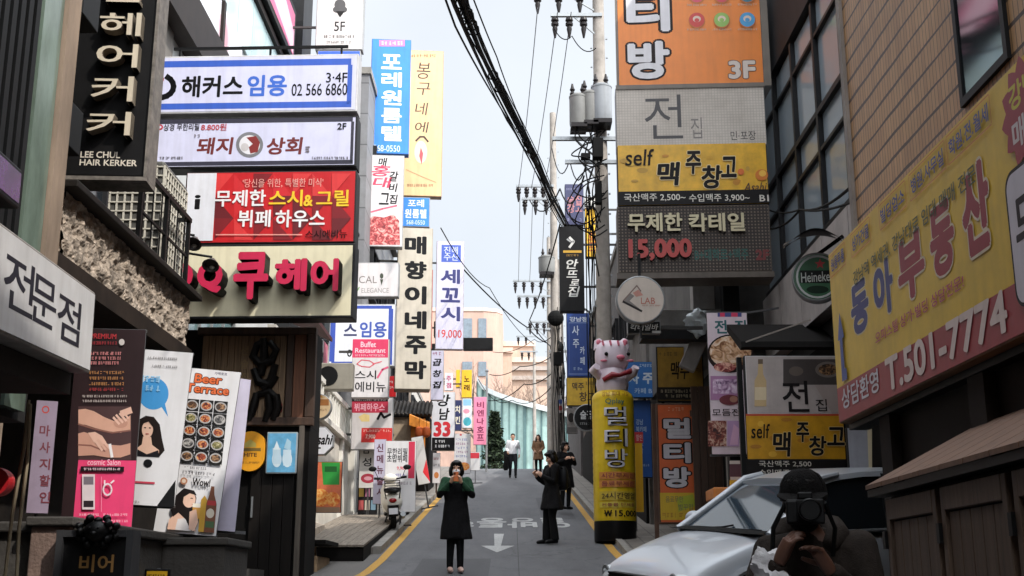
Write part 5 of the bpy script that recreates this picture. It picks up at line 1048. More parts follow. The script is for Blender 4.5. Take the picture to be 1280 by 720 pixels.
s = standee('menu_banner', 'small white board with red strip under the black 강남 panel', 588, 565, 600, 588, 42, mat('white_banner_cloth', (214, 212, 214)), 'menu banners along the left pavement'); s.rect(588, 566, 599, 573, (206, 50, 66))
s = standee('flag_banner', 'pale sloping flag banner with a red tip by the pavement', 524, 545, 538, 605, 30.5, mat('pale_grey_face', (204, 200, 196))); s.pic([('p', [(531, 590), (538, 575), (538, 604)], (220, 40, 50))], 'red_tip'); s.root.matrix_world = s.root.matrix_world @ Matrix.Rotation(R(-10), 4, 'Y')
t = thing('planter', 'black round planter tub on the left pavement by the scooter', 'planter', (-2.58, 28.4, gz(28.4) + .11))
B = MB(); B.lathe([(.18, 0), (.24, .28), (.26, .3), (.24, .31), (.22, .25)], 20); B.build('tub', mat('black_plastic', (24, 24, 26), rough=.45), t, smooth=True)
B = MB(); rn = random.Random(5)
for k in range(90):
    a = rn.uniform(0, 6.28); q = rn.uniform(0, .22); p = Vector((q * math.cos(a), q * math.sin(a), .3 + rn.uniform(0, .2))); d = Vector((rn.uniform(-1, 1), rn.uniform(-1, 1), rn.uniform(0, 1))).normalized() * .09; e = Vector((d.y, -d.x, .1)) * .35
    B.poly([p, p + d * .5 + e, p + d, p + d * .5 - e])
B.build('foliage', mat('dark_leaf', (38, 54, 34), rough=.6, var=.3), t)
s = Sign('blade_sign', 'tiny red sign squeezed between the fish panel and the tavern sign', 'sign', (486, 470), (495, 496), ('Y', 33), thick=.15, face=mat('red_print', (196, 28, 34)), fw=.005, group=GS); s.micro(487, 476, 494, 479, (236, 220, 220)); s.micro(487, 483, 494, 486, (236, 220, 220)); s.bracket(-3.72, (.5,))
s = Sign('blade_sign', 'small pink lettered white blade above the 강남 33 sign', 'sign', (556, 466), (566, 488), ('Y', 43), thick=.15, face=mat('white_acrylic', (226, 226, 232)), fw=.005, group=GS); vtext(s, '주점', 558, 564, 469, 486, (190, 60, 110), .03, .2); s.bracket(-4.0, (.5,))
s = Sign('blade_sign', 'dark blue blade sign half hidden beyond the brush lettered blade', 'sign', (567, 500), (577, 538), ('Y', 44.5), thick=.15, face=mat('navy_face', (40, 48, 92), rough=.45), fw=.005, group=GS); vtext(s, '치킨', 569, 575, 505, 532, (226, 220, 200), .03, .3); s.bracket(-4.0, (.5,))
s = Sign('wall_poster', 'narrow cream poster on the post beside the tavern door', 'poster', (541, 566), (550, 604), ('Y', 36.4), thick=.04, face=mat('offwhite_face', (214, 208, 208)), frame=M_dark, fw=.006); s.micro(542, 572, 549, 575, (150, 60, 60)); s.micro(542, 580, 549, 583, (80, 70, 70)); s.pic([('e', 545.5, 594, 3, 4, (196, 120, 60))]); B = MB(); B.bar((0, .05, -(s.o.z - gz(36.4) - .1)), (0, .05, s.h), .05); B.build('post', M_wood, s.root)
for q_, (px_, lab_) in enumerate(((524, 'orange paper lantern under the tavern eave, left one'), (533, 'orange paper lantern under the tavern eave, right one'))):
    t = thing('paper_lantern', lab_, 'lantern', at(px_, 540, 36.2), 0, 'lanterns under the tavern eave')
    B = MB(); B.lathe([(.04, -.16), (.11, -.12), (.14, 0), (.11, .12), (.04, .16)], 16); B.build('shade', mat('orange_paper', (206, 96, 40), rough=.7), t, smooth=True); B = MB(); B.bar((0, 0, .16), (0, 0, .5), .01); B.build('cord', M_rubber, t)
t = thing('notice_rack', 'dark leaflet rack standing by the white corner column', 'rack', (at(459, 640, 28).x, 28, gz(28) + .11))
B = MB(); B.box(-.22, .22, 0, .12, 0, .75); B.build('case', M_dark, t, bevel=.01)
for k in range(6): B = MB(); B.box(-.2 + (k % 3) * .14, -.09 + (k % 3) * .14, -.012, -.002, .14 + (k // 3) * .3, .36 + (k // 3) * .3); B.build('leaflet', ink(((196, 90, 90), (206, 196, 180), (120, 150, 170), (214, 180, 90), (170, 110, 140), (200, 200, 200))[k]), t)
# black meter pole on the left
t = thing('service_pole', 'dark thin pole with meter box among the left hand signs', 'pole', (-2.9, 45.5, gz(45.5)))
B = MB(); B.cyl((0, 0, 0), (0, 0, 6.2), .06, 10); B.build('shaft', M_blackm, t); B = MB(); B.box(-.22, .1, -.2, -.05, 4.2, 5.2); B.box(-.12, .12, -.2, .2, 5.5, 6.1); B.build('meter_box', M_blackm, t, bevel=.02)
t = thing('flag_pole', 'slim grey pole carrying nothing, beside the conifer', 'pole', (at(608, 590, 52).x, 52, gz(52)))
B = MB(); B.cyl((0, 0, 0), (0, 0, 4.4), .05, 10); B.build('shaft', M_grey, t); B = MB(); B.ball((0, 0, 4.42), .08, 8, 6); B.build('finial', M_grey, t)
# ================================================================== RIGHT SIDE SIGNS
GR = 'sign boards on the right side of the street'
SY = 17.4
ORNG = mat('orange_face', (238, 132, 36), rough=.4, var=.06)
s = Sign('room_cafe_sign', 'large orange board with white 티방 lettering and 3F, topmost of the right hand stack', 'sign', (769, -70), (956, 109), ('Y', SY), thick=.35, yaw=R(-3), face=ORNG, frame=mat('grey_metal', (140, 141, 142)), fw=.012, group=GR)
W8 = (226, 222, 226); OL = (54, 40, 38)
s.text('멀', 781, -62, 838, -18, W8, bold=.045, out=OL, ow=.045); s.text('티', 782, -13, 838, 39, W8, bold=.045, out=OL, ow=.045); s.text('방', 784, 52, 838, 98, W8, bold=.045, out=OL, ow=.045)
s.text('3F', 910, 76, 945, 98, (222, 206, 196), bold=.04, out=(110, 70, 40), ow=.03)
for i, (cx, c) in enumerate(((871, (210, 66, 62)), (902, (150, 190, 96)), (934, (74, 160, 214)))):
    for cy in (-6, 25):
        cc = c if cy > 0 else ((222, 84, 110), (214, 70, 90), (60, 120, 140))[i]
        s.pic([('e', cx, cy + 1, 10.5, 10, (200, 110, 40)), ('e', cx, cy, 9.5, 9, cc), ('e', cx, cy - 1, 5, 4, (232, 206, 190)), ('e', cx, cy + .5, 3, 2.5, cc)], 'icon'); s.micro(cx - 12, cy + 11, cx + 12, cy + 13.5, (206, 190, 170))
s.outline(769.5, -68, 955.5, 108.5, mat('stud_metal', (120, 110, 100), rough=.5), 1.2); s.bracket(3.05, (.3,))
s = Sign('pancake_house_sign', 'pale grid textured board with thin grey 전집 lettering, below the orange one', 'sign', (769, 110), (959, 181), ('Y', SY), thick=.35, yaw=R(-3), face=brickmat('pale_mesh_face', (216, 206, 196), (212, 202, 192), (194, 184, 174), .045, .045, .006, axis='Y', bump=.1), frame=mat('grey_metal', (140, 141, 142)), fw=.012, group=GR)
s.text('전', 805, 119, 854, 173, (64, 60, 62), bold=-.004); s.text('집', 863, 147, 878, 173, (128, 120, 116), bold=0); s.text('민·포장', 913, 164, 945, 175, (74, 68, 68), bold=.005); s.bracket(3.05, (.5,))
s = Sign('beer_warehouse_sign', 'yellow board with self 맥주창고 brush lettering over a black price strip', 'sign', (771, 181), (962, 255), ('Y', SY), thick=.36, yaw=R(-3), face=mat('golden_face', (234, 178, 30), rough=.4, var=.16, scale=5), frame=mat('dark_grey_metal', (52, 52, 54)), fw=.012, group=GR)
q = []; rn = random.Random(6)
for k in range(16):
    X, Y = rn.uniform(778, 950), rn.uniform(186, 232); q.append(('e', X, Y, rn.uniform(2, 7), rn.uniform(1.5, 4), rn.choice([(214, 160, 30), (206, 140, 34), (196, 150, 50), (240, 196, 70)])))
s.pic(q, 'pattern'); s.text('self', 781, 187, 818, 207, (36, 26, 20), bold=.012, shear=.12)
for ch, b in (('맥', (821, 203, 851, 232)), ('주', (856, 189, 877, 218)), ('창', (876, 207, 904, 236)), ('고', (900, 196, 921, 222))): s.text(ch, *b, (30, 24, 26), bold=.035, out=(232, 206, 150), ow=.03, shear=.1)
s.pic([('e', 952, 219, 8, 7, (214, 120, 30)), ('e', 953, 217, 4.5, 4, (240, 186, 70)), ('e', 926, 215, 4, 4, (222, 110, 40))], 'emblem'); s.text('Asahi', 929, 229, 959, 239, (90, 60, 30), bold=.01, shear=.3)
s.rect(772, 240, 962, 254, (34, 31, 32)); s.text('국산맥주 2,500~', 780, 242.5, 857, 251.5, (222, 216, 206), bold=.012); s.text('수입맥주 3,900~', 861, 243, 937, 252, (222, 216, 206), bold=.012); s.text('B1', 949, 244, 961, 252, (222, 216, 206), bold=.02); s.bracket(3.05, (.5,))
s = Sign('cocktail_sign', 'brown meshed board with raised letters 무제한칵테일 15,000, lowest of the right hand stack', 'sign', (771, 258), (966, 339), ('Y', SY), thick=.5, yaw=R(-3), face=brickmat('perforated_brown_face', (122, 108, 98), (114, 100, 90), (56, 48, 44), .05, .05, .016, axis='Y', bump=.5), frame=mat('weathered_brown_side', (96, 86, 78), rough=.6, var=.25), fw=.02, group=GR)
crm = (206, 194, 160); cs = mat('letter_side_brown', (70, 58, 48), rough=.6)
s.text('무제한', 784, 268, 853, 290, crm, bold=.03, extr=.05, side=cs); s.text('칵테일', 860, 268, 931, 290, crm, bold=.03, extr=.05, side=cs)
s.text('15,000', 785, 300, 865, 326, (176, 62, 58), bold=.045, extr=.05, side=cs); s.text('B+대학로+맥주', 868, 311, 936, 325, (36, 84, 76), bold=.03); s.text('2F', 944, 312, 962, 325, (116, 44, 44), bold=.05)
B = MB(); B.box(-s.w / 2 - .02, s.w / 2 + .02, -.52, .02, -.09, -.003); B.build('base_rail', mat('weathered_brown_side', (96, 86, 78)), s.root); s.bracket(3.05, (.4,))
# square steel mast on which the boards hang
t = thing('sign_mast', 'square dark steel post behind the right hand stack of boards', 'post', (at(912, 400, 18.6).x, 18.5, gz(18.5)))
B = MB(); B.box(-.13, .13, -.13, .13, 0, 9.6 - gz(18.5)); B.build('shaft', mat('black_metal', (26, 26, 27)), t, bevel=.01); B = MB(); B.box(-.25, .25, -.25, .25, 0, .05); B.build('base_plate', M_dark, t)
s = disc_sign('bar_sign', 'round cream sign lettered LAB with a grey triangle logo', 801, 374.5, 30, 16.9, mat('cream_disc', (196, 182, 170), rough=.45, var=.08), None)
s.pic([('p', [(778, 377), (787, 366), (793, 370), (787, 376), (802, 388)], (120, 112, 108)), ('l', [(779, 376), (796, 357), (801, 364)], 1.5, (120, 96, 90)), ('l', [(779, 377), (802, 389)], 2.6, (60, 54, 54)), ('p', [(791, 366), (798, 362), (804, 369), (795, 371)], (186, 130, 116))], 'emblem')
s.text('LAB', 801, 372, 819, 380, (176, 104, 88), bold=.01); s.micro(803, 381, 826, 383, (170, 120, 106))
B = MB(); B.bar((0, -.08, s.h), (0, -.08, s.h + .35), .04); B.bar((0, -.08, 0), (0, -.08, -.2), .03); B.build('hanger', M_blackm, s.root)
s = Sign('bar_sign', 'small black sign with white brush characters under the round LAB sign', 'sign', (784, 401), (826, 417), ('Y', 18.1), thick=.12, face=mat('black_sign_face', (30, 29, 30)), frame=M_grey, fw=.012); s.text('칵테일바', 788, 405, 823, 413, (200, 196, 190), bold=.01, shear=.2); s.rect(815, 413.5, 826, 416.5, (196, 194, 190)); s.bracket(2.95, (.5,))
# white plastic sheet and duct at the wall
t = thing('extract_duct', 'slanting pale duct wrapped in white plastic beside the hanging menu banner', 'duct', at(865, 440, 19.0))
B = MB(); a, b = at(868, 455, 19) - t.location, at(884, 405, 19) - t.location
B.bar(at(858, 462, 18.9) - t.location, at(880, 412, 18.9) - t.location, .14, .26); B.build('duct', mat('pale_duct_metal', (142, 134, 128), rough=.6, var=.2), t, bevel=.02)
B = MB(); rn = random.Random(3); c = at(872, 404, 18.6) - t.location
vs0 = len(B.v); B.ball(c, (.17, .16, .2), 26, 18)
for i in range(len(B.v)):
    v = Vector(B.v[i]); d = (v - Vector(c)); n_ = noise.fractal(d * 9, .8, 2.0, 4); B.v[i] = tuple(Vector(c) + d * (1 + .45 * n_))
B.build('plastic_wrap', mat('white_plastic_sheet', (206, 214, 218), rough=.25, var=.1), t, smooth=True)
# framed boards at street level
s = Sign('beer_warehouse_board', 'dim yellow board with faint brush lettering over the orange 멀티방 panel', 'sign', (820, 433), (881, 502), ('Y', 20.6), thick=.1, face=mat('dull_gold_face', (150, 114, 34), rough=.5, var=.25, scale=5), frame=M_blackm, fw=.02)
s.text('맥주', 838, 452, 862, 474, (30, 22, 18), bold=.02, shear=.15); s.rect(821, 484, 881, 500, (40, 34, 30)); s.micro(826, 487, 876, 491, (160, 146, 120)); s.micro(832, 493, 870, 497, (160, 146, 120)); s.micro(824, 440, 846, 445, (96, 70, 20)); s.micro(862, 460, 878, 466, (96, 70, 20))
B = MB(); [B.bar((x, .05, -.2), (x, .05, s.h), .05) for x in (-.3, .3)]; B.build('stand', M_blackm, s.root)
s = Sign('room_cafe_panel', 'orange upright panel with 멀티방 in a dark timber frame at the pavement', 'sign', (820, 504), (876, 655), ('Y', 20.5), thick=.12, face=mat('burnt_orange_face', (212, 96, 40), rough=.5, var=.1), frame=mat('rusty_brown_frame', (84, 58, 44), rough=.7, var=.3), fw=.03)
vtext(s, '멀티방', 829, 864, 520, 612, (196, 190, 196), .045, .16, out=(44, 30, 30), ow=.05); s.micro(835, 509, 856, 514, (222, 160, 120)); s.rect(825, 616, 873, 650, (206, 170, 30)); s.pic([('p', [(846, 622), (866, 618), (870, 632), (848, 640)], (170, 176, 40))], 'patch'); s.text('음료무한', 832, 620, 854, 628, (120, 110, 70), bold=.01); s.text('방꾸밈', 848, 630, 866, 638, (110, 100, 80), bold=.01); s.micro(828, 641, 868, 647, (170, 120, 20))
B = MB(); hw = s.w / 2; [B.bar((x, .02, -(s.o.z - gz(20.5) - .05)), (x, .02, s.h), .07) for x in (-hw - .03, hw + .03)]; B.build('posts', mat('rusty_brown_frame', (84, 58, 44)), s.root)
t = thing('timber_fence', 'dark planked timber screen beside the orange upright panel', 'fence', (at(895, 600, 20).x, 20.0, gz(20)))
B = MB(); [B.box(-.36 + .12 * i, -.25 + .12 * i, 0, .04, .02, 2.9) for i in range(6)]; B.build('planks', M_wood, t); B = MB(); [B.box(-.38, .38, .041, .09, z, z + .1) for z in (.4, 2.4)]; B.build('rails', M_wood, t)
# hanging banner
s = Sign('pancake_banner', 'long pink white hanging banner with food pictures headed 전집', 'banner', (883, 391), (942, 568), ('Y', 17.2), thick=.03, face=mat('pink_white_cloth', (216, 198, 206), rough=.55, var=.07), frame=pole_m, fw=.003)
s.pic([('r', 897, 391, 927, 396, (60, 70, 130)), ('r', 900, 391, 906, 396, (206, 50, 90)), ('r', 914, 391, 922, 396, (206, 50, 90))], 'strip')
TEAL = (34, 92, 96); s.text('전', 893, 400, 909, 417, TEAL, bold=.03); s.text('집', 918, 400, 933, 417, TEAL, bold=.03)
fd = foodmat('pancake_print', (120, 74, 40), (206, 160, 120), (232, 210, 190), 9); fd2 = foodmat('soup_print', (80, 20, 24), (150, 60, 60), (222, 170, 150), 12)
s.pic([('e', 913, 442, 29, 24, (52, 36, 34)), ('e', 913, 440, 26, 20, fd), ('e', 906, 459, 14, 6, fd2), ('r', 888, 470, 925, 500, (170, 120, 160)), ('r', 891, 474, 922, 492, foodmat('mauve_print', (120, 80, 120), (196, 160, 190), (232, 214, 230), 9)), ('e', 912, 500, 13, 6.5, (110, 40, 50)), ('e', 917, 499, 5, 4, (170, 120, 100)), ('r', 885, 526, 908, 558, foodmat('crowd_print', (50, 24, 26), (130, 60, 50), (200, 170, 150), 16)), ('r', 909, 526, 924, 558, (186, 150, 190)), ('p', [(917, 530), (924, 536), (922, 556), (912, 556)], (214, 170, 200))], 'food_pictures')
s.text('모듬전', 890, 511, 925, 520, (60, 40, 46), bold=.01); s.micro(895, 477, 920, 480, (90, 60, 100))
B = MB(); B.bar((-s.w / 2 - .02, .02, s.h + .01), (s.w / 2 + .02, .02, s.h + .01), .03); B.bar((-s.w / 2 - .02, .02, -.01), (s.w / 2 + .02, .02, -.01), .03); B.bar((s.w / 2 - .05, .02, s.h), (s.w / 2 + .5, .1, s.h + .1), .03); B.build('rod', pole_m, s.root)
# wall posters (pancake + beer warehouse)
s = Sign('beer_warehouse_billboard', 'billboard of two halves: grey 전집 with a bottle above, yellow self 맥주창고 below', 'billboard', (930, 444), (1058, 597), ('Y', 14.2), thick=.12, face=mat('offwhite_face', (214, 208, 208)), frame=M_dark, fw=.01)
s.rect(932, 446, 1057, 517, mat('warm_grey_print', (188, 176, 172), rough=.4, var=.12)); s.pic([('r', 979, 449, 1056, 481, (72, 64, 62)), ('e', 1035, 462, 16, 10, (120, 110, 104)), ('e', 1035, 462, 12, 7, foodmat('dark_dish_print', 0, 0, 0)), ('e', 995, 464, 9, 6, (104, 92, 84)),
       ('p', [(943, 508), (943, 476), (947, 468), (948, 452), (953, 452), (954, 468), (958, 476), (958, 508)], (206, 176, 130)), ('r', 947.5, 449, 953.5, 455, (110, 90, 70)), ('r', 943.5, 484, 957.5, 500, (226, 206, 170)), ('p', [(1018, 481), (1057, 481), (1057, 517), (1040, 517)], (176, 160, 154))], 'bottle_picture')
s.text('전', 977, 476, 1012, 515, (38, 32, 34), bold=.012); s.text('집', 1019, 499, 1034, 514, (60, 52, 52), bold=.005)
s.rect(932, 518, 1057, 574, mat('golden_print', (206, 150, 26), rough=.4, var=.2, scale=4)); s.rect(932, 517.5, 1057, 520, (190, 70, 40))
q = []
for k in range(10): q.append(('e', rn.uniform(940, 1050), rn.uniform(524, 568), rn.uniform(3, 8), rn.uniform(2, 4), rn.choice([(190, 130, 24), (222, 170, 50), (180, 120, 30)])))
s.pic(q, 'pattern'); s.text('self', 938, 530, 963, 548, (36, 26, 20), bold=.012, shear=.12)
for ch, b in (('맥', (965, 540, 990, 571)), ('주', (994, 528, 1012, 553)), ('창', (1010, 545, 1034, 570)), ('고', (1032, 534, 1056, 557))): s.text(ch, *b, (30, 24, 26), bold=.03, out=(222, 190, 130), ow=.025, shear=.1)
s.rect(932, 574, 1057, 596, (36, 32, 32)); s.text('국산맥주 2,500', 948, 576, 1014, 584, (206, 200, 190), bold=.012); s.text('수입맥주 3,900', 948, 587, 1014, 595, (206, 200, 190), bold=.012)
B = MB(); [B.bar((x, .04, -1.7), (x, .04, s.h), .06) for x in (-.6, .6)]; B.build('posts', M_blackm, s.root)
s = Sign('blank_board', 'pale grey blank board between the yellow billboard and the dark shop wall', 'board', (1058, 534), (1090, 596), ('Y', 13.3), thick=.08, face=mat('cool_grey_panel', (170, 170, 178), rough=.5, var=.12), frame=M_dark, fw=.01)
s.pic([('p', [(1084, 538), (1090, 536), (1090, 590), (1086, 590)], (222, 206, 170))], 'edge_strip'); B = MB(); B.bar((0, .04, -1.5), (0, .04, s.h), .06); B.build('posts', M_blackm, s.root)
t = thing('crate_stack', 'orange topped wooden counter partly behind the silver car', 'counter', (at(925, 610, 16.6).x, 16.6, gz(16.6)))
B = MB(); B.box(-.4, .55, -.3, .3, 0, 1.15); B.build('body', mat('brown_counter', (96, 66, 48), rough=.7, var=.25), t, bevel=.01); B = MB(); B.box(-.42, .6, -.34, .34, 1.153, 1.3); B.build('top', mat('orange_counter_top', (216, 132, 62), rough=.5, var=.15), t, bevel=.015)
s = Sign('side_poster', 'narrow strip of small posters between the hanging banner and the billboard', 'poster', (911, 575), (929, 640), ('Y', 16.9), thick=.05, face=mat('pale_grey_face', (204, 200, 196)), frame=M_dark, fw=.01)
s.pic([('r', 912, 580, 928, 596, (90, 60, 70)), ('r', 912, 600, 928, 612, (206, 170, 50)), ('r', 912, 616, 920, 638, (96, 120, 160))]); B = MB(); B.bar((0, .03, -.6), (0, .03, s.h), .04); B.build('stand', pole_m, s.root)

# inflatable advertising column with a cat head
def column(px, pbase, Y, pytop):
    g = gz(Y) + .02; c = at(px, pbase, Y); t = thing('inflatable_column', 'yellow inflatable advertising column lettered 멀티방 topped by a white cat figure', 'inflatable', (c.x, Y, g))
    z = lambda py: at(px, py, Y).z - g
    r = (at(796, 560, Y).x - at(744, 560, Y).x) / 2
    ht = z(488)
    B = MB(); prof = [(r * .98, 0), (r, .02), (r * 1.0, z(652) - .0)]; B.lathe(prof, 32); B.build('base', mat('black_vinyl', (24, 23, 24), rough=.4), t, smooth=True)
    B = MB(); P = []; zz0 = z(652) + .003
    for k in range(61):
        h = zz0 + (ht - zz0) * k / 60; q = 1 + .012 * math.sin(k * 1.05) ** 2
        if k > 56: q *= math.cos((k - 56) / 4 * 1.15) ** .6
        P.append((r * q, h))
    B.lathe(P, 40); B.build('tube', mat('yellow_vinyl', (226, 190, 32), rough=.35, var=.1, scale=2), t, smooth=True)
    # lettering wrapped round the tube
    def wrap(body, x0, y0, x1, y1, col, bold=.03, lift=.012, name='lettering', rect=False):
        B = MB(); Z1, Z0 = z(y0), z(y1); k = (at(x1, y0, Y).x - at(x0, y0, Y).x); A = math.asin(max(-1, min(1, (x0 - px) / 27.5))); Bn = math.asin(max(-1, min(1, (x1 - px) / 27.5)))
        if rect:
            n = 14; vs = []; 
            for i in range(n + 1):
                a = A + (Bn - A) * i / n
                for h in (Z0, Z1): vs.append(((r * 1.012 + lift) * math.sin(a), -(r * 1.012 + lift) * math.cos(a), h))
            B.add(vs, [(2 * i, 2 * i + 2, 2 * i + 3, 2 * i + 1) for i in range(n)])
        else:
            vs, fs = glyphs(body, bold, 0, 0); f2 = glyphs(body, min(bold, .03), 0, 0)[0]; xs = [v[0] for v in f2]; ys = [v[1] for v in f2]
            out = []
            for v in vs:
                a = A + (Bn - A) * (v[0] - min(xs)) / (max(xs) - min(xs)); h = Z0 + (Z1 - Z0) * (v[1] - min(ys)) / (max(ys) - min(ys)); rl = r * 1.012 + lift + v[2] * .1; out.append((rl * math.sin(a), -rl * math.cos(a), h))
            B.add(out, fs)
        B.build(name, ink(col), t)
    for ch, y0, y1 in (('멀', 512, 535), ('티', 539, 561), ('방', 564, 587)):
        wrap(ch, 757, y0, 784, y1, (40, 34, 34), .04, .020); wrap(ch, 757, y0, 784, y1, (206, 202, 208), .004, .042)
    wrap('강남 최대 규모', 754, 493, 788, 499, (176, 110, 40), .01); wrap('Qplay', 758, 502, 782, 510, (56, 116, 110), .01)
    for a, b, cl, tx in ((592, 601, (206, 136, 60), '시간무제한'), (602, 611, (206, 136, 60), '음료무제한'), (616, 627, (206, 176, 60), '24시간영업'), (629, 636, (214, 190, 70), '커플룸 단체룸')):
        wrap('', 749, a, 795, b, cl, rect=True, lift=.010, name='panel'); wrap(tx, 752, a + 1.5, 792, b - 1.5, (150, 60, 70) if a < 612 or a > 628 else (66, 52, 40), .01, .018)
    wrap('￦15,000', 754, 639, 794, 648, (44, 36, 34), .025, .012)
    # cat figure (plain white balloon cat)
    wv = mat('white_vinyl', (222, 206, 216), rough=.3, var=.06); pk = mat('pink_vinyl', (222, 120, 140), rough=.35); bk = mat('black_vinyl_dot', (24, 20, 22), rough=.3)
    hc = z(446); bw = (at(792, 446, Y).x - at(746, 446, Y).x) / 2
    B = MB(); B.lathe([(r * .72, ht - .05), (r * .8, ht + .1), (r * .74, z(470)), (r * .6, z(462))], 26); b = B.build('body', wv, t, smooth=True)
    B = MB(); B.ball((0, 0, 0), (1, 1, 1), 28, 18); B.v = [tuple((abs(q) ** .72 * (1 if q > 0 else -1)) * m_ + o_ for q, m_, o_ in zip(v, (bw * .92, bw * .8, (z(426) - z(466)) / 2), (0, 0, hc))) for v in B.v]
    for sx in (-1, 1): B.tube([(sx * bw * .60, 0, z(434)), (sx * bw * .78, 0, z(424.5))], [.15, .06], 12)
    B.build('head', wv, t, smooth=True)
    B = MB(); [B.ball((sx * bw * .72, -.09, z(429)), (.05, .04, .06), 10, 7) for sx in (-1, 1)]; B.ball((.1 + .05, -bw * .82, z(450)), (.085, .05, .05), 12, 8)
    for (x, q) in ((-.2, 0), (-.05, 0), (.1, 0), (.22, 0)): B.bar((x, -bw * .70, z(429.0)), (x + .02, -bw * .775, z(435)), .03)
    [B.ball((sx * .26 + .08, -bw * .76, z(454)), (.07, .03, .025), 10, 6) for sx in (-1, 1)]; B.build('pink_markings', pk, t, smooth=True)
    B = MB(); [B.ball((x + .1, -bw * .83, z(446)), (.036, .03, .04), 10, 7) for x in (-.23, .2)]; B.build('eyes', bk, t, smooth=True)
    B = MB(); B.tube([(-.2, -r * .72, z(478)), (-.02, -r * .86, z(472)), (.12, -r * .95, z(473)), (.42, -r * .5, z(464))], [.045, .06, .04, .06], 10); B.build('scarf', mat('red_dark_vinyl', (150, 30, 44), rough=.4, var=.3, scale=6), t, smooth=True)
    B = MB(); B.tube([(-r * .6, -.1, z(472)), (-r * .95, -.22, z(465)), (-r * .8, -.35, z(462))], [.09, .09, .07], 10); B.tube([(r * .6, -.1, z(474)), (r * .98, -.2, z(468)), (r * 1.1, -.28, z(462))], [.09, .09, .07], 10); B.build('arm', wv, t, smooth=True)
    return t
column(769.5, 679, 23.2, 424)
s = Sign('sale_flag', 'yellow flag banner with a red head behind the inflatable column', 'banner', (793, 540), (805, 640), ('Y', 24.5), thick=.03, face=mat('yellow_face', (236, 182, 34)), frame=pole_m, fw=.002)
s.rect(793, 540, 804, 554, (206, 56, 60)); s.text('할인', 795, 543, 803, 551, (230, 190, 190), bold=.01); B = MB(); B.bar((-s.w / 2, .03, -(s.o.z - gz(24.5) - .1)), (-s.w / 2, .03, s.h), .03); B.build('stand', pole_m, s.root)
# signs on the rear row
s = Sign('vertical_sign', 'blue vertical sign listing white characters right of the inflatable column', 'sign', (784, 500), (816, 597), ('Y', 25.6), thick=.15, face=mat('deep_blue_face', (34, 78, 146), rough=.45, var=.1), frame=M_dark, fw=.01, group=GR)
for i, tx in enumerate(('강남', '북카페', '사주', '타로', '궁합')): s.text(tx, 795, 524 + i * 9, 795 + (9 if len(tx) == 2 else 13), 531 + i * 9, (170, 190, 210), bold=.01)
s.micro(800, 580, 812, 583, (150, 170, 200)); s.bracket(3.0, (.5,))
s = Sign('vertical_sign', 'short blue sign with a large white 주 just behind the inflatable cat', 'sign', (776, 452), (818, 497), ('Y', 25.4), thick=.15, face=mat('mid_blue_face', (44, 104, 172), rough=.45, var=.1), frame=M_dark, fw=.01, group=GR)
s.text('주', 803, 466, 817, 480, (196, 206, 216), bold=.04); s.text('사', 786, 466, 799, 480, (196, 206, 216), bold=.04); s.text('카페 B', 793, 485, 815, 492, (180, 200, 220), bold=.01); s.micro(796, 455, 816, 459, (180, 200, 220)); s.bracket(3.0, (.5,))
s = Sign('fortune_cafe_sign', 'dark blue vertical sign with white border and characters 사주카페', 'sign', (708, 391), (738, 471), ('Y', 34), thick=.2, face=mat('royal_blue_face', (34, 66, 136), rough=.4, var=.08), frame=mat('navy_side', (30, 44, 80), rough=.5), fw=.015, group=GR)
s.outline(711, 403, 735, 468, (120, 140, 180), 1); s.text('강남점', 712, 396, 734, 402, (206, 214, 226), bold=.03)
for ch, b in (('사', (715, 407, 724, 419)), ('주', (716, 424, 724, 435)), ('카', (725, 433, 731, 443)), ('페', (725, 446, 731, 456))): s.text(ch, *b, (206, 214, 226), bold=.02)
s.micro(717, 459, 730, 463, (150, 170, 200)); s.bracket(2.9, (.3, .8))
s = Sign('yellow_board', 'dull yellow board with dark brush characters under the dark blue 사주 sign', 'sign', (708, 472), (750, 507), ('Y', 31), thick=.2, face=mat('mustard_face', (206, 164, 40), rough=.45, var=.15, scale=5), frame=M_dark, fw=.01, group=GR)
s.text('맥주', 715, 478, 730, 488, (70, 48, 20), bold=.03); s.text('창고', 724, 490, 744, 502, (70, 48, 20), bold=.03); s.micro(732, 477, 747, 481, (110, 80, 30)); s.bracket(2.95, (.5,))
s = disc_sign('bar_sign', 'black round sign with white characters under the mustard board', 734, 522, 17, 29.5, mat('black_sign_face', (30, 29, 30)), 2.95)
s.text('술집', 725, 513, 741, 524, (200, 200, 200), bold=.02); s.micro(725, 528, 742, 531, (140, 140, 140))
s = Sign('photo_panel', 'grey photo panel below the mustard board beside the black round sign', 'poster', (708, 510), (722, 542), ('Y', 32), thick=.06, face=mat('grey_photo', (150, 142, 138), rough=.5, var=.4, scale=5), frame=M_dark, fw=.01); s.pic([('e', 714, 522, 4, 6, (60, 54, 52)), ('r', 709, 534, 721, 541, (90, 84, 82))]); s.bracket(2.95, (.5,))
s = Sign('pub_sign', 'black vertical blade with white brush lettering and a yellow line beside the utility pole', 'sign', (699, 283), (731, 389), ('Y', 30), thick=.3, face=mat('black_sign_face', (30, 29, 30)), frame=M_blackm, fw=.01, group=GR)
s.pic([('l', [(712, 297), (717, 302), (712, 309)], 3, (206, 204, 200)), ('l', [(709, 299), (713, 302)], 2, (160, 160, 160))], 'emblem'); s.rect(704, 313, 727, 316, (196, 150, 40)); s.micro(708, 318, 723, 320.5, (170, 130, 50))
for ch, b in (('안', (708, 324, 723, 336)), ('뜨', (708, 338, 722, 347)), ('로', (712, 349, 724, 357)), ('집', (710, 358, 725, 371))): s.text(ch, *b, (206, 204, 200), bold=.02, shear=.2)
s.bracket(2.95, (.3, .8))
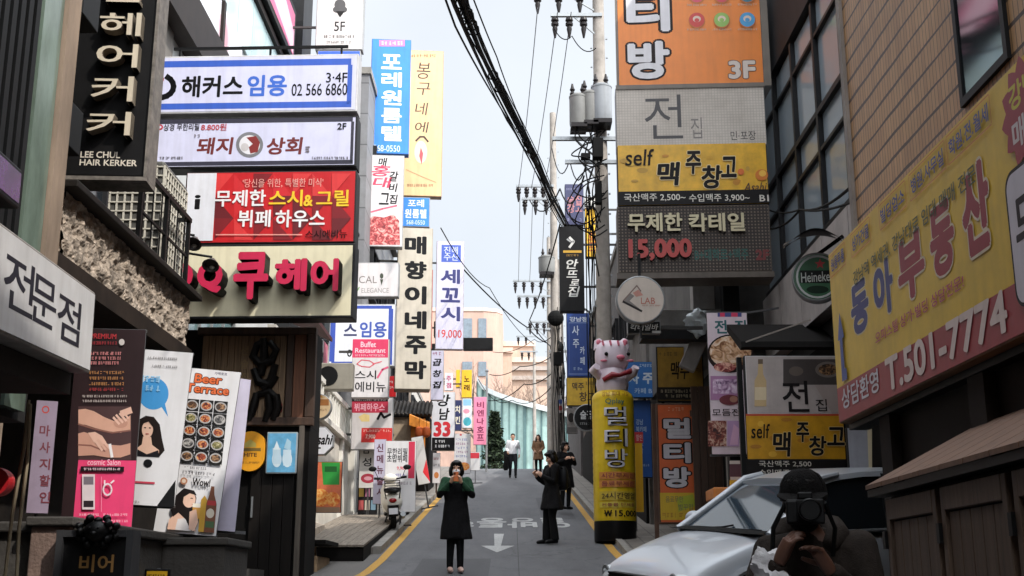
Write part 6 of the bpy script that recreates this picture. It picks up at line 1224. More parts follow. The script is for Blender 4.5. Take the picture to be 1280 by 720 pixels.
s = Sign('vertical_sign', 'dark indigo sign with faded pink characters above the black pub blade', 'sign', (706, 230), (730, 281), ('Y', 32), thick=.25, face=mat('indigo_face', (54, 56, 92), rough=.45, var=.12), frame=M_dark, fw=.01, group=GR)
s.text('술집\n창고', 709, 244, 728, 266, (176, 116, 120), bold=.02); s.micro(708, 235, 727, 238, (130, 130, 160)); s.micro(709, 273, 727, 277, (130, 130, 160)); s.bracket(2.95, (.4,))
s = Sign('vertical_sign', 'orange yellow blade sign with a pale top between the indigo sign and the pole', 'sign', (731, 246), (748, 321), ('Y', 31), thick=.25, face=mat('yellow_face', (236, 182, 34)), frame=M_dark, fw=.01, group=GR)
s.rect(731, 246, 748, 261, (196, 192, 186)); s.rect(731, 259.5, 748, 262, (90, 60, 30)); s.text('호\n프', 734, 288, 745, 314, (196, 110, 40), bold=.03, shear=.15); s.bracket(2.95, (.4,))
s = Sign('no_parking_plate', 'small pale plate with blue and red marks on the far pole', 'sign', (697, 494), (704, 516), ('Y', 37.4), thick=.02, face=mat('pale_grey_face', (204, 200, 196)), frame=M_grey, fw=.004); s.pic([('e', 700.5, 502, 2.6, 3, (60, 90, 170)), ('e', 700.5, 510, 2.6, 3, (200, 70, 70))])
# Heineken disc with lamp hood
s = disc_sign('beer_sign', 'round green Heineken beer sign with silver rim under a black lamp hood', 1022, 346, 29, 12.6, mat('beer_green', (30, 84, 52), rough=.3, var=.1), None, yaw=R(-14))
s.pic([('e', 1022, 346, 27, 27, (196, 200, 200)), ('e', 1022, 346, 24.5, 24.5, (34, 100, 60)), ('r', 1000, 338, 1044, 354, (24, 34, 28)), ('p', [(1025 + (7 if k % 2 == 0 else 2.9) * math.sin(math.pi * k / 5), 330 - (7 if k % 2 == 0 else 2.9) * math.cos(math.pi * k / 5)) for k in range(10)], (190, 44, 48))], 'emblem')
s.text('Heineken', 1001, 341, 1043, 351, (214, 220, 216), bold=.01); s.pic([('e', 1022, 362, 14, 5, (26, 60, 40))], 'emblem')
B = MB(); B.bar((0, -.08, s.h - .02), (.3, -.02, s.h + .2), .04); B.bar((0, -.08, s.h * .5), (s.w * .95, .1, s.h * .5), .04); B.build('bracket', M_blackm, s.root)
B = MB(); n = 14
B.loft([[(-.34 + .68 * k / n, -.42 + .1 * math.cos(k / n * 6.28), s.h + .02 + .12 * math.sin(math.pi * k / n) + dz) if row == 0 else (-.34 + .68 * k / n, .02, s.h + .14 + .1 * math.sin(math.pi * k / n) + dz) for k in range(n + 1)] + [] for row, dz in ((0, 0), (1, 0))], cap=False, closed=False)
B.loft([[(-.34 + .68 * k / n, -.42 + .1 * math.cos(k / n * 6.28), s.h + .05 + .12 * math.sin(math.pi * k / n)) if row == 0 else (-.34 + .68 * k / n, .02, s.h + .17 + .1 * math.sin(math.pi * k / n)) for k in range(n + 1)] for row in (0, 1)], cap=False, closed=False)
B.build('lamp_hood', M_blackm, s.root, smooth=True)
# estate agent fascia
VPR = (636, 730); XS = 2.66
s = Sign('estate_agent_sign', 'large yellow and maroon fascia sign reading 동아부동산 T.501-7774 on the tiled building', 'sign', (1035, 318), (1460, 331), ('VP', VPR, (1045, 531), XS), thick=.1, face=None, frame=mat('estate_side', (120, 84, 50), rough=.6, var=.2), fw=.01)
def us(px0, py0): return s.loc(px0, py0)
hw = s.w / 2
# split the face along the real maroon line
zt = s.loc(1040, 485)[1]
z2 = s.loc(1280, 355)[1]; zt = (zt + z2) / 2
B = MB(); B.box(-hw + .012, hw - .012, -s.t, -s.t + .005, zt, s.h - .012); B.build('face', mat('mustard_yellow_print', (228, 188, 50), rough=.45, var=.1), s.root)
B = MB(); B.box(-hw + .012, hw - .012, -s.t - .001, -s.t + .005, .012, zt - .001); B.build('panel', mat('maroon_print', (158, 46, 56), rough=.45, var=.08), s.root)
def wt(body, TL, BR, col, bold=.02, out=None, ow=.03, **k): return s.text(body, TL[0], TL[1], BR[0], BR[1], col, bold=bold, out=out, ow=ow, **k)
MAR, NVY = (150, 34, 52), (40, 52, 118)
wt('동', (1062, 362), (1088, 408), NVY, .05, out=(220, 206, 170), ow=.025); wt('아', (1090, 337), (1119, 386), NVY, .05, out=(220, 206, 170), ow=.025)
wt('부', (1120, 308), (1159, 360), MAR, .05, out=(224, 206, 180), ow=.03); wt('동', (1160, 268), (1197, 332), MAR, .05, out=(224, 206, 180), ow=.03); wt('산', (1199, 222), (1243, 303), MAR, .05, out=(224, 206, 180), ow=.03)
# small title row and boxes placed in board coordinates
X = lambda px, py: s.loc(px, py)
def btext(body, pl, pr_, hgt, col, bold=.02, dz=0, out=None):
    a, b = s.loc(*pl), s.loc(*pr_); zc = (a[1] + b[1]) / 2 + dz
    if out: s._put(body, a[0], zc - hgt / 2, b[0], zc + hgt / 2, out, bold + .035, 0, 0, 'lettering', 0, bold, None)
    s._put(body, a[0], zc - hgt / 2, b[0], zc + hgt / 2, ink(col), bold, 0, 0, 'lettering', 0, bold, None)
btext('상담환영', (1053, 497), (1099, 477), .17, (214, 206, 214), .02)
btext('T.501-7774', (1108, 468), (1260, 389), .24, (226, 206, 200), .03)
btext('강남역 역세권, 강남대로 임대 매매 전문', (1068, 355), (1220, 208), .12, (66, 78, 40), .015)
btext('오피스텔·상가·빌딩 상담전문!', (1095, 420), (1206, 355), .085, (186, 60, 110), .012)
row = [('원룸투룸', (1041, 348), (1057, 331)), ('상가건물', (1068, 330), (1089, 312)), ('빌딩업소', (1104, 292), (1133, 258)), ('병원.사무실', (1142, 247), (1182, 206)), ('학원.전.월세', (1190, 203), (1238, 146))]
for tx, a, b in row:
    A, Bq = s.loc(*a), s.loc(*b); zc = s.h - .13; y = s.lay()
    q = MB(); h2 = .085; t_ = .008
    for (x0, x1, z0, z1) in ((A[0] - .03, Bq[0] + .03, zc + h2, zc + h2 + t_), (A[0] - .03, Bq[0] + .03, zc - h2 - t_, zc - h2), (A[0] - .03 - t_, A[0] - .03, zc - h2, zc + h2), (Bq[0] + .03, Bq[0] + .03 + t_, zc - h2, zc + h2)): q.poly([(x0, y, z0), (x1, y, z0), (x1, y, z1), (x0, y, z1)])
    q.build('border', ink((206, 120, 44)), s.root)
    s._put(tx, A[0], zc - .055, Bq[0], zc + .055, ink((48, 66, 140)), .02, 0, 0, 'lettering', 0, .02, None)
# blue arrow, scalloped badge, white box
def bpoly(shapes, name):
    q = MB(); ms = []
    for pts, c in shapes:
        y = s.lay(); m = ink(c)
        if m not in ms: ms.append(m)
        q.m = ms.index(m); q.poly([(x, y, z) for x, z in pts])
    return q.build(name, ms, s.root)
aA = s.loc(1054, 436); ax_ = aA[0]; az = aA[1]
bpoly([([(ax_ - .045, az - .26), (ax_ + .10, az - .26), (ax_ + .10, az - .17), (ax_ + .045, az - .17), (ax_ + .035, az + .08), (ax_ + .09, az + .08), (ax_, az + .3), (ax_ - .09, az + .08), (ax_ - .04, az + .08)], (66, 90, 160))], 'arrow')
bc = s.loc(1283, 132)
bpoly([([(bc[0] + (.26 + .03 * math.cos(k * math.pi / 2.0)) * math.cos(2 * math.pi * k / 48), bc[1] - .02 + (.27 + .03 * math.cos(k * math.pi / 2.0)) * math.sin(2 * math.pi * k / 48)) for k in range(48)], (160, 46, 58))], 'badge')
s._put('강남', bc[0] - .17, bc[1] + .02, bc[0] + .17, bc[1] + .17, ink((206, 190, 60)), .03, 0, 0, 'lettering', 0, .03, None); s._put('매매', bc[0] - .17, bc[1] - .2, bc[0] + .17, bc[1] - .03, ink((220, 206, 206)), .03, 0, 0, 'lettering', 0, .03, None)
wc = s.loc(1268, 290)
def rrect(x0, x1, z0, z1, r):
    P = []
    for cx, cz, a0 in ((x1 - r, z1 - r, 0), (x0 + r, z1 - r, 90), (x0 + r, z0 + r, 180), (x1 - r, z0 + r, 270)): P += [(cx + r * math.cos(R(a0 + k * 15)), cz + r * math.sin(R(a0 + k * 15))) for k in range(7)]
    return P
bpoly([(rrect(wc[0] - .03, wc[0] + .75, wc[1] - .42, wc[1] + .32, .1), (40, 34, 40)), (rrect(wc[0] - .012, wc[0] + .73, wc[1] - .40, wc[1] + .30, .085), (212, 206, 216))], 'badge')
s._put('무료', wc[0] + .05, wc[1] - .2, wc[0] + .65, wc[1] + .15, ink((40, 36, 44)), .02, 0, 0, 'lettering', 0, .02, None)
B = MB(); B.box(-hw, hw, -.02, .12, -.05, -.004); B.build('under_rail', M_blackm, s.root)

# timber cabinet with sloping roof under the sign
a = at(1097, 612, 7.2); zc0 = a.z; xc = a.x
t = thing('timber_cabinet', 'brown boarded cabinet with a sloping plank roof under the estate agent sign', 'cabinet', (xc + .3, 6.0, gz(6) - .15))
def lc(f): B = MB(); f(B); B.xf(Matrix.Translation(-t.location)); return B
m_cab = mat('dark_brown_boards', (92, 72, 57), rough=.65, var=.3, scale=5, stretch=(5, 5, .3), bump=.15)
def body(B):
    B.box(xc + .06, 2.83, 1.6, 7.14, -1.6, zc0 - .04)
lc(body).build('body', mat('dark_brown_front', (46, 36, 30)), t)
def doors(B):
    y = 1.7; k = 0
    while y < 7.0:
        B.box(xc + .018, xc + .056, y, y + .82, -1.3, zc0 - .07); y += .9
lc(doors).build('backing', mat('gap_dark_brown', (30, 24, 20), rough=.8), t)
y = 1.7
while y < 6.9:
    def door(B, y=y):
        for i in range(5): B.box(xc + .005, xc + .03, y + .06 + i * .142, y + .06 + i * .142 + .136, -1.28, zc0 - .2)
        B.box(xc - .012, xc + .03, y, y + .055, -1.3, zc0 - .075); B.box(xc - .012, xc + .03, y + .775, y + .83, -1.3, zc0 - .075); B.box(xc - .014, xc + .03, y + .056, y + .774, zc0 - .19, zc0 - .075); B.box(xc - .014, xc + .03, y + .056, y + .774, -.75, -.68)
    d = lc(door).build('door', m_cab, t, bevel=.004)
    lc(lambda B: [B.box(xc - .03, xc + .004, y + .83, y + .87, zz, zz + .1) for zz in (zc0 - .35, -.9)]).build('hinge', M_blackm, d)
    y += .9
def roof(B):
    n = 18
    for i in range(n):
        y0 = 1.5 + i * (5.75 / n); y1 = y0 + 5.75 / n - .012
        B.hexa([(xc - .06, y0, zc0), (2.80, y0, zc0 + .36), (2.80, y1, zc0 + .36), (xc - .06, y1, zc0), (xc - .06, y0, zc0 + .025), (2.80, y0, zc0 + .385), (2.80, y1, zc0 + .385), (xc - .06, y1, zc0 + .025)])
lc(roof).build('roof', mat('brown_roof_planks', (112, 80, 60), rough=.6, var=.25, scale=5, stretch=(.4, 5, 5)), t)
lc(lambda B: B.box(xc - .05, xc + .06, 1.5, 7.24, zc0 - .045, zc0 - .004)).build('fascia', M_blackm, t)

# ================================================================== POLES AND CABLES
M_pole = mat('concrete_pole', (158, 150, 142), rough=.85, var=.2, scale=4, bump=.15)
M_ins = mat('dark_insulator', (48, 42, 42), rough=.25)
def pole(px, Y, H, label, arms, trans=(), pr=.15):
    c = at(px, 500, Y); g = gz(Y); t = thing('utility_pole', label, 'utility pole', (c.x, Y, g), 0, 'utility poles on the right pavement')
    B = MB(); B.tube([(0, 0, -.3), (0, 0, H)], [pr, pr * .68], 18); B.build('shaft', M_pole, t, smooth=True)
    B = MB(); [B.box(sx * .17 - .02, sx * .17 + .02, -.02, .02, 2 + k * .45 + (sx > 0) * .22, 2.03 + k * .45 + (sx > 0) * .22) or B.bar((0, 0, 2 + k * .45 + (sx > 0) * .22), (sx * .28, 0, 2 + k * .45 + (sx > 0) * .22), .018) for k in range(int((H - 3) / .45)) for sx in (-1, 1)]; B.build('step_bolt', M_steel, t)
    for py, x0, x1, ins in arms:
        z = at(px, py, Y).z - g; a = at(x0, py, Y).x - c.x; b = at(x1, py, Y).x - c.x
        B = MB(); B.bar((a, -.12, z), (b, -.12, z), .08); B.bar((a * .55, -.12, z), (0, -.05, z - .5), .035); ca = B.build('crossarm', M_steel, t)
        for k in range(ins):
            x = a + (b - a) * (k + .3) / (ins + .6)
            B = MB(); up = -1
            B.lathe([(.02, -.05), (.075, -.08), (.09, -.14), (.05, -.17), (.085, -.2), (.085, -.25), (.05, -.28), (.06, -.34), (.03, -.5), (.02, -.55)], 10, (x, -.12, z)); B.build('insulator', M_ins, ca, smooth=True)
    for (pxl, pt, pb, r, mm) in trans:
        zb, zt = at(pxl, pb, Y).z - g, at(pxl, pt, Y).z - g; x = at(pxl, pb, Y).x - c.x
        B = MB(); B.lathe([(r * .96, zb), (r, zb + .04), (r, zt - .06), (r * 1.04, zt - .055), (r * 1.04, zt - .02), (r * .5, zt + .05)], 22, (x, -.35, 0)); B.build('transformer', mm, t, smooth=True)
        B = MB(); [B.lathe([(.05, zt), (.06, zt + .05), (.035, zt + .1), (.06, zt + .14), (.035, zt + .2), (.02, zt + .28)], 8, (x + dx, -.35, 0)) for dx in (-.12, .1)]; B.box(x - r * .9, x + r * .9, -.6, -.1, zb - .1, zb - .01); B.build('bushing', M_ins, t)
    return t
tg = mat('transformer_grey', (118, 117, 114), rough=.45, var=.15); tw = mat('transformer_white', (140, 143, 147), rough=.4, var=.1)
pole(757, 24.4, 12.2, 'nearest concrete utility pole with big grey and white transformers beside the orange board',
     [(22, 688, 752, 3), (-8, 664, 758, 3), (176, 690, 772, 0), (205, 706, 770, 0)], [(722, 128, 165, .19, tg), (737, 124, 162, .17, tg), (751, 116, 160, .22, tw)], .18)
pole(694, 37.5, 12.6, 'second utility pole from the viewer, behind the black pub blade',
     [(234, 645, 692, 4), (250, 652, 700, 3)], [(683, 325, 345, .26, tg)], .15)
pole(688, 50, 10.2, 'third utility pole up the slope, with close set crossarms', [(352, 641, 690, 4), (371, 646, 692, 4), (403, 660, 700, 4), (412, 658, 704, 0)], [], .16)
pole(701, 44, 8.4, 'stained utility pole carrying tangled cables near the top of the slope', [(440, 686, 716, 2)], [], .16)
pole(668, 70, 8.0, 'slender distant utility pole before the peach blocks', [(421, 645, 670, 2), (440, 650, 672, 2)], [], .12)
# tangle and boxes on the nearest pole
t = thing('cable_box_cluster', 'cluster of dark splice boxes and looped cables strapped to the nearest utility pole', 'cable box', at(752, 220, 24.2))
B = MB(); rn = random.Random(8)
B.box(-.16, -.02, -.3, -.12, -.7, -.2); B.box(-.2, .02, -.34, -.1, .3, .75); B.box(-.45, -.25, -.3, -.12, .3, .42); B.build('splice_box', M_rubber, t, bevel=.02)
for k in range(16):
    a0_ = rn.uniform(-1.3, 1.1); B = MB(); w = rn.uniform(.25, .8); h = rn.uniform(-.5, .3); x1 = rn.uniform(-.1, .1)
    B.tube(curve([(x1, -.2, a0_), (-w * .5, -.3, a0_ + h), (-w, -.3, a0_ + h * .6 + .15), (-w * .6, -.25, a0_ + .5), (x1, -.2, a0_ + .7)] if k < 11 else [(x1 - .2, -.22, a0_ - 1.2), (x1 - .3, -.26, a0_ - .4), (x1 - .12, -.24, a0_ + .3), (x1 - .2, -.22, a0_ + 1)]), .015, 6); B.build('cable', M_rubber, t, smooth=True)
for k in range(6):
    B = MB(); x = rn.uniform(-.34, -.16); B.tube([(x, -.2, -.5), (x + rn.uniform(-.1, .1), -.25, -2), (x + rn.uniform(-.08, .08), -.22, -3.6), (x + rn.uniform(-.08, .08), -.2, -5.4)], .012, 6); B.build('cable', M_rubber, t, smooth=True)
def tangle(px, py, Y, n, hgt, seed, label):
    t = thing('cable_box_cluster', label, 'cable box', at(px, py, Y)); rn = random.Random(seed)
    B = MB(); B.ball((-.12, -.25, 0), (.26, .18, .26), 14, 9); B.box(-.2, .06, -.34, -.12, -1.5, -1.1); B.build('splice_box', M_rubber, t)
    for k in range(n):
        B = MB(); x = rn.uniform(-.16, .16); y = rn.uniform(-.3, -.16)
        B.tube([(x, y, rn.uniform(.1, .5)), (x + rn.uniform(-.15, .15), y, -hgt * .3), (x + rn.uniform(-.12, .12), y, -hgt * .6), (x + rn.uniform(-.1, .1), y, -hgt)], .013, 6); B.build('cable', M_rubber, t, smooth=True)
tangle(700, 436, 43.6, 10, 3.6, 5, 'black coil and hanging cables on the stained pole'); tangle(699, 400, 37.3, 8, 4.6, 7, 'thin mess of cables running down the second pole')
# overhead bundle coming over the viewer to the poles
t = thing('cable_bundle', 'thick black bundle of overhead cables sweeping from the sky down to the poles', 'cables', at(705, 270, 29))
pp = [at(520, -150, 9), at(576, 0, 12.5), at(607, 75, 16.2), at(640, 142, 20), at(672, 205, 24.5), at(692, 250, 28.0), at(712, 290, 32), at(722, 320, 36)]
rn = random.Random(11)
for k in range(15):
    B = MB(); ob = (rn.gauss(0, .055), rn.gauss(0, .05), rn.gauss(0, .075)); o1 = [Vector((ob[0] * (1 - .07 * i) + rn.gauss(0, .022), ob[1], ob[2] * (1 - .07 * i) + rn.gauss(0, .03) - (.10 if 0 < i < 7 and k > 11 else 0))) for i in range(len(pp))]
    P = []
    for i in range(len(pp) - 1):
        for q in range(5):
            u = q / 5; p = [pp[max(i - 1, 0)], pp[i], pp[i + 1], pp[min(i + 2, len(pp) - 1)]]; oo = o1[i].lerp(o1[i + 1], u)
            c = .5 * ((2 * p[1]) + (p[2] - p[0]) * u + (2 * p[0] - 5 * p[1] + 4 * p[2] - p[3]) * u * u + (3 * p[1] - p[0] - 3 * p[2] + p[3]) * u ** 3); P.append(c + oo)
    B.tube(P, rn.choice([.010, .013, .016, .022]), 5); B.xf(Matrix.Translation(-t.location)); B.build('cable', M_rubber, t, smooth=True)
B = MB()
for k in range(14):
    i = rn.randrange(1, len(pp) - 2); u = rn.random(); c = pp[i].lerp(pp[i + 1], u) - t.location; d = (pp[i + 1] - pp[i]).normalized()
    e = d.cross(Vector((1, 0, 0))).normalized(); f = d.cross(e); rr = .075
    B.tube([c + (e * math.cos(a) + f * math.sin(a)) * rr + d * (a * .006) for a in [j * .7 for j in range(10)]], .011, 4)
B.build('binding', M_rubber, t)
def span(pts, r, label, sag=.3, m=None, name='overhead_wire'):
    P = []; pts = [Vector(p) for p in pts]
    for i in range(len(pts) - 1):
        for q in range(8): u = q / 8; c = pts[i].lerp(pts[i + 1], u); c.z -= sag * 4 * u * (1 - u); P.append(c)
    P.append(pts[-1]); B = MB(); B.tube(P, r, 5); o = B.build(name, m or M_rubber, smooth=True); o['label'] = label; o['category'] = 'cable'; o['group'] = 'single overhead wires'
M_wire = mat('thin_grey_wire', (96, 98, 104), rough=.5)
for (a, b, lab) in (((672, 10, 24), (648, 236, 37.4), 'left hand thin high voltage wire between the first two poles'), ((697, 15, 24), (664, 236, 37.4), 'middle thin high voltage wire between the first two poles'), ((714, 15, 24), (680, 236, 37.4), 'right hand thin high voltage wire between the first two poles'),
                    ((650, 240, 37.4), (648, 352, 50), 'left thin wire from the second pole to the third'), ((666, 240, 37.4), (662, 352, 50), 'middle thin wire from the second pole to the third'), ((681, 240, 37.4), (676, 352, 50), 'right thin wire from the second pole to the third')):
    span([at(*a), at(*b)], .011, lab, .25, M_wire)
for (P, r, lab, sg) in (([(700, 280, 30), (662, 400, 44), (700, 440, 44)], .02, 'slack wire dropping left of the black pub blade', .2), ([(578, 335, 38.5), (660, 410, 50), (690, 430, 50)], .026, 'dark wire from the 세꼬시 sign down to the third pole', .15), ([(551, 285, 31), (612, 360, 45), (668, 430, 60)], .016, 'faint wire from the beige tavern sign toward the far pole', .3),
                    ([(612, 468, 60), (650, 458, 55), (703, 436, 44)], .02, 'low wire across the street end, upper', .2), ([(606, 500, 60), (655, 480, 55), (703, 452, 44)], .022, 'low wire across the street end, lower', .3), ([(616, 440, 70), (668, 424, 70), (700, 410, 38)], .018, 'low wire to the distant pole', .3), ([(598, 474, 56), (640, 500, 54), (700, 470, 44)], .018, 'drooping wire in front of the glass building', .5),
                    ([(745, 60, 24), (715, 45, 24), (690, 30, 24)], .012, 'jumper wire at the top of the nearest pole', .2), ([(956, 285, 18), (1000, 262, 15), (1072, 225, 10)], .016, 'wire from the sign stack across the glass front, upper', .1), ([(960, 262, 18), (1000, 262, 15), (1072, 250, 10)], .014, 'wire from the sign stack across the glass front, lower', .05), ([(736, 190, 24), (712, 200, 30), (690, 186, 37)], .016, 'slack loop between the first two poles', .6), ([(730, 220, 24), (700, 236, 30), (662, 250, 37)], .02, 'thicker slack cable between the first two poles', .5)):
    span([at(*p) for p in P], r, lab, sg)
t = thing('street_lamp', 'curved arm street lamp with flat grey head on the stained pole', 'street lamp', at(744, 402, 30.5))
B = MB(); B.tube([(.05, .1, -.5), (0, 0, -.05), (-.15, 0, .25), (-.38, 0, .42), (-.5, 0, .45)], .028, 8); B.build('arm', M_steel, t, smooth=True); B = MB(); B.ball((-.62, 0, .44), (.2, .09, .05), 14, 8); B.build('lamp_head', mat('pale_lamp_head', (176, 176, 176), rough=.4), t, smooth=True)
B = MB(); B.bar((.05, .1, -.5), (.9, .1, -.5), .04); B.build('bracket', M_steel, t)
# ================================================================== CAR
def car():
    Yc = 12.35; g = gz(Yc)
    t = thing('parked_car', 'silver hatchback car nosing out from the right behind the man with the camera', 'car', (3.05, Yc + .35, g - .02))
    ang = R(180 + 24)   # forward = -X turned toward the viewer
    t.rotation_euler = (Matrix.Rotation(math.atan(.092), 3, 'X') @ Matrix.Rotation(ang, 3, 'Z')).to_euler()
    paint = bpy.data.materials.new('silver_car_paint'); paint.use_nodes = True; b = paint.node_tree.nodes['Principled BSDF']
    b.inputs['Base Color'].default_value = (*lin((172, 177, 184)), 1); b.inputs['Metallic'].default_value = .12; b.inputs['Roughness'].default_value = .34; b.inputs['Coat Weight'].default_value = .5; b.inputs['Coat Roughness'].default_value = .06
    glass = mat('dark_car_glass', (22, 26, 30), rough=.04, var=0, spec=.9)
    wsg = mat('windscreen_glass', (46, 58, 68), rough=.04, var=0, spec=1.0)
    # lower shell: rings across the car at stations along x
    st = [(2.12, .30, .50, .50), (2.08, .26, .58, .70), (1.95, .22, .70, .82), (1.6, .20, .84, .88), (1.25, .20, .955, .90), (.95, .20, 1.03, .90), (.4, .20, 1.0, .90), (-.6, .20, 1.0, .90), (-1.5, .20, 1.02, .90), (-1.95, .24, 1.02, .86), (-2.08, .34, .96, .74)]
    B = MB(); rings = []
    for x, zb, zt, w in st:
        half = [(0, zb), (w * .8, zb), (w * .97, zb + .08), (w, zb + .28), (w * .995, zt - .22), (w * .95, zt - .06), (w * .86, zt - .012), (w * .45, zt + .025), (0, zt + .035)]
        rings.append([(x, y, z) for y, z in half] + [(x, -y, z) for y, z in half[-2:0:-1]])
    B.loft(rings); o = B.build('body', paint, t, smooth=True); sb = o.modifiers.new('smooth', 'SUBSURF'); sb.levels = 2; sb.render_levels = 2
    # greenhouse
    gh = [(.98, 1.0, 1.03, .80, .78), (.30, 1.0, 1.50, .83, .60), (-.1, 1.0, 1.56, .83, .60), (-.8, 1.0, 1.58, .83, .60), (-1.6, 1.0, 1.52, .82, .58), (-2.0, 1.0, 1.08, .78, .70)]
    def ring(x, zb, zt, wb, wt): return [(x, -wb, zb), (x, wb, zb), (x, wt, zt), (x, wt * .5, zt + .02), (x, -wt * .5, zt + .02), (x, -wt, zt)]
    B = MB(); B.loft([ring(*q) for q in gh[1:]]); B.build('cabin_glass', glass, t, smooth=True)
    B = MB(); B.add([(.98, -.78, 1.01), (.98, .78, 1.01), (.30, .60, 1.5), (.30, .30, 1.518), (.30, -.30, 1.518), (.30, -.6, 1.5), (1.06, .3, 1.02), (1.06, -.3, 1.02)], [(0, 7, 6, 1, 2, 3, 4, 5)]); B.build('windscreen', wsg, t, smooth=True)
    B = MB(); B.add([(.97, -.79, 1.0), (.30, -.605, 1.0), (.30, -.605, 1.5)], [(0, 1, 2)]); B.add([(.97, .79, 1.0), (.30, .83, 1.0), (.30, .6, 1.5)], [(0, 1, 2)]); B.build('quarter_glass', glass, t)
    B = MB(); rr = []
    for x, zt, wt in ((.36, 1.49, .61), (.1, 1.555, .625), (-.2, 1.585, .63), (-.8, 1.60, .63), (-1.45, 1.56, .61), (-1.72, 1.46, .60)):
        rr.append([(x, -wt - .02, zt - .05), (x, -wt, zt), (x, -wt * .5, zt + .03), (x, wt * .5, zt + .03), (x, wt, zt), (x, wt + .02, zt - .05), (x, wt * .5, zt - .03), (x, -wt * .5, zt - .03)])
    B.loft(rr); B.build('roof', paint, t, smooth=True)
    for s in (1, -1):
        B = MB(); B.tube([(1.06, s * .80, .99), (.72, s * .735, 1.22), (.32, s * .625, 1.515), (.1, s * .63, 1.56)], [.04, .035, .035, .03], 8); B.build('pillar', paint, t, smooth=True)
        B = MB(); B.bar((-.35, s * .845, 1.0), (-.45, s * .625, 1.56), .06, .05); B.bar((-1.25, s * .84, 1.0), (-1.4, s * .61, 1.54), .1, .06); B.build('pillar', M_blackm, t)
        B = MB(); B.tube([(.9, s * .83, 1.01), (-.3, s * .86, 1.025), (-1.7, s * .84, 1.05)], .018, 6); B.build('window_trim', M_steel, t, smooth=True)
        B = MB(); B.ball((.72, s * 1.02, 1.09), (.09, .12, .08), 14, 10); B.bar((.72, s * .86, 1.02), (.72, s * .98, 1.06), .05); B.build('mirror', paint, t, smooth=True)
        d = MB().bar((-.28, s * .915, .86), (-.46, s * .915, .86), .03, .035).build('handle', M_steel, t, bevel=.008)
        B = MB(); B.tube([(.78, s * .895, .35), (.80, s * .902, .7), (.88, s * .87, .98)], .006, 5); B.tube([(-.38, s * .906, .35), (-.38, s * .908, .7), (-.36, s * .868, .98)], .006, 5); B.build('door_seam', M_rubber, t)
        for x in (1.3, -1.3):
            B = MB(); B.tube([(x + .37 * math.cos(a), s * .80, .31 + .37 * math.sin(a)) for a in [math.pi * k / 14 for k in range(15)]], .0, 4) if False else None
            w = MB(); w.lathe([(.20, -.10), (.30, -.10), (.325, -.07), (.325, .07), (.30, .10), (.2, .10)], 30, (x, s * .83, .31), axis='y').build('wheel', M_rubber, t, smooth=True)
            rm = MB(); rm.lathe([(.04, .085), (.2, .09), (.205, .1), (.19, .105), (.05, .095)], 24, (x, s * .83, .31), axis='y')
            for k in range(5): a = 2 * math.pi * k / 5; rm.bar((x, s * .94, .31), (x + .19 * math.cos(a), s * .94, .31 + .19 * math.sin(a)), .05, .02)
            rm.build('rim', M_steel, w.xf(Matrix()).build('hub', M_steel, t) if False else t.children[-1])
            B = MB(); n = 18; B.loft([[(x + q * math.cos(math.pi * k / n), s * yy, .31 + q * math.sin(math.pi * k / n)) for q, yy in ((.36, .895), (.40, .925), (.44, .905), (.40, .88))] for k in range(n + 1)]); B.build('wheel_arch', paint, t, smooth=True)
            B = MB(); B.lathe([(.36, -.012), (.36, .0), (.02, .002)], 30, (x, s * .905, .31), axis='y'); B.build('arch_liner', M_rubber, t)
        B = MB(); B.ball((1.88, s * .64, .60), (.16, .15, .07), 18, 12); hl = B.build('headlight', mat('clear_lamp', (206, 212, 216), rough=.08, var=0, spec=.9), t, smooth=True)
        B = MB(); B.lathe([(.05, 0), (.07, .02), (.06, .03)], 16, (2.0, s * .64, .60), axis='x'); B.build('reflector', M_steel, hl)
    B = MB(); B.box(2.06, 2.14, -.36, .36, .5, .62); [B.box(2.135, 2.15, -.36, .36, .515 + k * .03, .53 + k * .03) for k in range(4)]; B.build('grille', M_blackm, t)
    B = MB(); B.tube([(1.08, -.65, 1.0), (1.04, 0, 1.04), (.98, .1, 1.06)], .010, 6); B.tube([(1.08, .05, 1.03), (1.02, .62, 1.03)], .010, 6); B.build('wiper', M_rubber, t)
    B = MB(); B.add([(1.2, -.76, 1.005), (1.2, .76, 1.005), (.97, .78, 1.025), (1.07, .3, 1.04), (1.07, -.3, 1.04), (.97, -.78, 1.025)], [(0, 1, 2, 3, 4, 5)]); B.build('cowl', M_rubber, t)
    B = MB(); B.box(2.12, 2.15, -.26, .26, .36, .47); B.build('number_plate', M_white, t)
    return t
car()

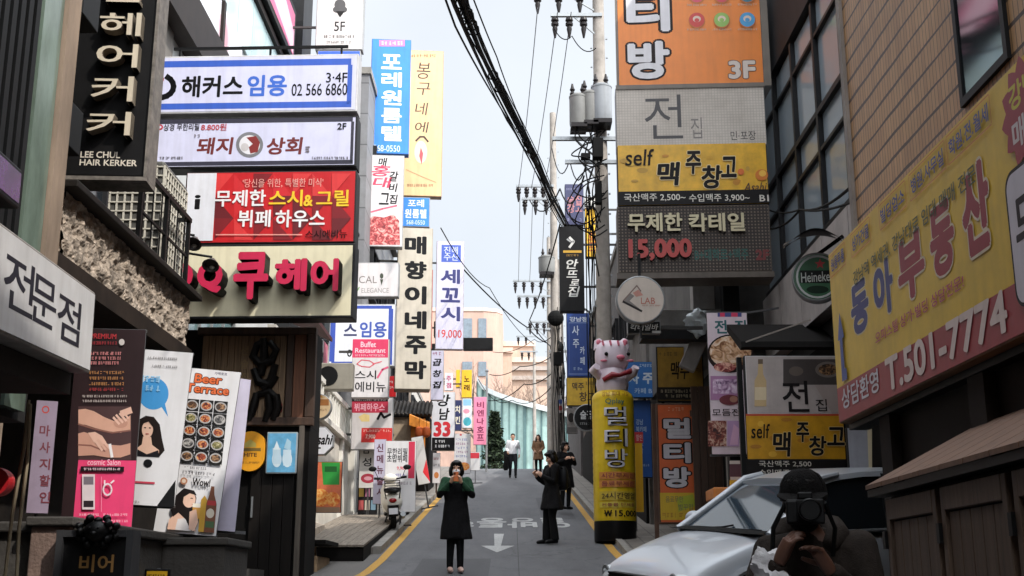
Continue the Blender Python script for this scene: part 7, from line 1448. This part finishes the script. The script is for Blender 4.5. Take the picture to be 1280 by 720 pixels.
# ================================================================== SCOOTER (seen from behind)
def scooter():
    Y = 24.6; c = at(492, 668, Y)
    t = thing('motor_scooter', 'cream motor scooter with rear rack parked on the left pavement, seen from behind', 'scooter', (c.x, Y, gz(Y) + .14)); t.rotation_euler = (R(6), R(-4), R(7))
    cream = mat('cream_scooter_paint', (224, 218, 206), rough=.25, var=.06)
    for y in (-.0, 1.22):
        B = MB(); B.lathe([(.12, -.05), (.2, -.055), (.225, -.03), (.225, .03), (.2, .055), (.12, .05)], 26, (0, y, .225), axis='x'); w = B.build('wheel', M_rubber, t, smooth=True)
        B = MB(); B.lathe([(.02, -.05), (.12, -.04), (.12, .04), (.02, .05)], 16, (0, y, .225), axis='x'); B.build('rim', M_steel, w)
    B = MB(); r = []
    for y, w, zb, zt in ((-.22, .10, .42, .62), (-.16, .16, .36, .68), (0, .20, .32, .72), (.25, .20, .3, .70), (.42, .17, .28, .6), (.5, .12, .26, .36)):
        r.append([(w * math.cos(a) * (1 if abs(math.cos(a)) < .9 else 1), y, (zb + zt) / 2 + (zt - zb) / 2 * math.sin(a)) for a in [2 * math.pi * k / 16 for k in range(16)]])
    B.loft(r); B.build('rear_body', cream, t, smooth=True)
    B = MB(); B.box(-.17, .17, .4, .9, .24, .30); B.build('floorboard', M_dark, t, bevel=.02)
    B = MB(); r = []
    for z, w, y in ((.25, .16, .9), (.5, .22, .95), (.75, .21, .98), (.88, .15, .96)): r.append([(-w, y + .06, z), (-w * .6, y - .03, z), (w * .6, y - .03, z), (w, y + .06, z), (w * .6, y + .1, z), (-w * .6, y + .1, z)])
    B.loft(r); B.build('leg_shield', cream, t, smooth=True)
    B = MB(); B.ball((0, 1.2, .40), (.1, .26, .1), 14, 9); B.build('front_mudguard', cream, t, smooth=True)
    B = MB(); B.ball((0, .12, .76), (.17, .36, .07), 18, 10); B.build('seat', mat('black_vinyl_seat', (28, 26, 26), rough=.45), t, smooth=True)
    B = MB(); B.tube([(0, 1.0, .8), (0, .96, .98)], .04, 8); B.tube([(-.33, .86, 1.0), (-.15, .95, .97), (.15, .95, .97), (.33, .86, 1.0)], .018, 8); B.build('handlebar', M_dark, t, smooth=True)
    B = MB(); B.ball((0, 1.0, .98), (.15, .12, .1), 16, 10); B.build('headlamp_cowl', cream, t, smooth=True)
    for s in (-1, 1):
        B = MB(); B.tube([(s * .25, .9, 1.0), (s * .32, .88, 1.16)], .008, 6); B.ball((s * .36, .87, 1.2), (.085, .02, .055), 14, 8); B.build('mirror', M_blackm, t, smooth=True)
        B = MB(); B.tube([(s * .22, .87, .99), (s * .34, .85, 1.0)], .026, 8); B.build('grip', M_rubber, t, smooth=True)
    B = MB(); [B.bar((-.16, y, .8), (.16, y, .8), .016) for y in (-.3, -.22, -.14, -.06)]; B.bar((-.16, -.32, .8), (-.16, .05, .8), .018); B.bar((.16, -.32, .8), (.16, .05, .8), .018); B.bar((-.13, -.2, .6), (-.16, -.28, .8), .018); B.bar((.13, -.2, .6), (.16, -.28, .8), .018)
    [B.bar((-.15, -.33, .86 + .05 * k), (.15, -.33, .86 + .05 * k), .016) for k in range(3)]; B.bar((-.15, -.33, .8), (-.15, -.33, .97), .016); B.bar((.15, -.33, .8), (.15, -.33, .97), .016); B.build('rear_rack', M_blackm, t)
    B = MB(); B.ball((0, -.225, .57), (.075, .03, .05), 14, 8); B.build('tail_light', mat('red_lamp', (150, 20, 26), rough=.2), t, smooth=True)
    B = MB(); B.box(-.09, .09, -.30, -.29, .30, .42); B.build('number_plate', M_white, t); B = MB(); B.hexa([(-.1, -.24, .25), (.1, -.24, .25), (.11, -.1, .25), (-.11, -.1, .25), (-.1, -.28, .47), (.1, -.28, .47), (.13, -.1, .5), (-.13, -.1, .5)]); B.build('rear_mudguard', M_blackm, t, bevel=.01)
    B = MB(); B.tube([(.17, .25, .22), (.19, -.05, .24), (.19, -.3, .3)], [.04, .055, .055], 10); B.build('exhaust', M_steel, t, smooth=True)
    B = MB(); B.bar((-.1, .55, .24), (-.2, .62, .0), .025); B.build('kickstand', M_dark, t)
scooter()

# ================================================================== PEOPLE
def fuse(mb, voxel, it=3):
    me = bpy.data.meshes.new('f'); me.from_pydata(mb.v, [], mb.f)
    bm = bmesh.new(); bm.from_mesh(me); bmesh.ops.recalc_face_normals(bm, faces=bm.faces); bm.to_mesh(me); bm.free()
    o = bpy.data.objects.new('f', me); COL.objects.link(o)
    r = o.modifiers.new('r', 'REMESH'); r.mode = 'VOXEL'; r.voxel_size = voxel
    if it: s = o.modifiers.new('s', 'SMOOTH'); s.factor = .5; s.iterations = it
    dg = bpy.context.evaluated_depsgraph_get(); m2 = bpy.data.meshes.new_from_object(o.evaluated_get(dg))
    vs = [tuple(v.co) for v in m2.vertices]; fs = [tuple(p.vertices) for p in m2.polygons]
    bpy.data.objects.remove(o); bpy.data.meshes.remove(me); bpy.data.meshes.remove(m2)
    return vs, fs
def oval(c, rx, ry, n=20, rot=0): return [(c[0] + rx * math.cos(2 * math.pi * k / n), c[1] + ry * math.sin(2 * math.pi * k / n), c[2]) for k in range(n)]
SKIN = mat('warm_skin', (206, 160, 134), rough=.5, var=.08, scale=8)
def hand(wr, dirv, palmn, side, curl=.9, s=1.0):
    """palm, five fingers of different lengths, thumb from the side of the palm; dirv along fingers, palmn palm normal"""
    d = Vector(dirv).normalized(); n = (Vector(palmn) - d * Vector(palmn).dot(d)).normalized(); x = d.cross(n) * side; w = Vector(wr); B = MB()
    L = .085 * s
    B.tube([w - d * .02, w + d * .02, w + d * L], [.026 * s, .030 * s, .028 * s], 10)
    for k in (-1, 0, 1): B.tube([w + d * .015 + x * k * .014 * s, w + d * L * 1.0 + x * k * .024 * s], [.016 * s, .014 * s], 8)
    for k, ln in enumerate((.068, .078, .074, .058)):
        b = w + d * L * .95 + x * (.033 - .022 * k) * s; pts = [b]; a = 0; p = b
        for j, fr in enumerate((.45, .32, .23)):
            a += curl * (.55, .75, .5)[j]; p = p + (d * math.cos(a) + n * math.sin(a)) * ln * fr * s; pts.append(p)
        B.tube(pts, [.0095 * s, .009 * s, .0082 * s, .0065 * s], 8)
    tb = w + d * .02 * s + x * .028 * s; t1 = tb + (d * .5 + x * .8 + n * .25).normalized() * .038 * s; t2 = t1 + (d * .8 + x * .2 + n * .6).normalized() * .032 * s; t3 = t2 + (d * .8 - x * .15 + n * .6).normalized() * .024 * s
    B.tube([tb, t1, t2, t3], [.013 * s, .012 * s, .010 * s, .008 * s], 8)
    return fuse(B, .0045, 2)
def headmesh(c, yaw=0, tilt=0, s=1.0):
    B = MB()
    B.ball((0, .015, .03), (.075, .092, .092), 20, 14); B.ball((0, -.028, -.035), (.058, .062, .075), 18, 12); B.ball((0, -.05, -.088), (.03, .026, .022), 12, 8)
    B.tube([(0, -.088, .012), (0, -.103, -.018), (0, -.112, -.034)], [.009, .012, .015], 8); B.ball((0, -.098, -.038), (.02, .012, .009), 10, 6)
    B.ball((0, -.083, -.066), (.024, .012, .006), 10, 6); B.ball((0, -.082, -.076), (.021, .011, .006), 10, 6)
    for sx in (-1, 1):
        B.ball((sx * .034, -.072, .027), (.024, .012, .008), 10, 6); B.ball((sx * .042, -.062, -.03), (.022, .018, .02), 10, 6); B.ball((sx * .079, .015, -.005), (.012, .022, .033), 10, 8)
    vs, fs = fuse(B, .0065, 2)
    M = Matrix.Translation(Vector(c)) @ Matrix.Rotation(yaw, 4, 'Z') @ Matrix.Rotation(tilt, 4, 'X') @ Matrix.Scale(s, 4)
    return [tuple(M @ Vector(v)) for v in vs], fs, M
REST = dict(pelvis=(0, 0, .93), waist=(0, 0, 1.08), chest=(0, 0, 1.28), neck=(0, .01, 1.43), head=(0, -.015, 1.575),
            shL=(.17, 0, 1.38), elL=(.23, .03, 1.10), wrL=(.24, -.06, .86), shR=(-.17, 0, 1.38), elR=(-.23, .03, 1.10), wrR=(-.24, -.06, .86),
            hiL=(.085, 0, .90), knL=(.09, -.02, .49), anL=(.09, .02, .09), hiR=(-.085, 0, .90), knR=(-.09, -.02, .49), anR=(-.09, .02, .09))
def figure(label, loc, yaw, pose, top, bottom, shoe, hairm, coat_len=None, hairstyle='short', scale=1.0, hands=True, head_yaw=0, head_tilt=0, flare=0, skin=None, toe=0, slim=1.0, voxel=.014, curl=.9, flare_coat=.05, top2=None, toes=None):
    J = dict(REST); J.update(pose); J = {k: Vector(v) for k, v in J.items()}; skin = skin or SKIN
    t = thing('person', label, 'person', loc, yaw); t.scale = (scale,) * 3
    P = lambda k: J[k]
    # body: one continuous fused surface
    B = MB()
    B.loft([oval(P('pelvis') + Vector((0, 0, -.06)), .13 * slim, .09), oval(P('pelvis') + Vector((0, 0, .04)), .15 * slim, .10), oval(P('waist'), .125 * slim, .085), oval(P('chest'), .155 * slim, .10), oval(P('neck') + Vector((0, 0, -.05)), .11 * slim, .075), oval(P('neck'), .055, .055), oval(P('head') + Vector((0, .02, -.06)), .05, .055)])
    for s in 'LR':
        B.tube([P('sh' + s), P('sh' + s).lerp(P('el' + s), .5), P('el' + s), P('el' + s).lerp(P('wr' + s), .4), P('wr' + s)], [.055, .046, .038, .036, .026], 10); B.ball(P('sh' + s), .058, 10, 7)
        B.tube([P('hi' + s), P('hi' + s).lerp(P('kn' + s), .5), P('kn' + s), P('kn' + s).lerp(P('an' + s), .35), P('an' + s)], [.085, .075, .055, .055, .038], 12)
        f = Vector((0, -1, 0)); f.rotate(Matrix.Rotation((toes or {}).get(s, toe), 3, 'Z')); B.tube([P('an' + s) + Vector((0, .03, -.05)) , P('an' + s) + f * .06 + Vector((0, 0, -.055)), P('an' + s) + f * .15 + Vector((0, 0, -.065))], [.036, .035, .025], 10)
    vs, fs = fuse(B, voxel, 3)
    A = MB(); A.add(vs, fs); hv, hf, HM = headmesh(P('head'), head_yaw, head_tilt); A.add(hv, hf)
    if hands:
        for s, sg in (('L', -1), ('R', 1)):
            d = pose.get('hd' + s, P('wr' + s) - P('el' + s)); pn = pose.get('pn' + s, (0, -.4, .2) if d is not None else 0); hv, hf = hand(P('wr' + s), d, pose.get('pn' + s, (-.8 * (1 if s == 'L' else -1), -.2, 0)), sg, curl); A.add(hv, hf)
    body = A.build('body', skin, t, smooth=True)
    # eyes
    E = MB(); [E.ball(HM @ Vector((sx * .032, -.078, .008)), (.011, .007, .007), 10, 7) for sx in (-1, 1)]; E.build('eyes', mat('dark_eyes', (30, 24, 22), rough=.2, var=0), body, smooth=True)
    # trousers
    B = MB(); B.loft([oval(P('pelvis') + Vector((0, 0, -.08)), .15 * slim, .105), oval(P('pelvis') + Vector((0, 0, .1)), .155 * slim, .108)])
    for s in 'LR': B.tube([P('hi' + s), P('hi' + s).lerp(P('kn' + s), .5), P('kn' + s), P('kn' + s).lerp(P('an' + s), .5), P('an' + s) + Vector((0, 0, -.03))], [.098 * slim, .086 * slim, .064 + flare * .2, .058 + flare * .6, .05 + flare], 14)
    vs, fs = fuse(B, voxel, 3); A = MB(); A.add(vs, fs); A.build('trousers', bottom, t, smooth=True)
    # top / coat
    B = MB()
    B.loft([oval(P('pelvis') + Vector((0, 0, -.02 if coat_len is None else 0)), .165 * slim, .12), oval(P('waist'), .155 * slim, .115), oval(P('chest') + Vector((0, 0, -.04)), .18 * slim, .128), oval(P('chest') + Vector((0, 0, .05)), .18 * slim, .12), oval(P('neck') + Vector((0, .01, -.035)), .10, .085), oval(P('neck') + Vector((0, .01, .012)), .068, .066)])
    if coat_len is not None:
        rg = []
        n = 28; z0 = J['waist'].z; L = z0 - coat_len
        for i in range(7):
            u = i / 6; z = z0 - L * u; rx = .155 * slim + (.03 + flare_coat) * u; ry = .118 + (.02 + flare_coat) * u; cx = J['waist'].lerp(J['pelvis'], min(1, u * 1.5))
            rg.append([(cx.x + rx * (1 + .05 * u * math.sin(5 * a + 1)) * math.cos(a), cx.y + ry * (1 + .06 * u * math.sin(6 * a)) * math.sin(a), z + .008 * math.sin(3 * a)) for a in [2 * math.pi * k / n for k in range(n)]])
        B.loft(rg)
    for s in 'LR':
        B.tube([P('neck') + Vector((0, .01, -.06)), P('sh' + s)], [.07, .075], 10)
        B.tube([P('sh' + s), P('sh' + s).lerp(P('el' + s), .5), P('el' + s), P('el' + s).lerp(P('wr' + s), .5), P('wr' + s) + (P('el' + s) - P('wr' + s)).normalized() * .015], [.078, .066, .058, .052, .043], 12); B.ball(P('sh' + s), .08, 12, 8)
    vs, fs = fuse(B, voxel, 3)
    k = [(v[0] + .010 * noise.noise(Vector((v[0] * 9, v[1] * 9, v[2] * 5))), v[1] + .016 * noise.noise(Vector((v[0] * 12, v[1] * 8, v[2] * 6)) + Vector((3, 0, 0))), v[2]) for v in vs]
    A = MB(); A.add(k, fs)
    if top2:
        for i, f in enumerate(A.f):
            c = sum((Vector(A.v[j]) for j in f), Vector()) / len(f); A.mi[i] = 1 if top2[1](c) else 0
        A.build('coat' if coat_len else 'jacket', [top, top2[0]], t, smooth=True)
    else: A.build('coat' if coat_len else 'jacket', top, t, smooth=True)
    # shoes
    for s in 'LR':
        f = Vector((0, -1, 0)); f.rotate(Matrix.Rotation((toes or {}).get(s, toe), 3, 'Z')); a = P('an' + s); B = MB(); B.tube([a + Vector((0, 0, -.045)) - f * .05, a + Vector((0, 0, -.045)) + f * .06, a + f * .17 + Vector((0, 0, -.062)), a + f * .2 + Vector((0, 0, -.07))], [.04, .046, .036, .02], 12); B.ball(a + Vector((0, 0, -.02)), (.046, .05, .045), 10, 7)
        vs, fs = fuse(B, .01, 2); A = MB(); A.add([(v[0], v[1], max(v[2], a.z - .09)) for v in vs], fs); A.build('shoe', shoe, t, smooth=True)
    # hair
    B = MB()
    if hairstyle == 'short': B.ball((0, .03, .05), (.083, .094, .086), 20, 14); B.ball((0, -.045, .095), (.066, .045, .028), 14, 8); B.ball((0, .06, -.005), (.076, .06, .07), 14, 9)
    elif hairstyle == 'bob':
        B.ball((0, .03, .045), (.098, .105, .098), 20, 14); B.ball((0, -.05, .085), (.078, .05, .03), 14, 8)
        for sx in (-1, 1): B.ball((sx * .085, .01, -.035), (.034, .06, .085), 14, 10)
        B.ball((0, .075, -.03), (.095, .06, .095), 16, 10)
    elif hairstyle == 'long':
        B.ball((0, .03, .045), (.09, .1, .092), 20, 14); B.ball((0, -.045, .09), (.07, .045, .03), 14, 8)
        for sx in (-1, 1): B.tube([(sx * .075, .01, .03), (sx * .092, .02, -.08), (sx * .1, -.02, -.2), (sx * .09, -.05, -.3)], [.035, .04, .04, .02], 10)
        B.ball((0, .08, -.09), (.095, .05, .17), 16, 10)
    if B.v:
        vs, fs = fuse(B, .008, 1); A = MB(); A.add([tuple(HM @ (Vector(v) * (1 + .05 * noise.noise(Vector((v[0] * 60, v[1] * 60, v[2] * 14)))))) for v in vs], fs); A.build('hair', hairm, t, smooth=True)
    t['_hm'] = 0; del t['_hm']
    return t, HM, J
HAIR = mat('black_hair', (26, 21, 19), rough=.45, var=.3, scale=30, stretch=(1, 1, .2)); BROWNH = mat('dark_brown_hair', (50, 36, 28), rough=.45, var=.3, scale=30)
COATB = mat('black_wool', (30, 29, 31), rough=.9, var=.3, scale=20, bump=.4, bscale=60); GREEN = mat('dark_green_knit', (36, 78, 52), rough=.9, var=.3, scale=25, bump=.3, bscale=120)
TRB = mat('black_cloth', (22, 22, 24), rough=.85, var=.2); SHOEB = mat('black_leather', (20, 19, 19), rough=.4); SHOEP = mat('pale_pink_shoe', (206, 172, 160), rough=.6)
def wpos(t, p): return t.matrix_basis @ Vector(p)
# woman photographing with a phone
c = at(569, 718, 18.6)
t, HM, J = figure('woman in black coat with green shoulders and white mask holding up a phone', (c.x, 18.6, gz(18.6) + .005), R(2),
    dict(elL=(.255, -.10, 1.16), wrL=(.075, -.25, 1.36), elR=(-.255, -.10, 1.16), wrR=(-.075, -.25, 1.36), hdL=(-.35, -.2, .9), hdR=(.35, -.2, .9), pnL=(-.9, .1, .2), pnR=(.9, .1, .2), knL=(.07, -.01, .49), knR=(-.075, -.02, .49), anL=(.075, .0, .09), anR=(-.085, .01, .09)),
    COATB, TRB, SHOEP, HAIR, coat_len=.50, hairstyle='bob', scale=.985, curl=.7, toe=R(8), top2=(GREEN, lambda c: c.z > 1.22 and not (abs(c.x) < .10 and c.z < 1.36)), flare_coat=.045, slim=1.14)
B = MB(); B.ball((0, -.06, -.055), (.062, .058, .05), 16, 10); vs = [tuple(HM @ Vector(v)) for v in B.v]; A = MB(); A.add(vs, B.f); A.build('mask', mat('white_mask', (216, 216, 218), rough=.7), t, smooth=True)
ph = thing('mobile_phone', 'orange cased phone held up by the woman in the black coat', 'phone', wpos(t, (0, -.3, 1.43)), R(2))
B = MB(); B.box(-.037, .037, -.006, .006, -.07, .075); B.build('case', mat('orange_phone_case', (214, 110, 50), rough=.4), ph, bevel=.006); B = MB(); B.box(-.03, -.008, -.009, -.006, .03, .065); B.build('lens_bump', M_rubber, ph); B = MB(); B.box(-.034, .034, .006, .0075, -.066, .07); B.build('screen', M_rubber, ph)
# man in black with a backpack, turned to the left
c = at(690, 682, 23.0)
t, HM, J = figure('man in black coat and flared trousers with a backpack standing side on', (c.x, 23.0, gz(23) + .005), R(-68),
    dict(elL=(.22, -.06, 1.12), wrL=(.12, -.26, 1.22), elR=(-.22, -.06, 1.12), wrR=(-.10, -.27, 1.24), hdL=(-.3, -.5, .6), hdR=(.3, -.5, .6), knL=(.09, -.03, .49), anL=(.10, .02, .09), knR=(-.10, -.06, .49), anR=(-.11, -.06, .09)),
    COATB, TRB, SHOEB, HAIR, coat_len=.62, hairstyle='bob', scale=1.02, head_tilt=R(22), flare=.03, flare_coat=.06, slim=1.18)
bp = thing('backpack', 'black backpack worn by the man standing side on in the road', 'backpack', wpos(t, (0, .22, .98)), R(-68))
B = MB(); B.loft([oval((0, 0, z), rx, ry, 18) for z, rx, ry in ((0, .12, .07), (.04, .16, .10), (.2, .165, .11), (.36, .15, .10), (.44, .1, .06))]); B.build('pack', mat('black_nylon', (24, 24, 27), rough=.6, var=.2), bp, smooth=True)
B = MB(); B.loft([oval((0, .09, z), rx, ry, 14) for z, rx, ry in ((.05, .1, .04), (.08, .12, .05), (.2, .12, .05), (.24, .09, .03))]); B.build('pocket', mat('black_nylon', (24, 24, 27)), bp, smooth=True)
B = MB(); [B.tube([(sx * .1, -.04, .4), (sx * .12, -.16, .46), (sx * .13, -.33, .38), (sx * .13, -.34, .2), (sx * .12, -.1, .06)], .016, 6) for sx in (-1, 1)]; B.build('strap', mat('black_nylon', (24, 24, 27)), bp, smooth=True)
# man in white shirt walking down
c = at(641, 603, 46.9)
t, HM, J = figure('man in a white shirt walking down the slope with a jacket on his arm', (c.x, 46.9, gz(46.9) + .005), R(6),
    dict(knL=(.09, -.16, .50), anL=(.09, -.14, .10), knR=(-.09, -.04, .5), anR=(-.09, .2, .14), elL=(.25, .08, 1.12), wrL=(.24, -.02, .88), elR=(-.24, .04, 1.12), wrR=(-.22, -.14, .98)),
    mat('white_shirt', (222, 222, 226), rough=.8, var=.06), mat('dark_grey_trousers', (46, 46, 50), rough=.85), SHOEB, HAIR, hairstyle='short', scale=1.03, voxel=.02)
jk = thing('folded_jacket', 'dark jacket hanging from the arm of the man in the white shirt', 'jacket', wpos(t, (-.26, -.1, .55)), R(10))
B = MB(); B.loft([oval((.02 * math.sin(z * 9), 0, z), rx, ry, 14) for z, rx, ry in ((-.25, .08, .09), (-.1, .12, .12), (.1, .11, .12), (.3, .10, .11), (.44, .08, .10), (.5, .06, .06))]); B.build('cloth', TRB, jk, smooth=True)
B = MB(); B.tube([(0, -.1, .3), (.06, -.13, .1), (.04, -.12, -.2)], [.05, .045, .04], 8); B.build('sleeve', TRB, jk, smooth=True)
# woman in brown coat
c = at(673, 598, 50)
figure('woman with long hair in a brown coat standing near the top of the slope', (c.x, 50, gz(50) + .005), R(-10), dict(elL=(.24, -.02, 1.12), wrL=(.14, -.16, .98), elR=(-.24, -.02, 1.12), wrR=(-.14, -.16, .98)), mat('brown_coat', (112, 80, 54), rough=.85, var=.2), TRB, SHOEB, BROWNH, coat_len=.62, hairstyle='long', scale=.97, voxel=.02)
# person in black by the poles
c = at(707, 627, 30)
t, HM, J = figure('person in bulky black clothes beside the poles behind the man with the backpack', (c.x, 30, gz(30) + .11), R(30), dict(elL=(.27, -.04, 1.14), wrL=(.12, -.22, 1.24), elR=(-.27, -.04, 1.14), wrR=(-.12, -.22, 1.24)), COATB, TRB, SHOEB, HAIR, coat_len=.55, hairstyle='bob', scale=.98, voxel=.02, slim=1.15)

# photographer close to the viewer
brown = mat('taupe_sweatshirt', (56, 48, 43), rough=.9, var=.2, scale=25, bump=.25, bscale=140)
gy = gz(4.8); c = at(1000, 640, 4.8); SC = .92
zof = lambda px, py, dy=0: (at(px, py, 4.8 + dy) - Vector((c.x, 4.8, gy))) / SC
hd = zof(1003, 633)
ysh = zof(1000, 676).z
t, HM, J = figure('man in a black cap and taupe sweatshirt raising a camera to his face', (c.x, 4.8, gy), R(-10),
    dict(head=(hd.x, -.09, hd.z), neck=(hd.x + .03, .02, ysh + .045), chest=(hd.x + .05, .05, ysh - .13), waist=(.03, .08, 1.02), pelvis=(.02, .08, .90), shL=(hd.x + .225, .02, ysh - .03), shR=(hd.x - .145, .03, ysh - .05),
         elL=(hd.x + .285, -.1, ysh - .31), wrL=(hd.x + .07, -.30, ysh - .12), elR=(hd.x - .235, -.14, ysh - .27), wrR=(hd.x - .115, -.29, ysh - .08), hdL=(-.5, -.3, .8), hdR=(.45, -.25, .85), pnL=(-.5, -.3, .6), pnR=(.8, .1, .2),
         hiL=(.11, .06, .87), hiR=(-.07, .06, .87), knL=(.12, -.03, .48), knR=(-.08, -.03, .48), anL=(.12, .05, .09), anR=(-.09, .05, .09)),
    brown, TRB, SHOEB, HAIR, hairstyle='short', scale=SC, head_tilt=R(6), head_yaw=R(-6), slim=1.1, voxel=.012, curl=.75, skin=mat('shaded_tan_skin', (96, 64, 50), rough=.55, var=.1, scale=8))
capm = mat('black_cap_cloth', (24, 22, 22), rough=.95, var=.35, scale=30, bump=.4, bscale=120)
B = MB(); B.loft([oval((0, .02 - .004 * k, z), rx, ry, 24) for k, (z, rx, ry) in enumerate(((.018, .098, .112), (.05, .101, .114), (.09, .094, .106), (.125, .074, .084), (.148, .04, .046), (.153, .008, .008)))]); n = 14
top = [(.104 * math.sin(a), -.075 - .125 * math.cos(a), .04 - .03 * math.cos(a) ** 2) for a in [-1.45 + 2.9 * k / n for k in range(n + 1)]]; inn = [(.098 * math.sin(a), -.06 - .02 * math.cos(a), .046) for a in [-1.45 + 2.9 * k / n for k in range(n + 1)]]
B.loft([[p, q, (q[0], q[1], q[2] + .008), (p[0], p[1], p[2] + .007)] for p, q in zip(top, inn)])
B.ball((0, .0, .155), (.012, .012, .007), 10, 6)
for k in range(6):
    a_ = math.pi * (k + .5) / 3; B.tube([(.1005 * math.cos(a_), .02 + .114 * math.sin(a_), .05), (.0945 * math.cos(a_), .015 + .106 * math.sin(a_), .092), (.0745 * math.cos(a_), .01 + .084 * math.sin(a_), .127), (.02 * math.cos(a_), .005 + .02 * math.sin(a_), .153)], .0035, 5)
A = MB(); A.add([tuple(HM @ Vector(v)) for v in B.v], B.f); A.build('cap', capm, t, smooth=True)
B = MB(); B.tube([(hd.x - .1, .06, ysh + .0), (hd.x - .07, .13, ysh + .05), (hd.x + .03, .16, ysh + .06), (hd.x + .13, .12, ysh + .05), (hd.x + .14, .0, ysh + .02), (hd.x + .09, -.07, ysh - .03)], [.04, .06, .07, .065, .055, .03], 12)
vs, fs = fuse(B, .012, 3); A = MB(); A.add(vs, fs); A.build('hood', brown, t, smooth=True)
bbl = mat('black_face_mask', (22, 21, 22), rough=.8)
B = MB(); B.ball((0, -.05, -.06), (.062, .06, .055), 16, 10); A = MB(); A.add([tuple(HM @ Vector(v)) for v in B.v], B.f); A.build('mask', bbl, t, smooth=True)
cp = t.matrix_basis @ Vector((hd.x - .005, -.265, hd.z - .035))
cm = thing('camera', 'black camera with a long lens held at the face of the man in the cap', 'camera', cp, R(-10))
B = MB(); B.box(-.068, .068, -.03, .03, -.048, .042); B.box(-.028, .028, -.028, .03, .042, .068); B.box(-.072, -.03, -.045, .03, -.046, .036); B.build('body', mat('black_camera_body', (20, 20, 21), rough=.55), cm, bevel=.006)
B = MB(); B.lathe([(.033, -.03), (.036, -.05), (.036, -.10), (.040, -.105), (.041, -.15), (.036, -.155), (.034, -.148)], 26, (.008, 0, -.004), axis='y'); ln = B.build('lens', mat('black_lens_barrel', (24, 24, 25), rough=.4), cm, smooth=True)
B = MB(); B.lathe([(.033, -.142), (.02, -.146), (.002, -.148)], 22, (.008, 0, -.004), axis='y'); B.build('glass', mat('lens_glass', (18, 20, 30), rough=.05, var=0), ln, smooth=True)
B = MB(); B.tube([(-.07, 0, .03), (-.12, .04, -.06), (-.13, .08, -.2), (-.10, .1, -.3)], .009, 6); B.tube([(.07, 0, .03), (.11, .08, -.06), (.10, .14, -.16)], .009, 6); B.build('strap', M_rubber, cm, smooth=True)
wc_ = t.matrix_basis @ Vector((hd.x - .15, -.27, ysh - .135))
wt_ = thing('white_cloth', 'crumpled white cloth hanging below the right hand of the man with the camera', 'cloth', wc_, R(-20))
B = MB(); B.ball((0, 0, 0), (.062, .035, .085), 26, 20)
for i in range(len(B.v)):
    v = Vector(B.v[i]); B.v[i] = tuple(v * (1 + .5 * noise.fractal(v * 22, .8, 2.0, 4)) + Vector((v.z * -.35, 0, 0)))
B.build('cloth', mat('white_cotton', (210, 208, 210), rough=.8, var=.12, scale=20, bump=.3), wt_, smooth=True)
# ================================================================== one object per separate piece
def split_pieces():
    skip = {'foliage', 'crown', 'hair', 'stamp'}
    for o in list(scene.objects):
        if o.type != 'MESH' or o.name.split('.')[0] in skip or o.modifiers and any(m.type == 'SUBSURF' for m in o.modifiers): continue
        if o.parent is None or len(o.data.vertices) > 30000: continue
        me = o.data; n = len(me.vertices); par = list(range(n))
        def find(i):
            while par[i] != i: par[i] = par[par[i]]; i = par[i]
            return i
        for e in me.edges:
            a, b = find(e.vertices[0]), find(e.vertices[1])
            if a != b: par[a] = b
        isl = {}
        for i in range(n): isl.setdefault(find(i), []).append(i)
        if len(isl) < 2 or len(isl) > 400: continue
        keys = list(isl); bx = []
        for k in keys:
            c = [me.vertices[i].co for i in isl[k]]
            bx.append(([min(v[j] for v in c) for j in range(3)], [max(v[j] for v in c) for j in range(3)]))
        sz = [max(h[j] - l[j] for j in range(3)) for l, h in bx]; K = len(keys); gp_ = list(range(K))
        def fk(i):
            while gp_[i] != i: i = gp_[i]
            return i
        for i in range(K):
            for j in range(i + 1, K):
                g = math.sqrt(sum(max(0, bx[i][0][q] - bx[j][1][q], bx[j][0][q] - bx[i][1][q]) ** 2 for q in range(3)))
                if g <= max(.02, .5 * max(sz[i], sz[j])): gp_[fk(i)] = fk(j)
        groups = {}
        for i in range(K): groups.setdefault(fk(i), set()).update(isl[keys[i]])
        if len(groups) < 2: continue
        gl = list(groups.values())
        for q, vs in enumerate(gl):
            bm = bmesh.new(); bm.from_mesh(me); bm.verts.ensure_lookup_table()
            bmesh.ops.delete(bm, geom=[v for v in bm.verts if v.index not in vs], context='VERTS')
            m2 = me.copy(); bm.to_mesh(m2); bm.free()
            if q == 0: first = m2; continue
            c = o.copy(); c.data = m2; COL.objects.link(c); c.parent = o.parent
        o.data = first
split_pieces()
